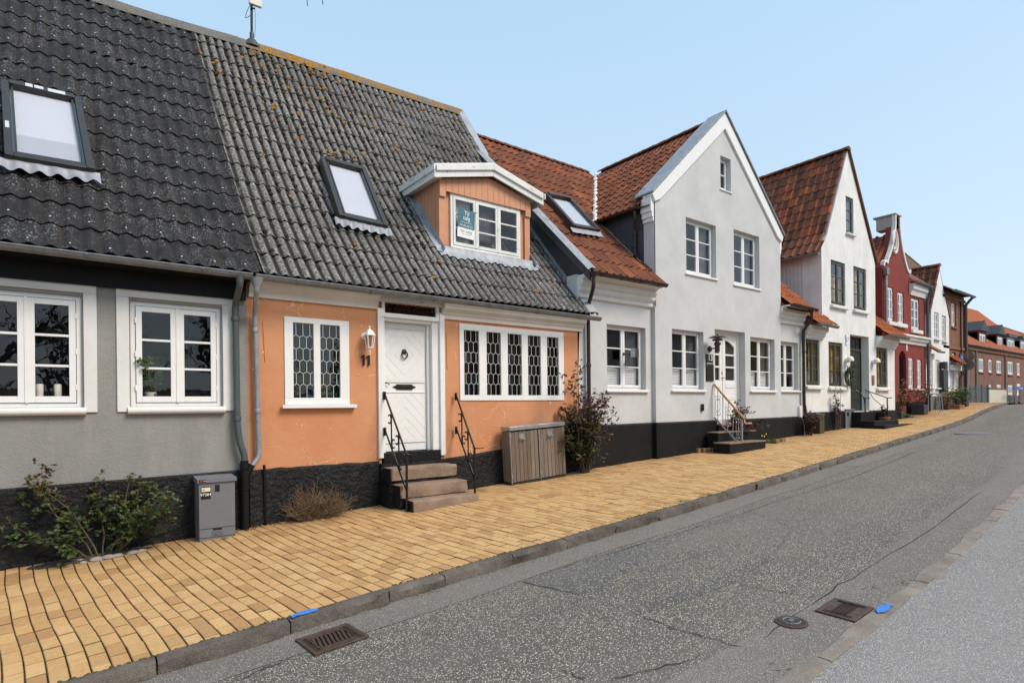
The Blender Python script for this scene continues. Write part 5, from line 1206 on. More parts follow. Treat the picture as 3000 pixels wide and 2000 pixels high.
pz = lambda X: interp(X, [17.4, 20, 24.3], [zq(2362, 1208.7, Y7-.04), zq(2457, 1204, Y7-.04), zq(2621, 1200.8, Y7-.04)])
for X0, X1 in ((L7, qd[0]-.0), (qd[1], R7+.03)):
    b = MB(); vs_ = []
    for X in (X0, X1): vs_ += [(X, Y7-.055, -.2), (X, Y7-.055, pz(X)-.03), (X, Y7-.03, pz(X)), (X, Y7+.01, pz(X)+.004)]
    b.add(vs_, [(0, 1, 5, 4), (1, 2, 6, 5), (2, 3, 7, 6), (0, 1, 2, 3), (4, 5, 6, 7)]); b.build('plinth', 'black_plinth_smooth', h17)
OC = [(.06, .94, .34, .98, 'ochre_reflection')]  # ochre sheets painted as the yellow house mirrored in the panes
for o, cur in ((q1, [(.06, .94, .0, .72, 'ochre_reflection')]), (q2, [(.06, .94, .0, .98, 'ochre_reflection')]), (q3, [(.55, .94, .33, .98, 'ochre_reflection'), (.06, .94, .02, .32, 'net_curtain')]), (q4, OC+[(.06, .94, .02, .32, 'net_curtain')]), (q5, [(.5, .94, .02, .98, 'ochre_reflection'), (.06, .94, .02, .33, 'net_curtain')])):
    casement(h17, *o, Y7+.045, mat='green_paint', n=2, rows=3, fw=.05, sw=.05, mw=.03, sill=(.07, .14, .10), sillmat='rough_white', curtain=cur)
casement(h17, *qa, Y7+.045, mat='green_paint', n=1, rows=3, fw=.05, sw=.045, mw=.03, sill=(.04, .13, .06), sillmat='rough_white', curtain=[(.1, .9, .05, .95, 'net_curtain')])
# door
x0, x1, z0, z1 = qd; Yr = Y7+.24
dz = z1-z0; MB().box(x0, x0+.05, Yr, Yr+.06, z0, z1).box(x1-.05, x1, Yr, Yr+.06, z0, z1).box(x0+.05, x1-.05, Yr, Yr+.06, z1-.05, z1).box(x0+.05, x1-.05, Yr-.01, Yr+.06, z0+dz*.81, z0+dz*.84).build('door_frame', 'green_paint', h17)
d17 = MB().box(x0+.052, x1-.052, Yr+.012, Yr+.055, z0, z0+dz*.808).build('door', 'door_green', h17)
for t0, t1 in ((.03, .12), (.15, .27), (.30, .42), (.45, .57), (.60, .77)): MB().box(x0+.16, x1-.16, Yr-.002, Yr+.014, z0+dz*t0, z0+dz*t1).build('panel', 'door_green', d17, bevel=.008)
fl7 = MB().box(x0+.05, x1-.05, Yr+.03, Yr+.034, z0+dz*.842, z1-.052).build('fanlight', 'glass_smoke', h17)
for t in (.25, .5, .75): MB().box(x0+(x1-x0)*t-.012, x0+(x1-x0)*t+.012, Yr+.02, Yr+.029, z0+dz*.842, z1-.052).build('glazing_bar', 'green_paint', fl7)
MB().box(x0-.05, x1+.05, Yr+.062, Yr+.3, z0, z1+.05).build('room', 'room', h17)
# cornices and wing roofs
for X0, X1 in ((L7, XL+.0), (XR-.0, R7+.0)):
    MB().yzprism([(Y7, 3.72), (Y7-.05, 3.74), (Y7-.06, 3.80), (Y7-.11, 3.84), (Y7-.12, 3.92), (Y7-.20, 3.98), (Y7-.20, 4.10), (Y7, 4.10)], X0, X1).build('cornice', 'rough_white', h17)
    r_ = MB().add([(X0, -.42, 4.10), (X1+.02, -.42, 4.10), (X1+.02, 3.6, 7.6), (X0, 3.6, 7.6)], [(0, 1, 2, 3)]).build('wing_roof', 'tile_orange', h17)
    tile_roof(r_, (X0, -.44, 4.13), (1, 0, 0), (0, 4.02, 3.5), int((X1-X0+.1)/.21), 9, .21, .34, 'tile_orange', lambda u, v, c: True, 45)
    gutter(h17, [(X0-.0, -.47, 4.12), (X1+.08, -.47, 4.10)], .06, 'zinc_gutter', .7)
# side cheek on the left: boards, rough corner strip
MB().yzprism([(Y7+.3, 4.2), (.55, 4.6), (.55, ZE-.02), (Y7+.3, ZE-.02)], XL-.012, XL+.02).build('corner_strip', 'rough_white', h17)
for k in range(26):
    y0 = .56+k*.125
    MB().box(XL-.025, XL+.01, y0, y0+.112, 4.6+.0*k, ZE-.02).build('board', 'cheek_boards', h17)
MB().box(XL-.008, XL+.012, .56, 3.9, 4.4, ZE-.02).build('board_backing', 'cheek_boards', h17)
# main roof
ev = (18.36, ZE-.02)
_uz = lambda t: (ev[0]+t*.62, ev[1]+t*.72-.05)
roof17 = MB().add([(_uz(0)[0]+.02, Y7, _uz(0)[1]), (_uz(1)[0]+.05, Y7, _uz(1)[1]), (AX, Y7, AZ-.10), (_uz(0)[0]+.02, 5.6, _uz(0)[1]), (_uz(1)[0]+.05, 5.6, _uz(1)[1]), (AX, 5.6, AZ-.10), (XR+.10, Y7, ZE+.15), (XR+.10, 5.6, ZE+.15)], [(0, 1, 4, 3), (1, 2, 5, 4), (2, 6, 7, 5)]).build('roof', 'tile_old', h17)
# slightly bell-cast: two planes
gv1 = Vector((.62, 0, .72)); gv2 = Vector((AX-ev[0]-.62, 0, AZ-ev[1]-.72)); L1, L2 = gv1.length, gv2.length
tile_roof(roof17, (ev[0], 5.5, ev[1]), (0, -1, 0), gv1, 22, 2, .25, L1/2, 'tile_old', lambda u, v, c: c.y > Y7-.02, 300, amp=.045)
tile_roof(roof17, (ev[0]+.62, 5.5, ev[1]+.72), (0, -1, 0), gv2, 22, 9, .25, L2/9, 'tile_old', lambda u, v, c: c.y > Y7-.02, 300, amp=.045)
ridge_caps(roof17, (AX, Y7-.05, AZ+.05), (AX, 5.4, AZ+.02), 'tile_old', .42, .13)
MB().bar((AX+.02, Y7-.0, AZ-.0), (XR+.12, Y7-.0, ZE+.20), .06, .14, (0, 1, 0)).build('verge_tile', 'tile_old', h17)
gutter(h17, [(ev[0]-.04, Y7-.05, ev[1]-.03), (ev[0]-.04, 3.6, ev[1]-.03)], .065, 'zinc_gutter', .8)
b = MB(); b.bar((XL-.03, Y7+.3, 4.62), (XL-.03, 3.4, 7.3), .18, .012, (.4, -.6, .6)); b.build('cheek_flashing', 'zinc', h17)
# steps
a0, zt0 = xz(2462, 1205, -.35)
st7 = MB().box(qd[0]-.22, qd[1]+.20, -.45, Y7, gz(20)-.1, qd[2]-.02).build('front_steps', 'black_plinth_smooth', h17)
MB().box(qd[0]-.25, qd[1]+.25, -.85, -.451, gz(20)-.1, gz(20.5)+.21).build('step', 'black_plinth_smooth', st7, bevel=.01)
MB().box(qd[0]-.25, qd[1]+.75, -1.15, -.851, gz(20)-.1, gz(20.5)+.075).build('step', 'black_plinth_smooth', st7, bevel=.01)
# ================================================================== red house with a curved gable
YR = .35
hr = empty('gabled_house', (26, YR, gz(26)), 'dark red plastered house with curved gable and cream mouldings', 'house')
rL = WX(2584, 800, 24.26); rX0 = 24.26; rX1 = xz(2710, 1000, YR)[0]
rx = lambda px: xz(px, 950, YR)[0]
rz = lambda px, py: zq(px, py, YR)
zEv = rz(2664, 800)          # shoulder height
gA, gB = rx(2592), rx(2664); gT0, gT1 = xz(2621, 640, YR)[0], xz(2634, 640, YR)[0]; zT = rz(2628, 633)
def flank(xa, za, xb2, zb2, n=10, bulge=.32):
    """concave flank from shoulder (xa, za) to top (xb2, zb2)"""
    return [(xa+(xb2-xa)*(1-(1-t)**1.0*(1-bulge*math.sin(math.pi*t)*.0))+0*t, za+(zb2-za)*(t**1.0)) for t in [i/n for i in range(n+1)]]
def curve(xa, za, xb2, zb2, n=12):
    o = []
    for i in range(n+1):
        t = i/n; o.append((xa+(xb2-xa)*(t*.55+.45*(1-(1-t)**2.2)), za+(zb2-za)*(t*.75+.25*t**2)))
    return o
lf = curve(gA+.22, zEv+.20, gT0, zT-.35); rf = curve(gB-.18, zEv+.10, gT1, zT-.35)
gab = [(gA-.05, zEv-.1), (gA-.05, zEv+.12), (gA+.22, zEv+.20)]+lf[1:]+[(gT0, zT), (gT1, zT)]+rf[::-1]+[(gB, zEv+.0), (gB, zEv-.4)]
o1 = op(2598.7, 2617, 836, 844.6, 941, YR); o2 = op(2629.8, 2647, 852, 860, 951, YR); o3 = op(2669, 2692.8, 869.5, 880, 966, YR)
o4 = op(2660.9, 2676, 1045.7, 1048, 1137, YR); o5 = op(2686.6, 2699.8, 1051, 1053, 1138, YR)
ax0, ax1 = rx(2632.7), rx(2653.4); azt = rz(2643, 1027); azb = rz(2650, 1188)
arch = [(ax0, azb), (ax1, azb), (ax1, azt-.35)]+[((ax0+ax1)/2+(ax1-ax0)/2*math.cos(t), azt-.35+.35*math.sin(t)) for t in [math.pi*i/8 for i in range(1, 8)]]+[(ax0, azt-.35)]
rTopR = rz(2700, 880)
wall(hr, 'wall', [(rX0, .6), (rX1, .6), (rX1, rz(2709, 872)), (gB, rz(2664, 845)), (gB, zEv)]+gab[::-1][2:-1]+[(rX0, zEv-.1)], [o1, o2, o3, o4, o5], YR, 'red_plaster', back=.3, arch=[arch], hb=.2)
MB().box(rX0, rX0+.02, YR+.29, 5.0, .6, zEv-.1).build('side_wall', 'red_plaster', hr)
MB().box(ax0-.05, ax1+.05, YR+.21, YR+.24, azb-.1, azt+.05).build('door', 'clad_red', hr)
for o in (o1, o2, o3, o4, o5):
    casement(hr, *o, YR+.04, n=2, rows=3, fw=.05, sw=.05, mw=.035, sill=(.04, .13, .06) if o in (o4, o5) else None, sillmat='trim_plaster')
MB().box(o1[0]-.08, o2[1]+.14, YR-.10, YR, o1[2]-.16, o1[2]-.02).build('sill_band', 'trim_plaster', hr, bevel=.01)
MB().box(o3[0]-.08, o3[1]+.12, YR-.10, YR, o3[2]-.14, o3[2]-.01).build('sill_band', 'trim_plaster', hr, bevel=.01)
zc = rz(2680, 1000)
MB().yzprism([(YR, zc-.16), (YR-.06, zc-.14), (YR-.07, zc-.05), (YR-.14, zc), (YR-.15, zc+.06), (YR-.22, zc+.12), (YR-.22, zc+.19), (YR, zc+.24)], rx(2628), rX1+.03).build('string_course', 'trim_plaster', hr)
zf = rz(2690, 862)
MB().yzprism([(YR, zf-.12), (YR-.05, zf-.12), (YR-.09, zf+.05), (YR-.16, zf+.12), (YR-.16, zf+.32), (YR, zf+.32)], gB+.03, rX1+.05).build('cornice', 'trim_plaster', hr)
gutter(hr, [(gB-.02, YR-.24, zf+.40), (rX1+.1, YR-.24, zf+.36)], .065, 'zinc_gutter', .8)
# curved cream moulding along the gable
def band(pts, wd, y0, y1, nm, mat):
    b = MB(); n = len(pts); vs_ = []
    for i, (x, z) in enumerate(pts):
        a = pts[max(i-1, 0)]; c = pts[min(i+1, n-1)]; dx, dz_ = c[0]-a[0], c[1]-a[1]; l = math.hypot(dx, dz_) or 1; nx, nz = -dz_/l*wd/2, dx/l*wd/2
        vs_ += [(x+nx, y0, z+nz), (x-nx, y0, z-nz), (x-nx, y1, z-nz), (x+nx, y1, z+nz)]
    b.add(vs_, [(i*4+k, i*4+(k+1) % 4, i*4+4+(k+1) % 4, i*4+4+k) for i in range(n-1) for k in range(4)]+[(0, 1, 2, 3), tuple((n-1)*4+k for k in range(4))]); return b.build(nm, mat, hr, smooth=35)
band([(gA-.10, zEv-.06), (gA-.06, zEv+.10), (gA+.12, zEv+.16), (gA+.24, zEv+.10)]+lf[1:]+[(gT0, zT)], .10, YR-.05, YR+.08, 'gable_moulding', 'trim_plaster')
band([(gT1, zT)]+rf[::-1]+[(gB-.08, zEv+.02), (gB+.05, zEv+.02), (gB+.08, zEv+.14)], .10, YR-.05, YR+.08, 'gable_moulding', 'trim_plaster')
MB().box(gT0-.08, gT1+.08, YR-.07, YR+.75, zT, zT+.06).box(gT0-.02, gT1+.02, YR+.0, YR+.65, zT-.5, zT).build('gable_block', 'old_stone', hr, bevel=.015)
cx, cz = rx(2622), rz(2622, 711)
MB().tube([(cx+.24*math.cos(t), YR-.02, cz+.42*math.sin(t)) for t in [i*math.pi/12 for i in range(24)]], .055, 8, True).tube([(cx+.13*math.cos(t), YR-.01, cz+.26*math.sin(t)) for t in [i*math.pi/12 for i in range(24)]], .03, 6, True).build('medallion', 'trim_plaster', hr, smooth=50)
for X0, X1 in ((rX0, ax0-.0), (ax1, rX1)):
    MB().box(X0, X1, YR-.05, YR+.0, .6, rz(2680, 1176)).build('plinth', 'black_plinth_smooth', hr)
ry = (gA+gB)/2; rez = zEv+.05
roofR = MB().add([(gA-.05, YR+.2, rez), (ry, YR+.2, zT-.75), (ry, 5, zT-.75), (gA-.05, 5, rez), (gB+.1, YR+.2, rez), (gB+.1, 5, rez)], [(0, 1, 2, 3), (1, 4, 5, 2)]).build('roof', 'tile_old', hr)
tv = Vector((ry-gA+.05, 0, zT-.72-rez)); tile_roof(roofR, (gA-.07, 4.9, rez+.02), (0, -1, 0), tv, 17, 6, .26, tv.length/6, 'tile_old', lambda u, v, c: c.y > YR+.3, 300, amp=.05)
ridge_caps(roofR, (ry, YR+1.2, zT-.68), (ry, 5, zT-.68), 'tile_old', .42, .12)
MB().add([(gB, YR-.2, zf+.42), (rX1+.1, YR-.2, zf+.42), (rX1+.1, 5, zf+4.6), (gB, 5, zf+4.6)], [(0, 1, 2, 3)]).build('wing_roof', 'tile_old', hr)
pX = rX1-.06
downpipe(hr, [(rX0+.14, YR-.08, zEv-.15), (rX0+.14, YR-.08, 4.7), (rX0+.2, YR-.08, 4.3)], .05, 'galvanised')
MB().box(rX0+.02, rX0+.26, YR-.16, YR-.01, zEv-.42, zEv-.15).build('hopper', 'zinc_gutter', hr, bevel=.01)
downpipe(hr, [(rX1+.02, YR-.24, zf+.36), (rX1+.02, YR-.24, zf+.2), (pX+.08, YR-.1, zf-.15), (pX+.08, YR-.1, 1.95)], .055, 'pipe_grey', sleeves=((3.4, (pX+.08, YR-.1)),))
MB().tube([(pX+.08, YR-.1, 2.0), (pX+.08, YR-.1, 1.2)], .075, 10).lathe([(.1, 0), (.1, .1)], (pX+.08, YR-.1, 1.98), 10).build('drain_pipe', 'black_paint', hr, smooth=40)
# ================================================================== small white gabled house
hf = empty('gabled_house', (30.5, YR, gz(30.5)), 'small white gabled house with grey plinth between red house and brick house', 'house')
fL, fR = rx(2729), rx(2781); fLl = rX1+.12; fRr = rx(2804.7); fA = rx(2753); fAZ = rz(2753, 779); fE = rz(2729, 907); fE2 = rz(2781, 930)
f1 = op(2737, 2750.8, 913, 917, 992, YR); f2 = op(2760, 2772, 923, 926, 998, YR); f3 = op(2720.5, 2733, 1050, 1051, 1135, YR); f4 = op(2741.7, 2753, 1053, 1055, 1135, YR); f5 = op(2784.8, 2796, 1063.5, 1065, 1142, YR); fd = op(2765, 2777, 1058, 1060, 1192, YR)
wall(hf, 'wall', [(fLl, .8), (fRr, .8), (fRr, rz(2803, 1062)), (fR, rz(2781, 1055)), (fR, fE2), (fA, fAZ), (fL, fE), (fL, rz(2729, 1030)), (fLl, rz(2718, 1030))], [f1, f2, f3, f4, f5, fd], YR+.01, 'far_white', back=.3, hb=.2)
for o in (f1, f2, f3, f4, f5): casement(hf, *o, YR+.06, n=2, rows=3, fw=.04, sw=.045, mw=.035, curtain=[(.05, .95, .0, .95, 'dark_curtain')], sill=(.05, .15, .06), sillmat='far_white')
MB().box(fd[0], fd[1], YR+.21, YR+.25, fd[2]-.2, fd[3]).build('door', 'black_paint', hf)
MB().box(fLl, fd[0], YR-.04, YR+.01, .8, rz(2740, 1160)).box(fd[1], fRr, YR-.04, YR+.01, .8, rz(2740, 1160)).build('plinth', 'post_grey', hf)
MB().box(fL, fL+.02, YR+.3, 4.5, 3.5, fE).build('side_wall', 'far_white', hf)
fe = (fL-.16, fE-.02)
roofF = MB().add([(fe[0], YR, fe[1]-.04), (fA, YR, fAZ-.05), (fA, 5.5, fAZ-.05), (fe[0], 5.5, fe[1]-.04), (fR+.15, YR, fE2), (fR+.15, 5.5, fE2)], [(0, 1, 2, 3), (1, 4, 5, 2)]).build('roof', 'tile_old', hf)
tv = Vector((fA-fe[0], 0, fAZ-fe[1])); tile_roof(roofF, (fe[0]-.02, 5.5, fe[1]), (0, -1, 0), tv, 20, 7, .26, tv.length/7, 'tile_old', lambda u, v, c: c.y > YR-.02, 300, amp=.05)
ridge_caps(roofF, (fA, YR-.05, fAZ+.04), (fA, 5.4, fAZ+.02), 'tile_old', .42, .12)
gutter(hf, [(fe[0]-.04, YR-.05, fe[1]-.04), (fe[0]-.04, 3, fe[1]-.04)], .06, 'zinc_gutter', 1)
for X0, X1, z in ((fLl-.0, fL+.0, rz(2722, 1032)), (fR-.0, fRr+.12, rz(2795, 1066))):
    r_ = MB().add([(X0, YR-.35, z), (X1, YR-.35, z), (X1, YR+2.2, z+1.9), (X0, YR+2.2, z+1.9)], [(0, 1, 2, 3)]).build('wing_roof', 'tile_orange', hf)
    tile_roof(r_, (X0, YR-.37, z+.02), (1, 0, 0), (0, 2.55, 1.9), max(2, int((X1-X0)/.22)), 6, .22, .36, 'tile_orange', lambda u, v, c: True, 60)
    gutter(hf, [(X0, YR-.42, z+.0), (X1+.06, YR-.42, z)], .055, 'zinc_gutter', .8)
    MB().box(X0, X1, YR-.12, YR+.0, z-.3, z-.06).build('cornice', 'far_white', hf)
downpipe(hf, [(fRr-.02, YR-.4, rz(2803, 1080)), (fRr-.02, YR-.2, rz(2803, 1092)), (fRr-.05, YR-.1, rz(2803, 1105)), (fRr-.05, YR-.1, 1.4)], .06, 'pipe_grey')
# ================================================================== brick house at the bend
hb_ = empty('brick_house', (33, YR, gz(33)), 'tall red brick house with one tall white window at the bend of the street', 'house')
bL, bR = fR+.05, rx(2830); bz = rz(2827, 872); bzl = bz+.08
b1 = op(2792, 2806, 883, 888, 956, YR); b2 = op(2793, 2805, 1030, 1032, 1058, YR)
wall(hb_, 'wall', [(bL-.8, 1.0), (bR, 1.0), (bR, bz), (bL-.8, bzl)], [b1, b2], YR+.06, 'brick_far', back=.3, hb=.2)
casement(hb_, *b1, YR+.14, n=2, rows=1, transom=[.62], fw=.06, sw=.05, mw=.05, sill=(.05, .15, .08), sillmat='brick_piece')
casement(hb_, *b2, YR+.14, n=2, rows=1, fw=.06, sw=.05, mw=.05)
MB().box(bR-.3, bR, YR+.36, 9, 1.0, bz).build('side_wall', 'brick_far', hb_)
for k in range(24):   # ragged toothed corner of projecting bricks
    z = 1.7+k*.2
    if z < bz: MB().box(bR-.10, bR+.07, YR-.02, YR+.2, z, z+.09).build('brick', 'brick_piece', hb_)
for zz_ in (b1[2]-1.05, bz-.25): MB().box(bL-.8, bR+.05, YR+.01, YR+.06, zz_, zz_+.12).build('brick_course', 'brick_piece', hb_)
MB().add([(bL-.8, YR-.25, bz+.05), (bR+.15, YR-.25, bz+.05), (bR-1.2, 3.8, bz+2.4), (bL-.8, 3.8, bz+2.4), (bR+.15, 8.5, bz+.05)], [(0, 1, 2, 3), (1, 4, 2)]).build('roof', 'tile_brown', hb_)
gutter(hb_, [(bL-.5, YR-.3, bz+.05), (bR+.15, YR-.3, bz+.02)], .07, 'zinc_gutter', 1.2)
downpipe(hb_, [(bR-.05, YR-.3, bz), (bR-.1, YR-.03, bz-.35), (bR-.1, YR-.03, 2.2), (bR-.1, YR-.03, 1.4)], .06, 'pipe_grey')
downpipe(hb_, [(bR-.75, YR-.0, bz-.25), (bR-.75, YR-.0, 1.9)], .03, 'black_paint')
MB().box(bR+.08, bR+.5, YR+.4, 2.6, 1.0, rz(2835, 1015)).build('lean_to', 'cream_plaster', hb_)
# tall house behind the white gabled house (only its brown hipped roof shows)
hk = empty('brick_house', (34, 9, gz(34)), 'brown hipped tile roof rising behind the small white gabled house', 'house')
k0, k1 = W(2640, 760, 6.5), W(2716, 786, 6.5); kA = W(2672, 748, 8.5); kz = zq(2690, 800, 6.5)
MB().box(k0.x-3, k1.x, 6.6, 12, 1.0, kz).build('wall', 'brick_far', hk)
rk = MB().add([(k0.x-3.2, 6.3, kz), (k1.x+.2, 6.3, kz), (k1.x+.2, 12.3, kz), (k0.x-3.2, 12.3, kz), (kA.x, 9.2, W(2672, 748, 9.2).z), (k0.x-3.2, 9.2, W(2672, 748, 9.2).z)], [(0, 1, 4, 5), (1, 2, 4), (2, 3, 5, 4)]).build('roof', 'tile_brown', hk)
ridge_caps(rk, (k0.x-3, 9.2, W(2672, 748, 9.2).z), (kA.x, 9.2, W(2672, 748, 9.2).z), 'tile_brown', .45, .14)
ridge_caps(rk, (kA.x, 9.2, W(2672, 748, 9.2).z), (k1.x+.1, 6.3, kz), 'tile_brown', .45, .14)
# ================================================================== brick terrace beyond the bend
YH = 7.0
ht = empty('terrace_house', (70, YH, 1.7), 'long brown brick terrace with dormers beyond the bend of the street', 'house')
hx = lambda px: xz(px, 1100, YH)[0]; hz = lambda px, py: zq(px, py, YH)
zE_ = (hz(2858, 1018)+hz(3000, 1037))/2
H0, H1 = hx(2834), 98
def hop(x0, x1, y0, y1): return (hx(x0), hx(x1), hz((x0+x1)/2, y1), hz((x0+x1)/2, y0))
U = [hop(2868, 2882, 1050, 1089), hop(2896.8, 2906, 1053, 1091), hop(2920, 2933.7, 1056, 1093), hop(2952.7, 2967.7, 1059, 1097), hop(2979.7, 2988.5, 1063, 1099.6)]
Lw = [hop(2897, 2904, 1126, 1140), hop(2920, 2932.5, 1126, 1140), hop(2952.7, 2966.5, 1127.5, 1156)]
for k in range(3): U += [(88+k*3.2, 89.4+k*3.2, U[0][2], U[0][3])]
for k in range(3): Lw += [(88+k*3.2, 89.4+k*3.2, Lw[2][2], Lw[2][3])]
dr = hop(2979, 2990.5, 1123, 1174)
wall(ht, 'wall', [(H0, .8), (H1, .8), (H1, zE_), (H0, zE_)], U+Lw+[dr], YH, 'brick_terrace', back=.3, hb=.15)
MB().box(H0, H0+.3, YH+.31, YH+9, .8, zE_).build('side_wall', 'brick_terrace', ht)
for k, o in enumerate(U+Lw): casement(ht, *o, YH+.03, n=1 if o[1]-o[0] < 1.1 else 2, rows=1, fw=.09, sw=.08, sill=(.05, .12, .1), sillmat='brick_piece', curtain=[(.1, .9, .0, .35, 'net_curtain')] if k % 2 else None)
MB().box(dr[0], dr[1], YH+.04, YH+.1, dr[2], dr[3]).build('door', 'white_paint', ht, bevel=.02)
MB().box(dr[0]+.15, dr[1]-.15, YH+.02, YH+.045, dr[2]+.9, dr[3]-.25).build('door_pane', 'glass_smoke', ht)
MB().box(H0, H1, YH-.12, YH, zE_-.35, zE_).build('cornice', 'brick_piece', ht)
gutter(ht, [(H0, YH-.25, zE_+.05), (H1, YH-.25, zE_+.05)], .08, 'zinc_gutter', 3)
for px in (2857, 2943): downpipe(ht, [(hx(px), YH-.08, zE_), (hx(px), YH-.08, 1.9)], .06, 'zinc_gutter')
MB().add([(H0, YH-.2, zE_+.05), (H1, YH-.2, zE_+.05), (H1, YH+5, zE_+4.3), (H0+3.5, YH+5, zE_+4.3), (H0, YH+10, zE_)], [(0, 1, 2, 3), (0, 3, 4)]).build('roof', 'tile_orange', ht)
for (px0, px1_, y0, y1, mt, rf_, lab) in ((2870, 2887, 976, 1015, 'clad_red', 'slate_dark', 0), (2923, 2937, 986, 1023, 'clad_red', 'slate_dark', 0), (2953, 2970, 994, 1028, 'zinc', 'zinc_dark', 1), (2992, 3012, 1000, 1032, 'zinc', 'zinc_dark', 1)):
    yd = YH+.7; o = (xz(px0, y1, yd)[0], xz(px1_, y1, yd)[0], zq(px0, y1, yd), zq(px0, y0, yd)); e = .25
    dd = MB().box(o[0]-e, o[0], yd, yd+4, o[2]-.3, o[3]+.25).box(o[1], o[1]+e, yd, yd+4, o[2]-.3, o[3]+.25).box(o[0], o[1], yd, yd+.1, o[3], o[3]+.25).box(o[0], o[1], yd, yd+.1, o[2]-.3, o[2]).build('dormer', mt, ht)
    casement(ht, *o, yd+.02, n=2, rows=1, fw=.1, sw=.08)
    xm_ = (o[0]+o[1])/2; rz_ = o[3]+.25
    if lab == 0: MB().prism([(o[0]-e-.15, yd-.2, rz_), (o[1]+e+.15, yd-.2, rz_), (xm_, yd-.2, rz_+.95)], (0, 4.2, 0)).build('dormer_roof', rf_, ht)
    else: MB().box(o[0]-e-.15, o[1]+e+.15, yd-.2, yd+4, rz_, rz_+.3).build('dormer_roof', rf_, ht)
# orange roofed house behind the terrace
hq = empty('terrace_house', (75, 14, 1.7), 'house with bright orange tiled roof behind the terrace dormers', 'house')
yq = 14
q0, q1, q2, q3 = W(2815, 930, yq), W(2832, 905, yq), W(2893, 920, yq), W(2990, 1010, yq)
MB().add([(q0.x-6, yq-2, 6.5), (q3.x+4, yq-4, 5.5), (q2.x, yq+1, W(2893, 918, yq+1).z), (q0.x-6, yq+1, W(2826, 903, yq+1).z), (q3.x+4, yq+8, 5), (q0.x-6, yq+8, 5)], [(0, 1, 2, 3), (2, 1, 4), (3, 2, 4, 5)]).build('roof', 'tile_orange', hq)
MB().box(q0.x-5, q3.x+2, yq-1.5, yq+7, .9, 6.3).build('wall', 'brick_terrace', hq)
hq2 = empty('terrace_house', (100, 14, 1.7), 'low red roofed house with stone gable end at far right edge', 'house')
s0, s1 = W(2940, 955, 16), W(3010, 968, 16)
MB().add([(s0.x, 14, 6), (s1.x+25, 14, 6), (s1.x+25, 18, s1.z), (s0.x+.5, 18, s0.z+1.0), (s0.x, 22, 6)], [(0, 1, 2, 3), (0, 3, 4)]).build('roof', 'tile_red', hq2)
MB().box(s0.x+.3, s1.x+24, 14.5, 21.5, .9, 6.2).build('wall', 'brick_terrace', hq2)
# gate, cream wall and low fence at the bend
YGt = 3.3
g0, g1, g2, g3 = (xz(p, 1150, YGt)[0] for p in (2841, 2892, 2944, 2984)); zb_ = 1.55; zt_ = zq(2866, 1130, YGt)
gate = empty('gate', ((g0+g1)/2, YGt, 1.7), 'dark grey metal gate of horizontal panels left of the cream wall', 'gate')
for k in range(4): X = g0+(g1-g0)*k/3; MB().box(X-.04, X+.04, YGt-.04, YGt+.04, zb_, zt_+.06).build('post', 'fence_grey', gate)
for k in range(3):
    for j in range(8):
        z0_ = 1.72+(zt_-1.72)*j/8; MB().box(g0+(g1-g0)*k/3+.05, g0+(g1-g0)*(k+1)/3-.05, YGt-.015, YGt+.015, z0_, z0_+(zt_-1.72)/8-.02).build('slat', 'fence_grey', gate)
cw = empty('garden_wall', ((g1+g2)/2, YGt, 1.7), 'cream rendered garden wall with red coping between gate and low fence', 'wall')
zc_ = zq(2918, 1139, YGt)
MB().box(g1+.06, g2, YGt-.1, YGt+.15, zb_, zc_).build('wall', 'cream_plaster', cw); MB().box(g1+.03, g2+.03, YGt-.15, YGt+.2, zc_, zc_+.07).build('coping', 'brick_piece', cw)
lf_ = empty('fence', ((g2+g3)/2, YGt, 1.7), 'low grey slatted fence right of the cream wall', 'fence')
zt2 = zq(2964, 1158, YGt)
for k in range(4): X = g2+.06+(g3-g2-.06)*k/3; MB().box(X-.03, X+.03, YGt-.03, YGt+.03, zb_, zt2+.03).build('post', 'fence_grey', lf_)
for k in range(3):
    for j in range(3):
        z0_ = 1.72+(zt2-1.72)*j/3; MB().box(g2+.09+(g3-g2-.06)*k/3, g2+.03+(g3-g2-.06)*(k+1)/3, YGt-.01, YGt+.01, z0_, z0_+(zt2-1.72)/3-.02).build('slat', 'fence_grey', lf_)
# ================================================================== things on the street
def gpw(px, Y): X = xz(px, 1195, Y)[0]; return Vector((X, Y, walkZ(X, Y)))   # foot of something standing near the far walls
# --- grey metering cabinet
cb0 = xz(585, 1580, -.24); X0 = WX(582, 1587, 1).x
pA = G(583, 1586, walkZ); pB = G(690, 1570, walkZ); yF = (pA.y+pB.y)/2; cX0, cX1 = xz(583, 1500, yF)[0], xz(689, 1500, yF)[0]; zT_ = zq(578, 1403, yF); zB_ = walkZ(cX0, yF)-.02
cab = empty('metering_cabinet', ((cX0+cX1)/2, yF/2, gz(cX0)), 'grey metal metering cabinet against the black plinth of the grey house', 'cabinet')
sl_ = (gz(cX1)-gz(cX0))
MB().hexa([(cX0, yF, zB_), (cX1, yF, zB_+sl_), (cX1, -.052, zB_+sl_), (cX0, -.052, zB_), (cX0, yF, zT_-.055), (cX1, yF, zT_-.055), (cX1, -.052, zT_-.055), (cX0, -.052, zT_-.055)]).build('body', 'cabinet_grey', cab, bevel=.006)
MB().box(cX0-.018, cX1+.018, yF-.02, -.053, zT_-.054, zT_-.008).add([(cX0-.018, yF-.02, zT_-.008), (cX1+.018, yF-.02, zT_-.008), (cX1+.018, -.053, zT_+.012), (cX0-.018, -.053, zT_+.012)], [(0, 1, 2, 3)]).build('lid', 'cabinet_grey', cab)
H_ = zT_-.06-zB_
for t in (.065, .215): MB().box(cX0+.004, cX1-.004, yF-.0025, yF+.001, zB_+H_*t+.01, zB_+H_*t+.016).build('seam', 'label_black', cab)
cw_ = cX1-cX0
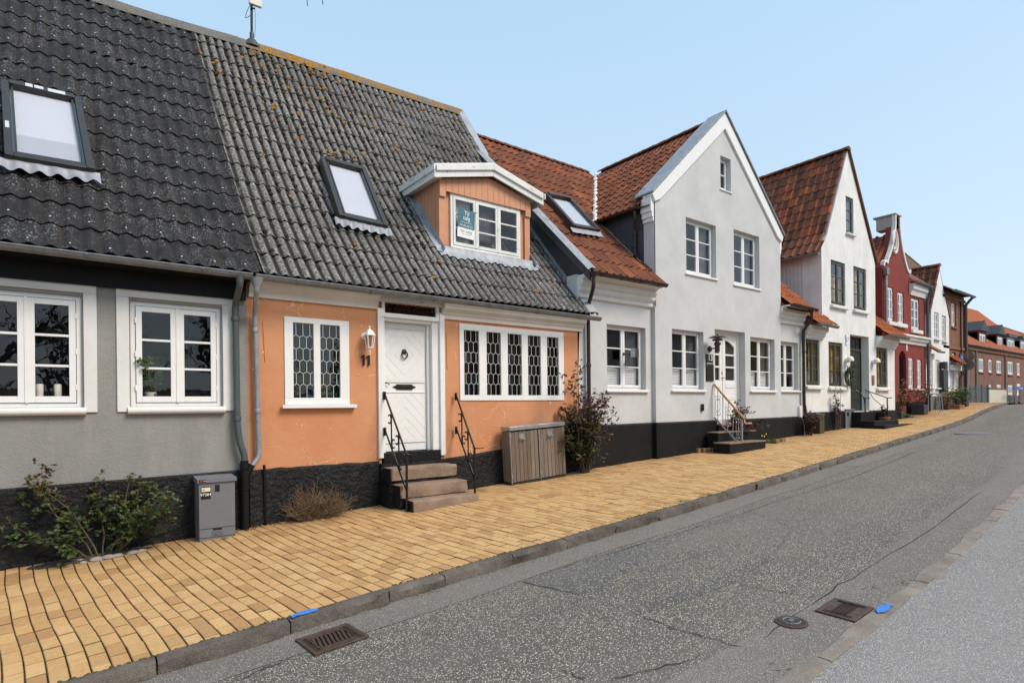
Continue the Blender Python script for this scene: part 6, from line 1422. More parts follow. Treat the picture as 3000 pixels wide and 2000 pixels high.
MB().box(cX0+cw_*.37, cX0+cw_*.62, yF-.003, yF+.001, zB_+H_*.195, zB_+H_*.232).build('handle_recess', 'label_black', cab)
for t in (.115, .135, .165): MB().box(cX0+cw_*.35, cX0+cw_*.65, yF-.008, yF+.001, zB_+H_*t, zB_+H_*t+.008).build('louvre', 'cabinet_grey', cab)
lb = MB().box(cX0+cw_*.06, cX0+cw_*.32, yF-.004, yF, zT_-.26, zT_-.105).build('number_plate', 'label_black', cab)
MB().box(cX0+cw_*.07, cX0+cw_*.31, yF-.006, yF-.004, zT_-.165, zT_-.115).build('maker_label', 'label_cream', lb)
textmesh('ru', .045, 'label_black', lb, facadeM(cX0+cw_*.12, yF-.0065, zT_-.140))
textmesh('97384', .05, 'label_white', lb, facadeM(cX0+cw_*.185, yF-.0045, zT_-.205))
MB().box(cX0+cw_*.44, cX0+cw_*.57, yF-.004, yF, zT_-.175, zT_-.09).build('lock_cover', 'label_black', cab)
lg = MB().box(cX0+.0, cX0+cw_*.21, yF-.024, yF-.02, zT_-.045, zT_-.012).build('maker_badge', 'label_black', cab)
MB().lathe([(.011, 0), (.011, .002)], (cX0+.025, yF-.024, zT_-.028), 12, (0, -1, 0)).build('logo', 'sign_red', lg)
textmesh('triax', .025, 'label_white', lg, facadeM(cX0+.07, yF-.0245, zT_-.028))
# --- timber bin shelter, two doors
pA = G(1511, 1424, walkZ); pB = G(1649, 1393, walkZ); pC = G(1453, 1413, walkZ)
yF = (pA.y+pB.y)/2-.0; bx0, bx1 = pA.x, pB.x; yBk = min(-.1, pC.y); zTp = zq(1509, 1249, yF); hgt = zTp-pA.z
bins = empty('bin_shelter', ((bx0+bx1)/2, (yF+yBk)/2, gz(bx0)), 'weathered timber bin shelter with two doors and grey metal lids', 'bin shelter')
tilt = math.atan((pB.z-pA.z)/(bx1-bx0)); Ms = Matrix.Translation((bx0, 0, pA.z)) @ Matrix.Rotation(-tilt, 4, 'Y') @ Matrix.Translation((-bx0, 0, -pA.z))
def tb(mb): mb.v = [tuple(Ms @ Vector(p)) for p in mb.v]; return mb
z0 = pA.z; z1 = z0+hgt
tb(MB().box(bx0+.03, bx1-.03, yF+.03, yBk, z0+.0, z1-.09)).build('carcass', 'black_paint', bins)
tb(MB().box(bx0, bx1, yF+.01, yBk, z0-.01, z0+.035)).build('base_frame', 'dark_frame', bins)
xm = (bx0+bx1)/2+.0
for (a, c) in ((bx0, xm-.012), (xm+.012, bx1)):
    n = 7; st_ = (c-a-.02)/n
    dr_ = tb(MB().box(a, a+.016, yF-.002, yF+.028, z0+.03, z1-.09)).build('door', 'galvanised', bins)
    for k in range(n): tb(MB().box(a+.02+k*st_+.003, a+.02+(k+1)*st_-.003, yF+R_.uniform(-.002, .001), yF+.022, z0+.05, z1-.10-R_.uniform(0, .006))).build('board', 'old_timber', dr_, bevel=.003, seg=1)
    xc = a+(c-a)*.42; tb(MB().box(xc-.06, xc+.06, yF-.05, yF-.035, z1-.24, z1-.225).box(xc-.06, xc-.052, yF-.04, yF, z1-.24, z1-.225).box(xc+.052, xc+.06, yF-.04, yF, z1-.24, z1-.225).box(xc-.055, xc+.055, yF-.004, yF-.002, z1-.225, z1-.14)).build('handle', 'galvanised', dr_)
    for zz_ in (z0+.12, z1-.2): tb(MB().box(a-.004, a+.02, yF-.008, yF, zz_, zz_+.07)).build('hinge', 'galvanised', dr_)
    ld = tb(MB().box(a-.012, c+.005, yF-.02, yBk, z1-.075, z1-.004)).build('lid', 'galvanised', bins, bevel=.006)
n = 6; st_ = (yBk-yF-.03)/n
for k in range(n): tb(MB().box(bx0-.001, bx0+.022, yF+.03+k*st_+.003, yF+.03+(k+1)*st_-.003, z0+.05, z1-.09)).build('board', 'old_timber', bins, bevel=.003, seg=1)
for k in range(n): tb(MB().box(bx1-.022, bx1+.001, yF+.03+k*st_+.003, yF+.03+(k+1)*st_-.003, z0+.05, z1-.09)).build('board', 'old_timber', bins, bevel=.003, seg=1)
# --- iron handrails at the orange house
def handrail11(A, B, post, low, low2, label):
    A, B, low, low2, post = map(Vector, (A, B, low, low2, post))
    r = empty('handrail', post, label, 'handrail', 'iron handrails at the granite steps')
    MB().bar(A, B, .045, .012, (1, 0, 0)).bar(A+Vector((0, 0, -.10)), A+Vector((0, 0, .03)), .012, .05, (1, 0, 0)).build('top_rail', 'iron', r, bevel=.002)
    MB().bar(low, low2, .04, .012, (1, 0, 0)).bar(low+Vector((0, 0, -.10)), low+Vector((0, 0, .03)), .012, .05, (1, 0, 0)).build('bottom_rail', 'iron', r, bevel=.002)
    MB().tube([post+Vector((0, 0, -.05)), Vector((post.x, post.y, B.z))], .019, 8).build('post', 'iron', r, smooth=50)
    MB().tube([B+Vector((0, -.0, .0)), B+Vector((.10, -.03, -.01)), B+Vector((.15, -.05, .0))], .008, 6).lathe([(.05, 0), (.05, .005)], B+Vector((0, 0, .0)), 12).build('rail_end', 'iron', r)
    d = B-A; dl = low2-low
    for t, up in ((.28, 0), (.62, 1)):
        p0 = low+dl*(t+.04); p1 = A+d*t; p1 = Vector((p0.x, p0.y, A.z+d.z*((p0.y-A.y)/d.y)))
        MB().tube([p0, p1], .013, 6).build('baluster', 'iron', r)
        for base, s1, s2 in ((p1, -1, -1), (p0, 1, 1)):   # C scrolls
            cc = base+Vector((0, -s1*.062, (-.11 if s2 < 0 else .075))); pts = [cc+Vector((0, .055*math.cos(a_)*s1, .068*math.sin(a_))) for a_ in [-2.3+i*.46 for i in range(11)]]
            MB().tube(pts, .012, 6).build('scroll', 'iron', r)
    return r
xl = zst[2][0]
zt = lambda px, py, Y: zq(px, py, Y)
Ax, Az = xz(1105, 1152, -.06); Bp = Vector((*[xz(1191, 1331, -.80)[0]], -.80, zq(1191, 1331, -.80)))
Lx, Lz = xz(1105, 1258, -.06); L2 = Vector((Bp.x, -.80, zq(1188, 1440, -.80)))
handrail11((Bp.x, -.06, Az), Bp, (Bp.x, -.80, walkZ(Bp.x, -.8)), (Bp.x, -.06, Lz), L2, 'black iron handrail left of the white door of the orange house')
Rx = zst[1][1]+.06
B2 = Vector((0, -.62, 0)); B2x, B2z = xz(1390, 1312, -.62); L2z = zq(1387, 1404, -.62); A2z = zq(1301, 1155, -.06); L1z = zq(1301, 1255, -.06)
handrail11((B2x, -.06, A2z), (B2x, -.62, B2z), (B2x, -.62, walkZ(B2x, -.62)), (B2x, -.06, L1z), (B2x, -.62, L2z), 'black iron handrail right of the white door of the orange house')
# --- wall lantern and house number at 11
lx, lz_ = xz(1067, 985, 0)
lan = empty('wall_lantern', (lx, 0, lz_), 'white carriage lantern on the orange wall beside the door', 'lamp')
MB().lathe([(.055, 0), (.055, .012), (.035, .022), (.02, .03)], (lx, 0, lz_), 8, (0, -1, 0)).build('wall_plate', 'white_paint', lan, smooth=30)
px_, pz_ = xz(1083, 985, -.14)
MB().tube(smoothpath([(lx, -.02, lz_), (lx, -.10, lz_+.06), (px_, -.14, lz_+.05)], .05), .012, 6).build('arm', 'white_paint', lan, smooth=50)
hz_ = zq(1083, 985, -.14)
MB().lathe([(.012, .16), (.016, .14), (.008, .12), (.02, .11), (.05, .085), (.085, .03), (.09, .018), (.088, .01)], (px_, -.14, hz_+.0), 6).build('roof', 'white_paint', lan)
MB().lathe([(.074, .008), (.045, -.17)], (px_, -.14, hz_), 6).build('glass', 'lamp_glass', lan)
b = MB()
for k in range(6):
    a_ = math.pi/3*k+.0; e1 = Vector((0, 0, 1)).orthogonal().normalized(); e2 = Vector((0, 0, 1)).cross(e1); d_ = e1*math.cos(a_)+e2*math.sin(a_)
    b.bar(Vector((px_, -.14, hz_+.01))+d_*.078, Vector((px_, -.14, hz_-.175))+d_*.048, .010, .010)
b.build('cage', 'white_paint', lan)
MB().lathe([(.052, -.165), (.05, -.185), (.02, -.2), (.012, -.22), (.018, -.235), (.008, -.26), (.004, -.29)], (px_, -.14, hz_), 8).build('finial', 'white_paint', lan, smooth=40)
nx, nz = xz(1071, 1055, 0)
num = empty('house_number', (nx, 0, nz), 'black wrought number 11 on the orange wall below the lantern', 'number')
for dx in (-.042, .042): MB().xzprism([(nx+dx-.008, nz-.08), (nx+dx+.018, nz-.08), (nx+dx+.018, nz+.08), (nx+dx-.003, nz+.08), (nx+dx-.034, nz+.058), (nx+dx-.028, nz+.038), (nx+dx-.008, nz+.046)], -.03, -.004).build('digit', 'iron', num)
# --- for sale sign in the dormer window
tl, br = xz(1340, 612, Yf-.045), xz(1392, 700, Yf-.045)
sx_, sz_ = (tl[0]+br[0])/2, (tl[1]+br[1])/2; sw_, sh_ = xz(1389, 650, Yf-.045)[0]-xz(1340, 650, Yf-.045)[0], .70
sh_ = zq(1366, 613, Yf-.045)-zq(1369, 697, Yf-.045)
sg = empty('for_sale_sign', (sx_, Yf-.045, sz_), 'teal and white for sale sign in the dormer window', 'sign')
Mr = Matrix.Translation((sx_, Yf-.045, sz_)) @ Matrix.Rotation(math.radians(3.5), 4, 'Y')
def rt(mb): mb.v = [tuple(Mr @ Vector(p)) for p in mb.v]; return mb
rt(MB().box(-sw_/2, sw_/2, 0, .004, -sh_/2, -sh_*.16)).build('white_field', 'label_white', sg); rt(MB().box(-sw_/2, sw_/2, 0, .004, -sh_*.16, sh_/2)).build('teal_field', 'sign_teal', sg)
def st_txt(body, size, x, z, mat, sx=1): textmesh(body, size, mat, sg, Mr @ Matrix.Translation((x, -.001, z)) @ Matrix.Rotation(math.radians(90), 4, 'X'), depth=.0006, sx=sx)
st_txt('Til', .15*sh_/.7, 0, sh_*.36, 'label_white', .95); st_txt('salg', .15*sh_/.7, 0, sh_*.20, 'label_white', .95)
st_txt('danbolig Sønderborg', .036*sh_/.7, 0, sh_*.045, 'label_white'); st_txt('74 42 60 55', .078*sh_/.7, 0, -sh_*.075, 'label_white')
st_txt('dan', .105*sh_/.7, -sw_*.22, -sh_*.27, 'sign_red', .85); st_txt('bolig', .105*sh_/.7, sw_*.17, -sh_*.27, 'sign_teal', .85)
st_txt('boligsalg med hele hjertet', .022*sh_/.7, 0, -sh_*.37, 'post_grey')
# --- roof aerial
ap_ = onroof(742, 146); ap_ = Vector((ap_.x, rdY(ap_.x), 9.76))
an = empty('roof_aerial', ap_, 'roof aerial mast with amplifier box on the ridge', 'aerial')
MB().tube([ap_+Vector((0, 0, -.05)), ap_+Vector((0, 0, 3.2))], .028, 8).build('mast', 'bronze', an, smooth=50)
MB().lathe([(.2, -.14), (.15, -.04), (.08, .05), (.045, .08), (.045, .2), (.032, .22)], ap_, 12).build('base', 'zinc_dark', an, smooth=40)
MB().box(ap_.x-.07, ap_.x+.19, ap_.y-.10, ap_.y-.03, ap_.z+.78, ap_.z+.98).build('amplifier_box', 'cream_paint', an, bevel=.012)
MB().tube(smoothpath([ap_+Vector((-.03, -.03, .8)), ap_+Vector((-.10, -.03, .62)), ap_+Vector((-.14, -.02, .45)), ap_+Vector((-.03, -.03, .55))], .05), .006, 5).tube(smoothpath([ap_+Vector((.06, -.03, .8)), ap_+Vector((.07, -.03, .4)), ap_+Vector((.05, -.03, .1))], .1), .004, 5).tube([ap_+Vector((-.03, -.05, .72)), ap_+Vector((.05, -.05, .72))], .02, 6).build('cable', 'black_paint', an)
MB().tube([ap_+Vector((-.9, 0, 1.75)), ap_+Vector((1.6, -.2, 1.75))], .015, 6).build('boom', 'bronze', an)
for k, t in enumerate((-.85, -.55, -.2, .35, .75, 1.15, 1.5)): MB().tube([ap_+Vector((t, -.08*t, 1.75)), ap_+Vector((t+.03, -.08*t, 1.22 if k in (1, 5) else 1.38))], .010, 5).build('element', 'bronze', an)
# --- 13: spy mirror, lamp, plates, small box, railing
mx_, mz_ = xz(1845, 1045, -.1)
spy = empty('window_mirror', (mx_, -.1, mz_), 'brown framed window mirror on iron arm in front of the first white window', 'mirror')
xj = xz(1826, 1045, .11)[0]; mq = xz(1866, 1035, -.16)
MB().tube([(xj, .10, mq[1]+.0), (mq[0]-.08, -.16, mq[1]-.02)], .010, 6).tube([(xj, .10, mq[1]-.24), (xj+.14, -.0, mq[1]-.03)], .008, 6).box(xj-.015, xj+.015, .09, .115, mq[1]-.03, mq[1]+.03).build('bracket', 'iron', spy)
MB().hexa([(mq[0]-.09, -.20, mq[1]-.09), (mq[0]+.11, -.12, mq[1]-.09), (mq[0]+.10, -.09, mq[1]-.09), (mq[0]-.10, -.17, mq[1]-.09), (mq[0]-.09, -.20, mq[1]+.11), (mq[0]+.11, -.12, mq[1]+.11), (mq[0]+.10, -.09, mq[1]+.11), (mq[0]-.10, -.17, mq[1]+.11)]).build('mirror_back', 'brown_metal', spy, bevel=.004)
MB().hexa([(mq[0]-.17, -.13, mq[1]-.085), (mq[0]-.10, -.20, mq[1]-.085), (mq[0]-.09, -.19, mq[1]-.085), (mq[0]-.16, -.12, mq[1]-.085), (mq[0]-.17, -.13, mq[1]+.105), (mq[0]-.10, -.20, mq[1]+.105), (mq[0]-.09, -.19, mq[1]+.105), (mq[0]-.16, -.12, mq[1]+.105)]).build('mirror_glass', 'galvanised', spy)
l13 = xz(2078, 1022, YG)
lm = empty('wall_lamp', (l13[0], YG, l13[1]), 'rust brown layered wall lamp beside the white double door', 'lamp')
cx_, cz_ = xz(2102, 1022, YG-.30); c0 = Vector((cx_, YG-.30, l13[1]))
MB().lathe([(.075, 0), (.075, .03), (.03, .04)], (l13[0], YG, l13[1]), 14, (0, -1, 0)).tube([(l13[0], YG-.03, l13[1]), c0], .016, 8).build('bracket', 'brown_metal', lm, smooth=40)
MB().lathe([(.055, -.10), (.055, .06), (.08, .065), (.08, .12), (.045, .125), (.045, .14)], c0, 16).build('housing', 'brown_metal', lm, smooth=40)
MB().lathe([(.05, .14), (.05, .17)], c0, 14).lathe([(.05, .215), (.05, .24)], c0, 14).build('glass', 'lamp_glass', lm)
MB().lathe([(.12, .17), (.12, .21)], c0, 18).build('ring', 'brown_metal', lm, smooth=40)
MB().lathe([(.21, .245), (.205, .25), (.12, .285), (.03, .30), (.02, .33), (.0, .335)], c0, 22).build('shade', 'brown_metal', lm, smooth=40)
n0 = xz(2077, 1054, YG)
pl13 = tag(MB().box(n0[0]-.145, n0[0]+.145, YG-.02, YG, n0[1]-.15, n0[1]+.15).build('number_plate', 'label_black', None, bevel=.006, loc=(n0[0], YG, n0[1])), 'black enamel plate reading 13 on the pale grey wall', 'sign')
textmesh('13', .20, 'label_white', pl13, facadeM(n0[0]+.03, YG-.0215, n0[1]+.045)); textmesh('Johannsen', .058, 'label_white', pl13, facadeM(n0[0], YG-.0215, n0[1]-.085))
fr_ = MB().box(n0[0]-.145, n0[0]+.145, YG-.0225, YG-.0205, n0[1]+.138, n0[1]+.148).box(n0[0]-.145, n0[0]+.145, YG-.0225, YG-.0205, n0[1]-.148, n0[1]-.138).build('border', 'label_cream', pl13)
n1_ = xz(2078, 1092, YG)
tag(MB().box(n1_[0]-.15, n1_[0]+.15, YG-.03, YG, n1_[1]-.20, n1_[1]+.20).build('wall_plaque', 'bronze', None, bevel=.008, loc=(n1_[0], YG, n1_[1])), 'plain dark square plaque below the plate reading 13', 'plaque')
n2_ = xz(2055.5, 1193, YG)
tag(MB().box(n2_[0]-.045, n2_[0]+.045, YG-.05, YG, n2_[1]-.085, n2_[1]+.085).build('wall_socket', 'label_black', None, bevel=.012, loc=(n2_[0], YG, n2_[1])), 'small black outdoor socket low on the pale grey wall', 'socket')
n3_ = xz(2341, 1204, YW)
jb = empty('junction_box', (n3_[0], YW, n3_[1]), 'white junction box and conduit beside the brown downpipe', 'junction box')
MB().box(n3_[0]-.07, n3_[0]+.07, YW-.07, YW, n3_[1]-.18, n3_[1]+.16).build('box', 'white_paint', jb, bevel=.01); MB().tube(smoothpath([(n3_[0]+.02, -.05, n3_[1]-.18), (n3_[0]+.10, -.08, n3_[1]-.3), (n3_[0]+.13, -.09, .9), (n3_[0]+.13, -.09, gz(17))]), .015, 6).build('conduit', 'galvanised', jb, smooth=50)
# railing of 13
rp = G(2174, 1323, walkZ); rX_ = rp.x; wallp = Vector((xz(2088, 1125, YG)[0], YG, zq(2088, 1125, YG)))
top = Vector((rX_-.0, rp.y, WX(2176, 1226, rX_).z)); 
rl = empty('handrail', rp, 'grey wrought railing with curled balusters and oak rail at the second steps', 'handrail')
tA = Vector((rX_-.0, YG-.03, wallp.z)); tB = top+Vector((0, -.06, 0))
tA = Vector((wallp.x+.02, YG-.02, wallp.z)); 
MB().tube([tA, tB], .027, 10).build('oak_rail', 'oak_rail', rl, smooth=50)
bA = Vector((wallp.x+.02, YG-.02, zq(2089, 1222, YG))); bB = Vector((rX_, rp.y, rp.z+.10))
MB().bar(bA, bB, .045, .016, (1, 0, 0)).build('bottom_rail', 'galvanised', rl, bevel=.002)
MB().box(rX_-.018, rX_+.018, rp.y-.018, rp.y+.018, rp.z-.05, top.z-.02).build('post', 'galvanised', rl, bevel=.003)
for k in range(5):
    t = (k+.75)/5.6; p = tA.lerp(tB, t); q = bA.lerp(bB, t); p.z -= .02
    MB().tube([q, p], .0085, 6).lathe([(.008, -.02), (.016, 0), (.008, .02)], q.lerp(p, .5), 8).build('baluster', 'galvanised', rl, smooth=40)
    if k % 2 == 0:
        d_ = (tB-tA); d_.z = 0; d_.normalize(); m = q.lerp(p, .5); hh = (p-q).length
        for sgn in (-1, 1):
            e = d_*sgn
            lyre = [m+e*.012+Vector((0, 0, -.16)), m+e*.05+Vector((0, 0, -.13)), m+e*.068+Vector((0, 0, 0)), m+e*.05+Vector((0, 0, .13)), m+e*.012+Vector((0, 0, .16))]
            MB().tube(smoothpath(lyre, .04), .007, 6).build('scroll', 'galvanised', rl)
            for up in (-1, 1):
                c_ = m+Vector((0, 0, up*.235))
                pts = [c_+e*(.004+.042*(1-math.cos(a_))*.9*(1-.05*a_))+Vector((0, 0, -up*.05+up*.055*math.sin(a_*.9))) for a_ in [i*.5 for i in range(11)]]
                MB().tube(pts, .006, 5).build('scroll', 'galvanised', rl)
# --- green-grey bin / box by the pipe, and things at 17
pb = G(2372, 1268, walkZ)
bx = empty('utility_box', pb, 'small olive grey box with wire loops beside the brown downpipe', 'box')
MB().box(pb.x-.17, pb.x+.13, -.34, -.11, pb.z-.03, pb.z+.56).build('body', 'green_paint', bx, bevel=.008); MB().box(pb.x-.18, pb.x+.14, -.35, -.10, pb.z+.56, pb.z+.58).build('lid', 'post_grey', bx)
for dx in (-.07, .03): MB().tube([(pb.x+dx+.035*math.cos(a_), -.22, pb.z+.58+.07*math.sin(a_)) for a_ in [math.pi*i/8 for i in range(9)]], .008, 5).build('loop', 'galvanised', bx)
pA = G(2478, 1255, walkZ); 
p17 = empty('storage_box', pA, 'grey metal parcel box beside the steps of the white gabled house', 'box')
yq_ = pA.y; xa_, xb2 = xz(2478, 1240, yq_)[0], xz(2503, 1240, yq_)[0]; zt_ = zq(2477, 1198, yq_)
xa_ -= .0; MB().box(xa_, xb2, yq_, -.12, pA.z-.05, zt_-.04).build('body', 'cabinet_grey', p17, bevel=.008); MB().box(xa_-.02, xb2+.02, yq_-.02, -.115, zt_-.04, zt_).build('lid', 'cabinet_grey', p17, bevel=.006); MB().box(xa_+.10, xa_+.22, yq_-.01, yq_, zt_-.22, zt_-.1).build('lock', 'label_black', p17); MB().box(xa_+.45, xa_+.53, yq_-.008, yq_, zt_-.16, zt_-.09).build('lock', 'label_black', p17)
pn = xz(2480, 996, Y7)
np_ = tag(MB().box(pn[0]-.10, pn[0]+.10, Y7-.015, Y7, pn[1]-.17, pn[1]+.17).build('number_plate', 'label_white', None, loc=(pn[0], Y7, pn[1])), 'small white plate reading 17 beside the green door', 'sign')
textmesh('17', .22, 'sign_blue', np_, facadeM(pn[0]+.01, Y7-.0165, pn[1])); MB().box(pn[0]-.10, pn[0]-.06, Y7-.017, Y7-.014, pn[1]-.17, pn[1]+.17).build('border', 'sign_blue', np_)
pr_ = xz(2656, 1017, YR)
tag(MB().box(pr_[0]-.05, pr_[0]+.05, YR-.015, YR, pr_[1]-.14, pr_[1]+.14).build('number_plate', 'label_white', None, loc=(pr_[0], YR, pr_[1])), 'tiny white number plate on the red wall beside the arch', 'sign')
for (px, py, lab) in ((2487, 1051, 'left'), (2565, 1056, 'right')):
    x_, z_ = xz(px, py, Y7-.10); o = empty('wall_lamp', (x_, Y7, z_), 'cream half-dome wall lamp %s of the green door' % lab, 'lamp', 'cream lamps at the green door')
    prof = [(.0, .16), (.065, .145), (.105, .10), (.12, .04), (.122, 0)]
    MB().lathe(prof, (x_, Y7-.13, z_-.07), 18).build('shade', 'opal', o, smooth=50); MB().box(x_-.05, x_+.05, Y7-.1, Y7, z_-.12, z_+.02).build('bracket', 'opal', o, bevel=.01)
x_, z_ = xz(2556, 1113, Y7)
tag(MB().box(x_-.07, x_+.13, Y7-.03, Y7, z_-.17, z_+.17).build('wall_plaque', 'terracotta', None, bevel=.03, loc=(x_, Y7, z_)), 'rounded terracotta plaque right of the green door', 'plaque')
# railings at 17
for (px, lab, pt) in ((2535, 'left', (2535, 1243)), (2600, 'right', (2600, 1240))):
    p = G(*pt, lambda X, Y: walkZ(X, Y)+.07); zt_ = WX(px, 1165, p.x).z; o = empty('handrail', p, 'black iron handrail %s of the green door' % lab, 'handrail', 'handrails at the green door')
    wl_ = Vector((p.x, Y7, zt_+.28))
    MB().tube([p, Vector((p.x, p.y, zt_))], .02, 8).build('post', 'iron', o); MB().tube([wl_, Vector((p.x, p.y, zt_)), Vector((p.x+.08, p.y-.12, zt_+.0))], .015, 6).build('top_rail', 'iron', o)
    MB().tube(smoothpath([wl_+Vector((0, -.02, -.08)), wl_+Vector((0, -.16, -.10)), wl_+Vector((0, -.26, -.3)), Vector((p.x, p.y, p.z+.45))], .1), .012, 6).build('brace', 'iron', o)
    MB().tube([p+Vector((0, .22+.09*math.cos(a_)*(1-.04*a_), .28+.09*math.sin(a_)*(1-.04*a_))) for a_ in [i*.5 for i in range(24)]], .010, 5).build('scroll', 'iron', o)
# --- far street things
p = W(2819, 1046, YR-.03); bs = tag(MB().box(p.x-.28, p.x+.28, YR-.04, YR-.0, p.z-.12, p.z+.12).build('street_sign', 'sign_blue', None, loc=(p.x, YR, p.z)), 'small blue street name plate on the brick house', 'sign')
textmesh('Gade', .11, 'label_white', bs, facadeM(p.x, YR-.0415, p.z))
rd = empty('road_sign', (36.5, -.2, gz(36.5)), 'two round traffic signs on a post seen from behind at the bend', 'road sign')
for py in (1043, 1068):
    q = W(2838, py, -.1); MB().lathe([(.25, 0), (.25, .02), (.23, .03)], q, 20, (1, -.35, 0)).build('disc', 'zinc_gutter', rd, smooth=40)
q = W(2836, 1060, -.06); MB().tube([(q.x, -.06, gz(q.x)-.1), (q.x, -.06, q.z+.5)], .04, 8).build('post', 'galvanised', rd)
rd.location = (q.x, -.06, gz(q.x))
ORG[rd] = Vector((q.x, -.06, gz(q.x)))
for c_ in rd.children: c_.matrix_basis = Matrix.Translation(-(Vector((q.x, -.06, gz(q.x)))-Vector((36.5, -.2, gz(36.5)))))
p = W(2988, 1137, 2.6); bar_ = empty('street_sign', (p.x, 2.6, 1.7), 'long blue street name sign on a grey post beyond the bend', 'sign')
MB().box(p.x-1.6, p.x+1.9, 2.58, 2.62, p.z-.10, p.z+.10).build('plate', 'sign_blue', bar_); MB().tube([(p.x+.1, 2.64, 1.5), (p.x+.1, 2.64, p.z+.15)], .05, 8).build('post', 'galvanised', bar_); textmesh('Gl. Møllegade', .17, 'label_white', bar_, facadeM(p.x+.2, 2.578, p.z))
p = gpw(2818, 0.0); dbin = empty('wheelie_bin', (p.x, p.y, gz(p.x)), 'black wheelie bin in front of the brick house', 'bin')
p.z = gz(p.x); MB().hexa([(p.x-.17, -.2, gz(p.x)), (p.x+.17, -.2, gz(p.x)), (p.x+.17, .2, gz(p.x)), (p.x-.17, .2, gz(p.x)), (p.x-.22, -.24, gz(p.x)+.62), (p.x+.22, -.24, gz(p.x)+.62), (p.x+.22, .24, gz(p.x)+.62), (p.x-.22, .24, gz(p.x)+.62)]).build('body', 'label_black', dbin, bevel=.02); MB().box(p.x-.23, p.x+.23, -.27, .25, gz(p.x)+.621, gz(p.x)+.67).build('lid', 'label_black', dbin, bevel=.02)
q = W(2768, 1115, YR-.1); mb_ = tag(MB().box(q.x-.35, q.x+.25, YR-.16, YR-.0, q.z-.48, q.z+.48).build('mailbox', 'label_black', None, bevel=.02, loc=(q.x, YR, q.z)), 'black mailbox by the door of the small white house', 'mailbox')
q = W(2764, 1071, YR-.1); lf2 = tag(MB().box(q.x-.2, q.x+.16, YR-.22, YR, q.z-.14, q.z+.16).build('wall_lamp', 'label_black', None, bevel=.02, loc=(q.x, YR, q.z)), 'black box lamp above the mailbox of the small white house', 'lamp')
rk_ = gpw(2728, 0.0); br_ = empty('bicycle_rack', rk_, 'galvanised hoop bicycle rack between red house and white house', 'rack')
for dx in (0, .3): MB().tube(smoothpath([(rk_.x+dx, .1, rk_.z), (rk_.x+dx, .1, rk_.z+.75), (rk_.x+dx+.05, -.25, rk_.z+.75), (rk_.x+dx+.05, -.3, rk_.z)], .15), .02, 6).build('hoop', 'galvanised', br_, smooth=50)
q = gpw(2812, 0.05); bo = empty('bollard', q, 'stubby grey post at the corner of the small white house', 'bollard'); MB().lathe([(.12, -.05), (.12, .62), (.10, .66), (.06, .68), (.06, .75), (.0, .77)], (q.x, q.y, q.z), 12).build('post', 'post_grey', bo, smooth=40)
# --- drain covers
def grate(corners, label, name, nslots, curved, mat='cast_iron', zf=roadZ, along=0):
    P = [G(*c, zf) for c in corners]; O = sum(P, Vector())/4; U = ((P[1]-P[0])+(P[2]-P[3])); V = ((P[3]-P[0])+(P[2]-P[1])); w_ = U.length/2; h_ = V.length/2; U.normalize(); V = (V-U*V.dot(U)).normalized(); N_ = U.cross(V)
    if N_.z < 0: N_ = -N_
    g = empty(name, O, label, 'drain cover'); lift = .017
    def T(u, v, n): return O+U*u+V*v+N_*(n+lift)
    def bx(mb, u0, u1, v0, v1, n0, n1): mb.hexa([T(u0, v0, n0), T(u1, v0, n0), T(u1, v1, n0), T(u0, v1, n0), T(u0, v0, n1), T(u1, v0, n1), T(u1, v1, n1), T(u0, v1, n1)])
    a, b2 = w_/2, h_/2
    f = MB(); bx(f, -a, a, -b2, -b2+.03, -.03, .006); bx(f, -a, a, b2-.03, b2, -.03, .006); bx(f, -a, -a+.03, -b2+.03, b2-.03, -.03, .006); bx(f, a-.03, a, -b2+.03, b2-.03, -.03, .006); f.build('frame', mat, g, bevel=.003)
    p_ = MB(); bx(p_, -a+.03, a-.03, -b2+.03, b2-.03, -.012, -.0085); p_.build('pit', 'pit_black', g)
    m0, m1 = -a*.62, a*.62
    for s_ in (-1, 1):
        e = MB(); u0, u1 = (m1, a-.03) if s_ > 0 else (-a+.03, m0); bx(e, u0, u1, -b2+.03, b2-.03, -.008, .003); e.build('end_plate', mat, g)
        k = 0
        for i in range(2):
            for j in range(8):
                e = MB(); uu = u0+.02+(u1-u0-.04)*(i+.5)/2; vv = -b2+.05+(h_-.1)*(j+.5)/8; bx(e, uu-.017, uu+.017, vv-.017, vv+.017, .0032, .0065); e.build('stud', mat, g)
    e = MB(); bx(e, m0, m1, -b2+.03, -b2+.09, -.008, .003); e.build('side_plate', mat, g); e = MB(); bx(e, m0, m1, b2-.09, b2-.03, -.008, .003); e.build('side_plate', mat, g)
    for k in range(nslots+1):
        u = m0+(m1-m0)*k/nslots; q = MB(); n = 8; ww = (m1-m0)/nslots*(.28 if curved else .2); vs_ = []
        for i in range(n+1):
            v = -b2+.085+(h_-.17)*i/n; du = (.020*math.cos(math.pi*i/n) if curved else 0)
            vs_ += [T(u+du-ww, v, -.008), T(u+du+ww, v, -.008), T(u+du+ww, v, .003), T(u+du-ww, v, .003)]
        q.add(vs_, [(i*4+c, i*4+(c+1) % 4, i*4+4+(c+1) % 4, i*4+4+c) for i in range(n) for c in range(4)]+[(0, 1, 2, 3), tuple(n*4+c for c in range(4))]); q.build('bar', mat, g)
    return g
grate([(862, 1880), (1016, 1831), (1084, 1868), (925, 1924)], 'rusty cast iron drain grate with wavy bars beside the left kerb', 'drain_grate', 8, True)
grate([(2380, 1796), (2446, 1759), (2560, 1783), (2512, 1824)], 'rusty cast iron drain grate with straight bars beside the right kerb stones', 'drain_grate', 9, False)
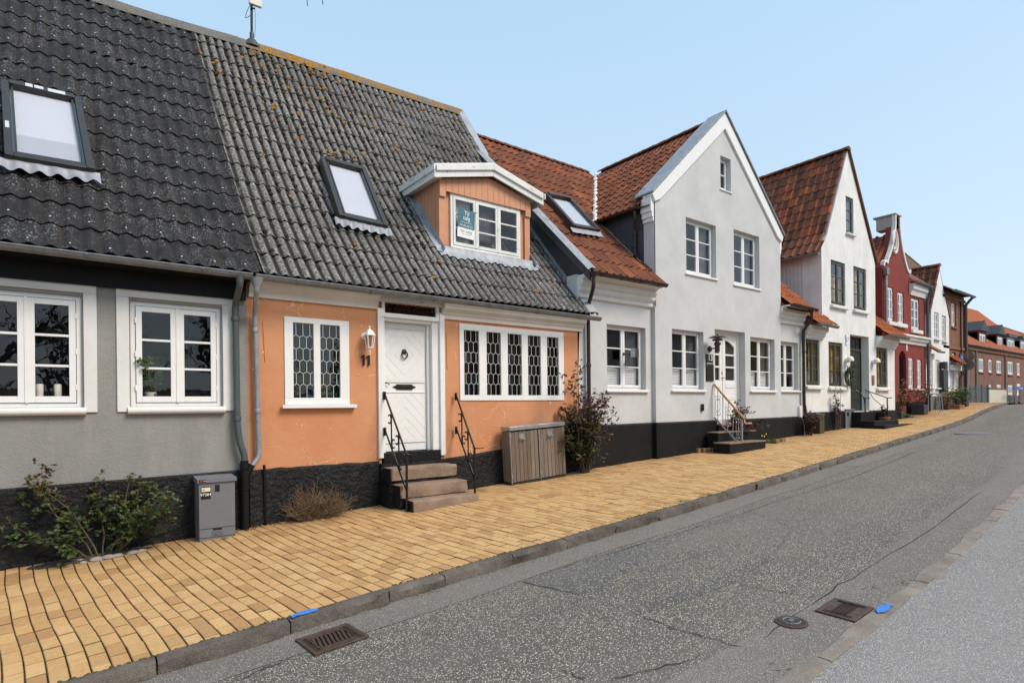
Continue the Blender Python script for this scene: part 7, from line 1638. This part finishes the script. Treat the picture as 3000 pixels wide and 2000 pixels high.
def cover(px, py, r, label, mat, zf=roadZ, ring=True):
    c = G(px, py, zf); c.z = zf(c.x, c.y)+.012
    g = empty('valve_cover', c, label, 'cover'); sx_ = (zf(c.x+.2, c.y)-zf(c.x-.2, c.y))/.4; n_ = Vector((-sx_, 0, 1)).normalized()
    MB().lathe([(r, -.02), (r, .006), (r*.82, .009), (r*.8, .004), (r*.5, .004)], c, 28, n_).build('frame', mat, g, smooth=30)
    MB().lathe([(r*.78, .002), (r*.78, .010), (r*.3, .010), (r*.3, .006)], c, 28, n_).build('lid', mat, g, smooth=30)
    if ring:
        MB().tube([c+Vector((math.cos(t)*r*.52, math.sin(t)*r*.52, .012+sx_*math.cos(t)*r*.52)) for t in [i*math.pi/14 for i in range(28)]], r*.05, 4, True).build('blue_ring', 'blue_worn', g)
        MB().box(c.x-r*.28, c.x+r*.28, c.y-r*.12, c.y+r*.12, c.z+.006, c.z+.02).build('slot', 'cast_iron_grey', g)
    return g
cover(2319, 1826, .115, 'small round valve cover with blue paint near the right kerb stones', 'cast_iron')
cover(2850, 1270, .42, 'pale round manhole cover in the far lane', 'cast_iron_grey', ring=False)
# --- blue marks sprayed on the kerb stones
def paint(px_pts, zf, lift, label):
    P = [G(*q, zf) for q in px_pts]; c = sum(P, Vector())/len(P); b = MB(); pts = []
    for i in range(len(P)):
        for k in range(4):
            p = P[i].lerp(P[(i+1) % len(P)], k/4); pts.append(p+Vector((R_.gauss(0, .003), R_.gauss(0, .003), 0)))
    b.prism([(p.x, p.y, zf(p.x, p.y)+lift) for p in pts], (0, 0, .002)); tag(b.build('paint_mark', 'blue_spray', None, loc=c), label, 'paint mark')
paint([(848, 1806), (862, 1800), (895, 1788), (932, 1783), (930, 1789), (905, 1797), (870, 1805), (857, 1811), (853, 1806)], lambda X, Y: walkZ(X, kerbY(X))+.006, .006, 'blue sprayed paint streak on the left kerb')
paint([(2566, 1790), (2568, 1782), (2580, 1776), (2598, 1773), (2588, 1768), (2618, 1773), (2610, 1777), (2605, 1787), (2588, 1795), (2572, 1796)], lambda X, Y: roadZ(X, rkY(X))+.024+.010*math.sin(X*7.3), .007, 'blue sprayed fish shape on the right kerb stone')
# ================================================================== plants and small litter
def leaf(mb, p, d, n, l, wd, r, fold=.25):
    d = d.normalized(); s_ = d.cross(n)
    if s_.length < 1e-3: s_ = d.orthogonal()
    s_.normalize(); u = s_.cross(d)
    a = p+d*l*.45+s_*wd/2+u*fold*wd*.5; b = p+d*l*.45-s_*wd/2+u*fold*wd*.5; m = p+d*l*.45; t = p+d*l-u*l*.08
    mb.add([p, a, m, b, t], [(0, 1, 2), (0, 2, 3), (1, 4, 2), (2, 4, 3)], max(.001, min(.999, r)))
def rv(s=1): return Vector((R_.gauss(0, s), R_.gauss(0, s), R_.gauss(0, s)))
def stem_path(p, d, L, n=7, wob=.14, up=.05):
    pts = [Vector(p)]; d = Vector(d).normalized()
    for i in range(n):
        d = (d+rv(wob)+Vector((0, 0, up))).normalized(); pts.append(pts[-1]+d*L/n)
    return pts
def bush(name, label, cat, base, stems, leafmat_, barkmat, leaf_l, leaf_w, per, rfun, spread=.12, group=None, twigs=3, ymax=-.07, rad=.011, clump=5):
    """several woody stems with side twigs; compound leaves gathered at the twig ends"""
    o = empty(name, base, label, cat, group); sb = MB(); lb = MB()
    def clamp(p): p.y = min(p.y, ymax+R_.uniform(-.03, 0)); return p
    for (off, d, L) in stems:
        pts = [clamp(p) for p in stem_path(Vector(base)+Vector(off), d, L)]; n = len(pts)
        sb.tube(pts, [rad*(1-.65*i/n) for i in range(n)], 6)
        ends = [(pts[-1], pts[-1]-pts[-2], 1.0)]
        for k in range(twigs):
            i = R_.randint(2, n-1); tw = [clamp(p) for p in stem_path(pts[i], (pts[i]-pts[i-1]).normalized()+rv(.55), L*R_.uniform(.18, .38), 4, .2)]
            sb.tube(tw, [rad*.45, rad*.38, rad*.3, rad*.22, rad*.15], 5); ends.append((tw[-1], tw[-1]-tw[-2], .8)); ends.append((tw[2], tw[2]-tw[1], .6))
        for i in range(3, n-1): ends.append((pts[i], rv(1), .5))
        for (p, d2, wgt) in ends:
            for k in range(max(1, int(per*wgt*R_.uniform(.6, 1.3)))):
                q = p+rv(spread*.45); dd = (d2.normalized()+rv(.8)); hue = rfun(q, base)
                for j in range(clump):   # a compound leaf
                    ang = (j-(clump-1)/2)*.55; ax = Vector((0, 0, 1)).cross(dd); ax = ax.normalized() if ax.length > .01 else Vector((1, 0, 0))
                    e = dd.normalized()*math.cos(ang)+ax*math.sin(ang); q2 = clamp(q+dd.normalized()*leaf_l*.5*abs(j-(clump-1)/2)*-.6)
                    leaf(lb, q2, e+rv(.15), (Vector((0, -.4, .8))+rv(.45)).normalized(), leaf_l*R_.uniform(.7, 1.2), leaf_w*R_.uniform(.75, 1.2), hue+R_.gauss(0, .06))
    sb.build('stems', barkmat, o, smooth=60); kind(lb.build('foliage', leafmat_, o, fix=False), 'stuff'); return o
# rose at the grey house
p0 = G(290, 1640, walkZ); p0.y = -.22; p0.z = walkZ(p0.x, p0.y)
zz = lambda q, b: .25+.55*min(1, max(0, (q.z-b.z-.35)/.8))+R_.gauss(0, .12)
bush('rose_bush', 'sparse rose bush with reddish leaves by the grey house', 'shrub', p0,
     [((-.05, 0, 0), (-.42, -.05, 1.0), 1.1), ((0, -.02, 0), (-.25, 0, 1), .95), ((.04, 0, 0), (.10, -.05, 1), .85), ((.1, 0, 0), (.45, -.03, .9), .95), ((.12, 0, 0), (.75, -.05, .8), 1.0), ((.16, -.02, 0), (.55, -.1, .7), .75), ((-.08, -.02, 0), (-.75, -.1, .55), .75), ((-.1, 0, 0), (-.35, -.2, .6), .5), ((.2, 0, 0), (.28, 0, 1), .85), ((.05, -.03, 0), (.15, -.2, .7), .5)],
     'rose_leaf', 'bark', .054, .034, 6, zz, spread=.11, twigs=5)
# big shrub between the bin shelter and 13
p0 = G(1725, 1385, walkZ); p0.y = -.32; p0.z = walkZ(p0.x, p0.y)
zz2 = lambda q, b: .25+.5*min(1, max(0, (q.z-b.z-.3)/1.0))+.25*min(1, max(0, (q.x-b.x)/.6))+R_.gauss(0, .12)
bush('rose_bush', 'dense rose bush with bronze leaves beside the bin shelter', 'shrub', p0,
     [((R_.uniform(-.12, .1), R_.uniform(-.06, .1), 0), (R_.uniform(-.45, .45), R_.uniform(-.25, .2), 1), R_.uniform(.6, 1.4)) for k in range(24)]+[((-.1, 0, 0), (-.18, 0, 1), 1.75), ((0, .02, 0), (.2, 0, 1), 1.6), ((.08, 0, 0), (.35, 0, 1), 1.3)],
     'shrub_leaf', 'dark_bark', .060, .036, 8, zz2, spread=.14, twigs=5, ymax=-.09)
# dry lavender tangle at the orange plinth
p0 = G(955, 1530, walkZ); p0.y = -.20; p0.z = walkZ(p0.x, p0.y)
o = empty('dry_shrub', p0, 'dry brown leafless shrub below the leaded window', 'shrub'); b = MB()
for k in range(420):
    q = p0+Vector((R_.uniform(-.27, .28), R_.uniform(-.10, .12), 0)); L = R_.uniform(.3, .66)*(1-.3*abs(q.x-p0.x)/.3); d = Vector(((q.x-p0.x)*1.6+R_.gauss(0, .35), R_.gauss(-.1, .3), 1))
    pts = [Vector((p.x, min(p.y, -.075), max(p.z, p0.z))) for p in stem_path(q, d, L, 6, .40, .10)]; b.tube(pts, [.0048, .0044, .004, .0036, .003, .0024, .0016], 3, cap=False)
kind(b.build('twigs', 'dry_stem', o, fix=False), 'stuff'); lb = MB()
for k in range(260): q = p0+Vector((R_.gauss(0, .2), R_.uniform(-.14, .1), R_.uniform(.01, .30))); leaf(lb, q, rv(1), rv(1), .03, .012, R_.random())
kind(lb.build('dead_leaves', 'dry_leaf', o, fix=False), 'stuff')
# small plants at 13
for (px, py, lab, hgt, n) in ((2086, 1305, 'dark red-leaved shrub in the brick-edged bed at the left of the second steps', .95, 9), (2222, 1270, 'dark red shrub right of the second steps', .62, 7)):
    p0 = G(px, py, walkZ); p0.y = -.34; p0.z = walkZ(p0.x, p0.y)
    bush('red_shrub', lab, 'shrub', p0, [((R_.uniform(-.1, .1), R_.uniform(-.05, .05), 0), (R_.uniform(-.4, .5), R_.uniform(-.2, .1), 1), hgt*R_.uniform(.7, 1.1)) for k in range(n)], 'red_leaf', 'dark_bark', .06, .036, 5, lambda q, b: R_.random(), spread=.13, twigs=3, ymax=-.17)
def tuft(name, label, cat, base, n, L, wd, mat, sp, lean=.6, group=None, flowers=None, fm=None, fr=.03, rr=(.0, 1.0)):
    o = empty(name, base, label, cat, group); b = MB()
    for k in range(n):
        p = Vector(base)+Vector((R_.gauss(0, sp), R_.gauss(0, sp*.6), 0)); a = R_.uniform(0, 6.28); d = Vector((math.cos(a)*lean, math.sin(a)*lean-.1, 1)); l = L*R_.uniform(.5, 1.15); s_ = Vector((-math.sin(a), math.cos(a), 0))*wd/2; pts = []; q = p
        for i in range(5):
            pts.append(q); d = (d+Vector((math.cos(a)*.22, math.sin(a)*.22, -.32))).normalized(); q = q+d*l/4
        vs_ = []
        for i, q in enumerate(pts): f = 1-i/4*.85; vs_ += [q+s_*f, q-s_*f]
        b.add(vs_, [(2*i, 2*i+1, 2*i+3, 2*i+2) for i in range(4)], R_.uniform(.01, .99)*(rr[1]-rr[0])+rr[0]+.001)
    kind(b.build('blades', mat, o, fix=False), 'stuff')
    if flowers:
        fb = MB()
        for k in range(flowers):
            c = Vector(base)+Vector((R_.gauss(0, sp*1.3), R_.gauss(-.02, sp*.7), L*R_.uniform(.35, .7)))
            for i in range(6):
                a = i*1.047; leaf(fb, c, Vector((math.cos(a), -.5, math.sin(a))), Vector((0, -1, .2)), fr, fr*.8, R_.uniform(0, .6) if i < 4 else R_.uniform(.6, 1))
        kind(fb.build('flowers', fm, o, fix=False), 'stuff')
    return o
def gp(px, py, dz=0): p = G(px, py, walkZ); p.z = walkZ(p.x, p.y)+dz; return p
tuft('pansies', 'white pansies in the brick-edged bed', 'flowers', gp(2078, 1318, .04), 60, .10, .03, 'green_leaf', .13, .9, flowers=9, fm='white_petal', fr=.035)
tuft('pansies', 'white pansies beside the foot of the wrought railing', 'flowers', gp(2122, 1322, .02), 40, .09, .03, 'green_leaf', .10, .9, flowers=10, fm='white_petal', fr=.035)
tuft('daffodil_clump', 'trailing green leaves with yellow daffodils right of the second steps', 'flowers', gp(2248, 1296), 130, .34, .018, 'green_leaf', .16, .7, flowers=4, fm='yellow_petal', fr=.03)
tuft('daffodil_clump', 'grassy clump under the wire frame by the white gabled house', 'plant', gp(2426, 1256), 80, .30, .02, 'green_leaf', .12, .8)
tuft('fern', 'bright green fern at the foot of the red house', 'plant', gpw(2645, 0.1), 120, .6, .045, 'fern_leaf', .12, .8)
tuft('grass_tuft', 'grass tuft growing from the kerb joint above the drain grate', 'grass', G(1110, 1775, roadZ), 55, .13, .008, 'grass_blade', .05, .7)
tuft('grass_tuft', 'low grass tuft on the kerb edge in front of the dark steps', 'grass', gp(1998, 1468), 45, .08, .008, 'grass_blade', .07, .9)
tuft('grass_tuft', 'moss and grass patch on the kerb furthest along the near sidewalk', 'grass', gp(2076, 1449), 55, .09, .009, 'grass_blade', .10, .9)
tuft('grass_tuft', 'small grass tuft at the foot of the far kerb face', 'grass', G(2017, 1492, roadZ), 40, .10, .008, 'grass_blade', .05, .8)
tuft('grass_tuft', 'tiny grass sprig at the first kerb joint', 'grass', gp(448, 1922, -.02), 30, .06, .006, 'grass_blade', .03, .8)
tuft('grass_tuft', 'grass sprigs at the foot of the rose bush', 'grass', gp(262, 1625), 40, .22, .010, 'green_leaf', .06, .8)
tuft('grass_tuft', 'tiny weed at the front of the metering cabinet', 'grass', gp(657, 1578), 24, .07, .006, 'grass_blade', .025, .7)
# brick edging of the bed
ed = empty('bed_edging', gp(2050, 1325), 'low edging of yellow bricks round the flower bed', 'edging')
e0, e1 = gp(2041, 1326), gp(2116, 1322)
for k in range(5):
    a = e0.lerp(e1, k/5); c = e0.lerp(e1, (k+.96)/5); MB().box(a.x, c.x, a.y-.05, a.y+.04, a.z-.02, a.z+.105).build('brick', 'clinker', ed, bevel=.006)
for (px, py) in ((2128, 1318), (2147, 1313)): c = gp(px, py); MB().box(c.x-.11, c.x+.09, c.y-.04, c.y+.05, c.z-.02, c.z+.09).build('brick', 'clinker', ed, bevel=.006)
ed2 = empty('bed_edging', gp(2290, 1298), 'two yellow bricks edging the daffodils', 'edging')
for (px, py) in ((2275, 1297), (2291, 1294)): c = gp(px, py); MB().box(c.x-.11, c.x+.11, c.y-.05, c.y+.05, c.z-.02, c.z+.10).build('brick', 'clinker', ed2, bevel=.006)
# wreath by the green door
wx_, wz_ = xz(2484, 1104, Y7-.06); wr = empty('wreath', (wx_, Y7-.08, wz_), 'silvery green leaf wreath hanging left of the green door', 'wreath'); lb = MB()
for k in range(650):
    a = R_.uniform(0, 6.28); r = R_.gauss(.20, .055); p = Vector((wx_+r*math.cos(a)*.95, Y7-.09-abs(R_.gauss(0, .04)), wz_+r*math.sin(a)*1.15)); leaf(lb, p, Vector((math.cos(a)+R_.gauss(0, .6), -.5+R_.gauss(0, .4), math.sin(a)+R_.gauss(0, .6))), rv(1), .07, .026, R_.random())
kind(lb.build('foliage', 'wreath_leaf', wr, fix=False), 'stuff'); MB().tube([(wx_+.2*math.cos(t), Y7-.07, wz_+.23*math.sin(t)) for t in [i*math.pi/10 for i in range(20)]], .03, 6, True).build('ring', 'dark_bark', wr)
# wire plant frame, young rose
pf = gp(2418, 1258); pf.y = -.2; fr3 = empty('plant_support', pf, 'rusty wire plant support with a young rose by the white gabled house', 'plant support')
b = MB(); zt_ = WX(2414, 1160, pf.x).z
for sgn in (-1, 1): b.tube([pf+Vector((sgn*.16, 0, 0)), pf+Vector((sgn*.16, 0, 1.05)), pf+Vector((sgn*.24, 0, 1.22)), pf+Vector((sgn*.06, 0, 1.45)), pf+Vector((0, 0, 1.62))], .007, 5)
for z in (.5, .95): b.tube([pf+Vector((-.16, 0, z)), pf+Vector((.16, 0, z))], .006, 5)
b.build('wires', 'dry_stem', fr3)
bush('red_shrub', 'young dark red rose climbing the wire plant support', 'shrub', pf, [((R_.uniform(-.05, .05), 0, 0), (R_.uniform(-.15, .15), 0, 1), R_.uniform(.6, 1.15)) for k in range(6)], 'red_leaf', 'dark_bark', .06, .034, 4, lambda q, b: R_.random(), spread=.10, twigs=2, ymax=-.13)
# potted plants farther along
def pot_plant(name, label, px, py, mat, bark, L, n, potr, poth, potmat, Y=None, up=1, box=False):
    p = gpw(px, Y); o = bush(name, label, 'plant', p+Vector((0, 0, poth)), [((R_.gauss(0, potr*.4), R_.gauss(0, potr*.4), 0), (R_.gauss(0, .35), R_.gauss(0, .25), up), L*R_.uniform(.6, 1.1)) for k in range(n)], mat, bark, .08, .04, 4, lambda q, b: R_.random(), spread=.16, twigs=3, ymax=p.y+.25, clump=3)
    if box: MB().box(p.x-potr, p.x+potr, p.y-potr, p.y+potr, p.z-.02, p.z+poth).build('pot', potmat, o, bevel=.01)
    else: MB().lathe([(potr*.72, -.02), (potr*.95, poth*.85), (potr*1.08, poth*.86), (potr*1.08, poth), (potr*.85, poth-.01)], p, 16).build('pot', potmat, o, smooth=40)
    return o
pot_plant('potted_shrub', 'bare reddish shrub in terracotta pot on the steps of the white gabled house', 2590, 1236, 'red_leaf', 'dark_bark', .22, 4, .17, .28, 'terracotta', Y=-.62)
pot_plant('potted_shrub', 'bare climbing stems in a grey planter below the red house windows', 2694, 1212, 'dry_leaf', 'dark_bark', .9, 7, .22, .38, 'slate_dark', box=True, Y=.0)
pot_plant('potted_shrub', 'bare climber in planter left of the red arch', 2632, 1222, 'dry_leaf', 'dark_bark', 1.0, 5, .16, .25, 'slate_dark', box=True, Y=.05)
pot_plant('potted_shrub', 'yellow-green bush in trough by the small white house', 2790, 1196, 'green_leaf', 'dark_bark', .75, 14, .35, .16, 'terracotta', box=True, Y=-.05)
pot_plant('potted_shrub', 'greyish bare bush beside the door of the small white house', 2769, 1196, 'dry_leaf', 'dark_bark', .6, 7, .15, .1, 'slate_dark', box=True, Y=.0)
# plants and candles behind the panes of the grey house
for k, (px, py, lab) in enumerate(((116, 1164, 'left cream candle behind the grey house window'), (170, 1164, 'right cream candle behind the grey house window'))):
    x_, z_ = xz(px, 1164, .16); z0_ = fr1[2]+.10
    tag(MB().lathe([(.036, 0), (.037, .17), (.03, .18), (.0, .175)], (x_, .17, z0_), 14).build('candle', 'candle_wax', None, smooth=40, loc=(x_, .17, z0_)), lab, 'candle', 'candles in the window')
pp = Vector((xz(440, 1160, .2)[0], .2, fr2[2]+.08)); o = bush('house_plant', 'green house plant in white pot behind the second grey house window', 'plant', pp+Vector((0, 0, .10)), [((R_.gauss(0, .03), 0, 0), (R_.gauss(0, .5), R_.gauss(0, .2), 1), R_.uniform(.2, .42)) for k in range(12)], 'green_leaf', 'bark', .045, .04, 4, lambda q, b: R_.random()*.4, spread=.07, twigs=2, ymax=.34)
MB().lathe([(.05, 0), (.075, .11), (.07, .11), (.06, .09)], pp, 16).build('pot', 'white_paint', o, smooth=40)
# soil bed with stones at the rose, litter along the walls
sb_ = G(270, 1650, walkZ); b = MB(); n = 16
pts = [(sb_.x+.62*math.cos(i*6.283/n)*R_.uniform(.85, 1.1), -.20+.16*math.sin(i*6.283/n)*R_.uniform(.8, 1.1)) for i in range(n)]
b.add([(sb_.x, -.16, walkZ(sb_.x, -.16)+.035)]+[(x, min(y, -.05), walkZ(x, y)+.004) for x, y in pts], [(0, 1+i, 1+(i+1) % n) for i in range(n)])
kind(b.build('soil_bed', 'soil', smooth=60), 'structure')
def stone(c, r, mat='pebble'):
    b = MB(); N_ = Vector((0, 0, 1)); n = 8; vs_ = [c+Vector((0, 0, r*.62))]
    for k, (f1, f2) in enumerate(((.6, .48), (.98, .12), (.8, -.2))):
        for i in range(n): a = 6.283*(i+.5*k)/n; q = R_.uniform(.8, 1.15); vs_.append(c+Vector((math.cos(a)*f1*q*r*1.25, math.sin(a)*f1*q*r, f2*r)))
    b.add(vs_, [(0, 1+i, 1+(i+1) % n) for i in range(n)]+[(1+k*n+i, 1+(k+1)*n+i, 1+(k+1)*n+(i+1) % n, 1+k*n+(i+1) % n) for k in range(2) for i in range(n)]); return b
SW = ['leftmost', 'second', 'third', 'fourth', 'fifth', 'sixth', 'rightmost']
for k, (px, py, r) in enumerate(((236, 1642, .040), (244, 1648, .035), (283, 1640, .072), (318, 1634, .070), (345, 1628, .055), (391, 1620, .062), (415, 1614, .050))):
    c = gp(px, py); tag(stone(c, r).build('stone', 'pebble', None, smooth=60, loc=c), '%s stone of the row edging the rose bed' % SW[k], 'stone', 'stones edging the rose bed')
lb = MB()
for k in range(230):
    X = R_.choice([R_.uniform(-.6, 2.4), R_.uniform(1.6, 2.6), R_.uniform(2.6, 3.4)]); y = -.07-abs(R_.gauss(0, .06)); p = Vector((X, y, walkZ(X, y)+R_.uniform(.003, .02))); leaf(lb, p, Vector((R_.gauss(0, 1), R_.gauss(0, 1), R_.gauss(0, .25))), Vector((R_.gauss(0, .4), R_.gauss(0, .4), 1)), R_.uniform(.02, .045), R_.uniform(.012, .025), R_.random())
for k in range(60):
    X = R_.uniform(0, 20); y = R_.uniform(-3.3, -.2); p = Vector((X, y, walkZ(X, y)+.004)); leaf(lb, p, Vector((R_.gauss(0, 1), R_.gauss(0, 1), .1)), Vector((0, 0, 1)), R_.uniform(.015, .035), R_.uniform(.01, .02), R_.random())
for (px, py) in ((1240, 1740), (1252, 1736), (2430, 1985), (2300, 1965), (2895, 1465), (2905, 1487), (2845, 1548), (2560, 1722), (2650, 1708)):
    c = G(px, py, roadZ)
    for k in range(9): p = c+Vector((R_.gauss(0, .05), R_.gauss(0, .03), .018)); leaf(lb, p, Vector((R_.gauss(0, 1), R_.gauss(0, .6), R_.gauss(0, .2))), Vector((0, 0, 1)), R_.uniform(.02, .06), R_.uniform(.006, .018), R_.random())
kind(lb.build('leaf_litter', 'dry_leaf', fix=False), 'stuff')
# moss creeping in the kerb joint
mo = MB()
for k in range(900):
    X = R_.uniform(-.6, 9) if k % 3 else R_.uniform(9, 18); c = Vector((X, kerbY(X)+R_.gauss(.002, .008), walkZ(X, kerbY(X))+R_.uniform(-.004, .003)))
    if math.sin(X*2.3)+math.sin(X*5.1+1) < -.2: continue
    blob(c, R_.uniform(.006, .016), mo, Vector((0, 0, 1)), .5)
plain('green_moss', (.05, .06, .014), .95, var=.5, nscale=20)
kind(mo.build('moss', 'green_moss', smooth=70), 'stuff')
plaster('ochre_render', (.62, .42, .13), (.45, .3, .1), .3)
# ================================================================== the other side of the street (seen in the window panes)
def bare_tree(base, h, label):
    o = empty('bare_tree', base, label, 'tree', 'bare trees across the street'); b = MB()
    def grow(p, d, L, r, lvl):
        pts = [p]; n = 4
        for i in range(n):
            d = (d+rv(.12)+Vector((0, 0, .05))).normalized(); pts.append(pts[-1]+d*L/n)
        b.tube(pts, [r*(1-.4*i/n) for i in range(n+1)], 5 if lvl > 1 else 8, cap=False)
        if lvl < 5:
            for k in range(3 if lvl else 4):
                i = R_.randint(2, n); grow(pts[i], (d+rv(.55)).normalized(), L*R_.uniform(.55, .78), r*.55, lvl+1)
    grow(Vector(base)+Vector((0, 0, -.3)), Vector((0, 0, 1)), h*.34, h*.022, 0)
    b.build('trunk', 'dark_bark', o, smooth=60, fix=False); return o
for k, (x, y, h) in enumerate(((-6.5, -19, 11), (0.2, -18, 9), (6.5, -20, 12), (-2.8, -20, 10))):
    bare_tree((x, y, gz(x)-.2), h, ['bare tree across the street opposite the grey house', 'smaller bare tree across the street opposite the orange house', 'tall bare tree across the street opposite number 13', 'bare tree standing between the others across the street'][k])
def opp_house(x0, x1, h, wallm, roofm, label, y0=-16.5, y1=-24, rh=3.6):
    z0 = gz((x0+x1)/2)-.4; o = empty('row_house', ((x0+x1)/2, y0, z0), label, 'house', 'houses across the street')
    holes = []; n = int((x1-x0)/2.6)
    for k in range(n): xc = x0+(x1-x0)*(k+.5)/n; holes.append((xc-.55, xc+.55, z0+1.5, z0+2.8))
    wl = MB().box(x0, x1, y1, y0, z0, z0+h).build('wall', wallm, o)
    for a, c, d, e in holes:
        wn = MB().box(a, c, y0-.02, y0+.03, d, e).build('window', 'white_paint', o); MB().box(a+.1, c-.1, y0+.03, y0+.035, d+.1, e-.1).build('pane', 'glass_smoke', wn)
    ym = (y0+y1)/2; MB().yzprism([(y0+.4, z0+h-.1), (ym, z0+h+rh), (y1-.4, z0+h-.1)], x0-.1, x1+.1).build('roof', roofm, o)
opp_house(12, 24, 3.6, 'brick_far', 'tile_red', 'brick house with red roof across the street')
opp_house(24.5, 37, 5.6, 'far_white', 'tile_old', 'two storey white house across the street')
opp_house(-8, 11.3, 1.7, 'brick_far', 'tile_brown', 'unseen low building added behind the bare trees to darken the grey house panes', -21.5, -26, 1.3)  # added to keep mirrored sky out of the lower panes
opp_house(48, 78, 6.2, 'ochre_render', 'tile_red', 'ochre rendered house across the street near the bend')
opp_house(-24, -9, 3.4, 'brick_far', 'tile_brown', 'low brick house across the street beyond the trees')
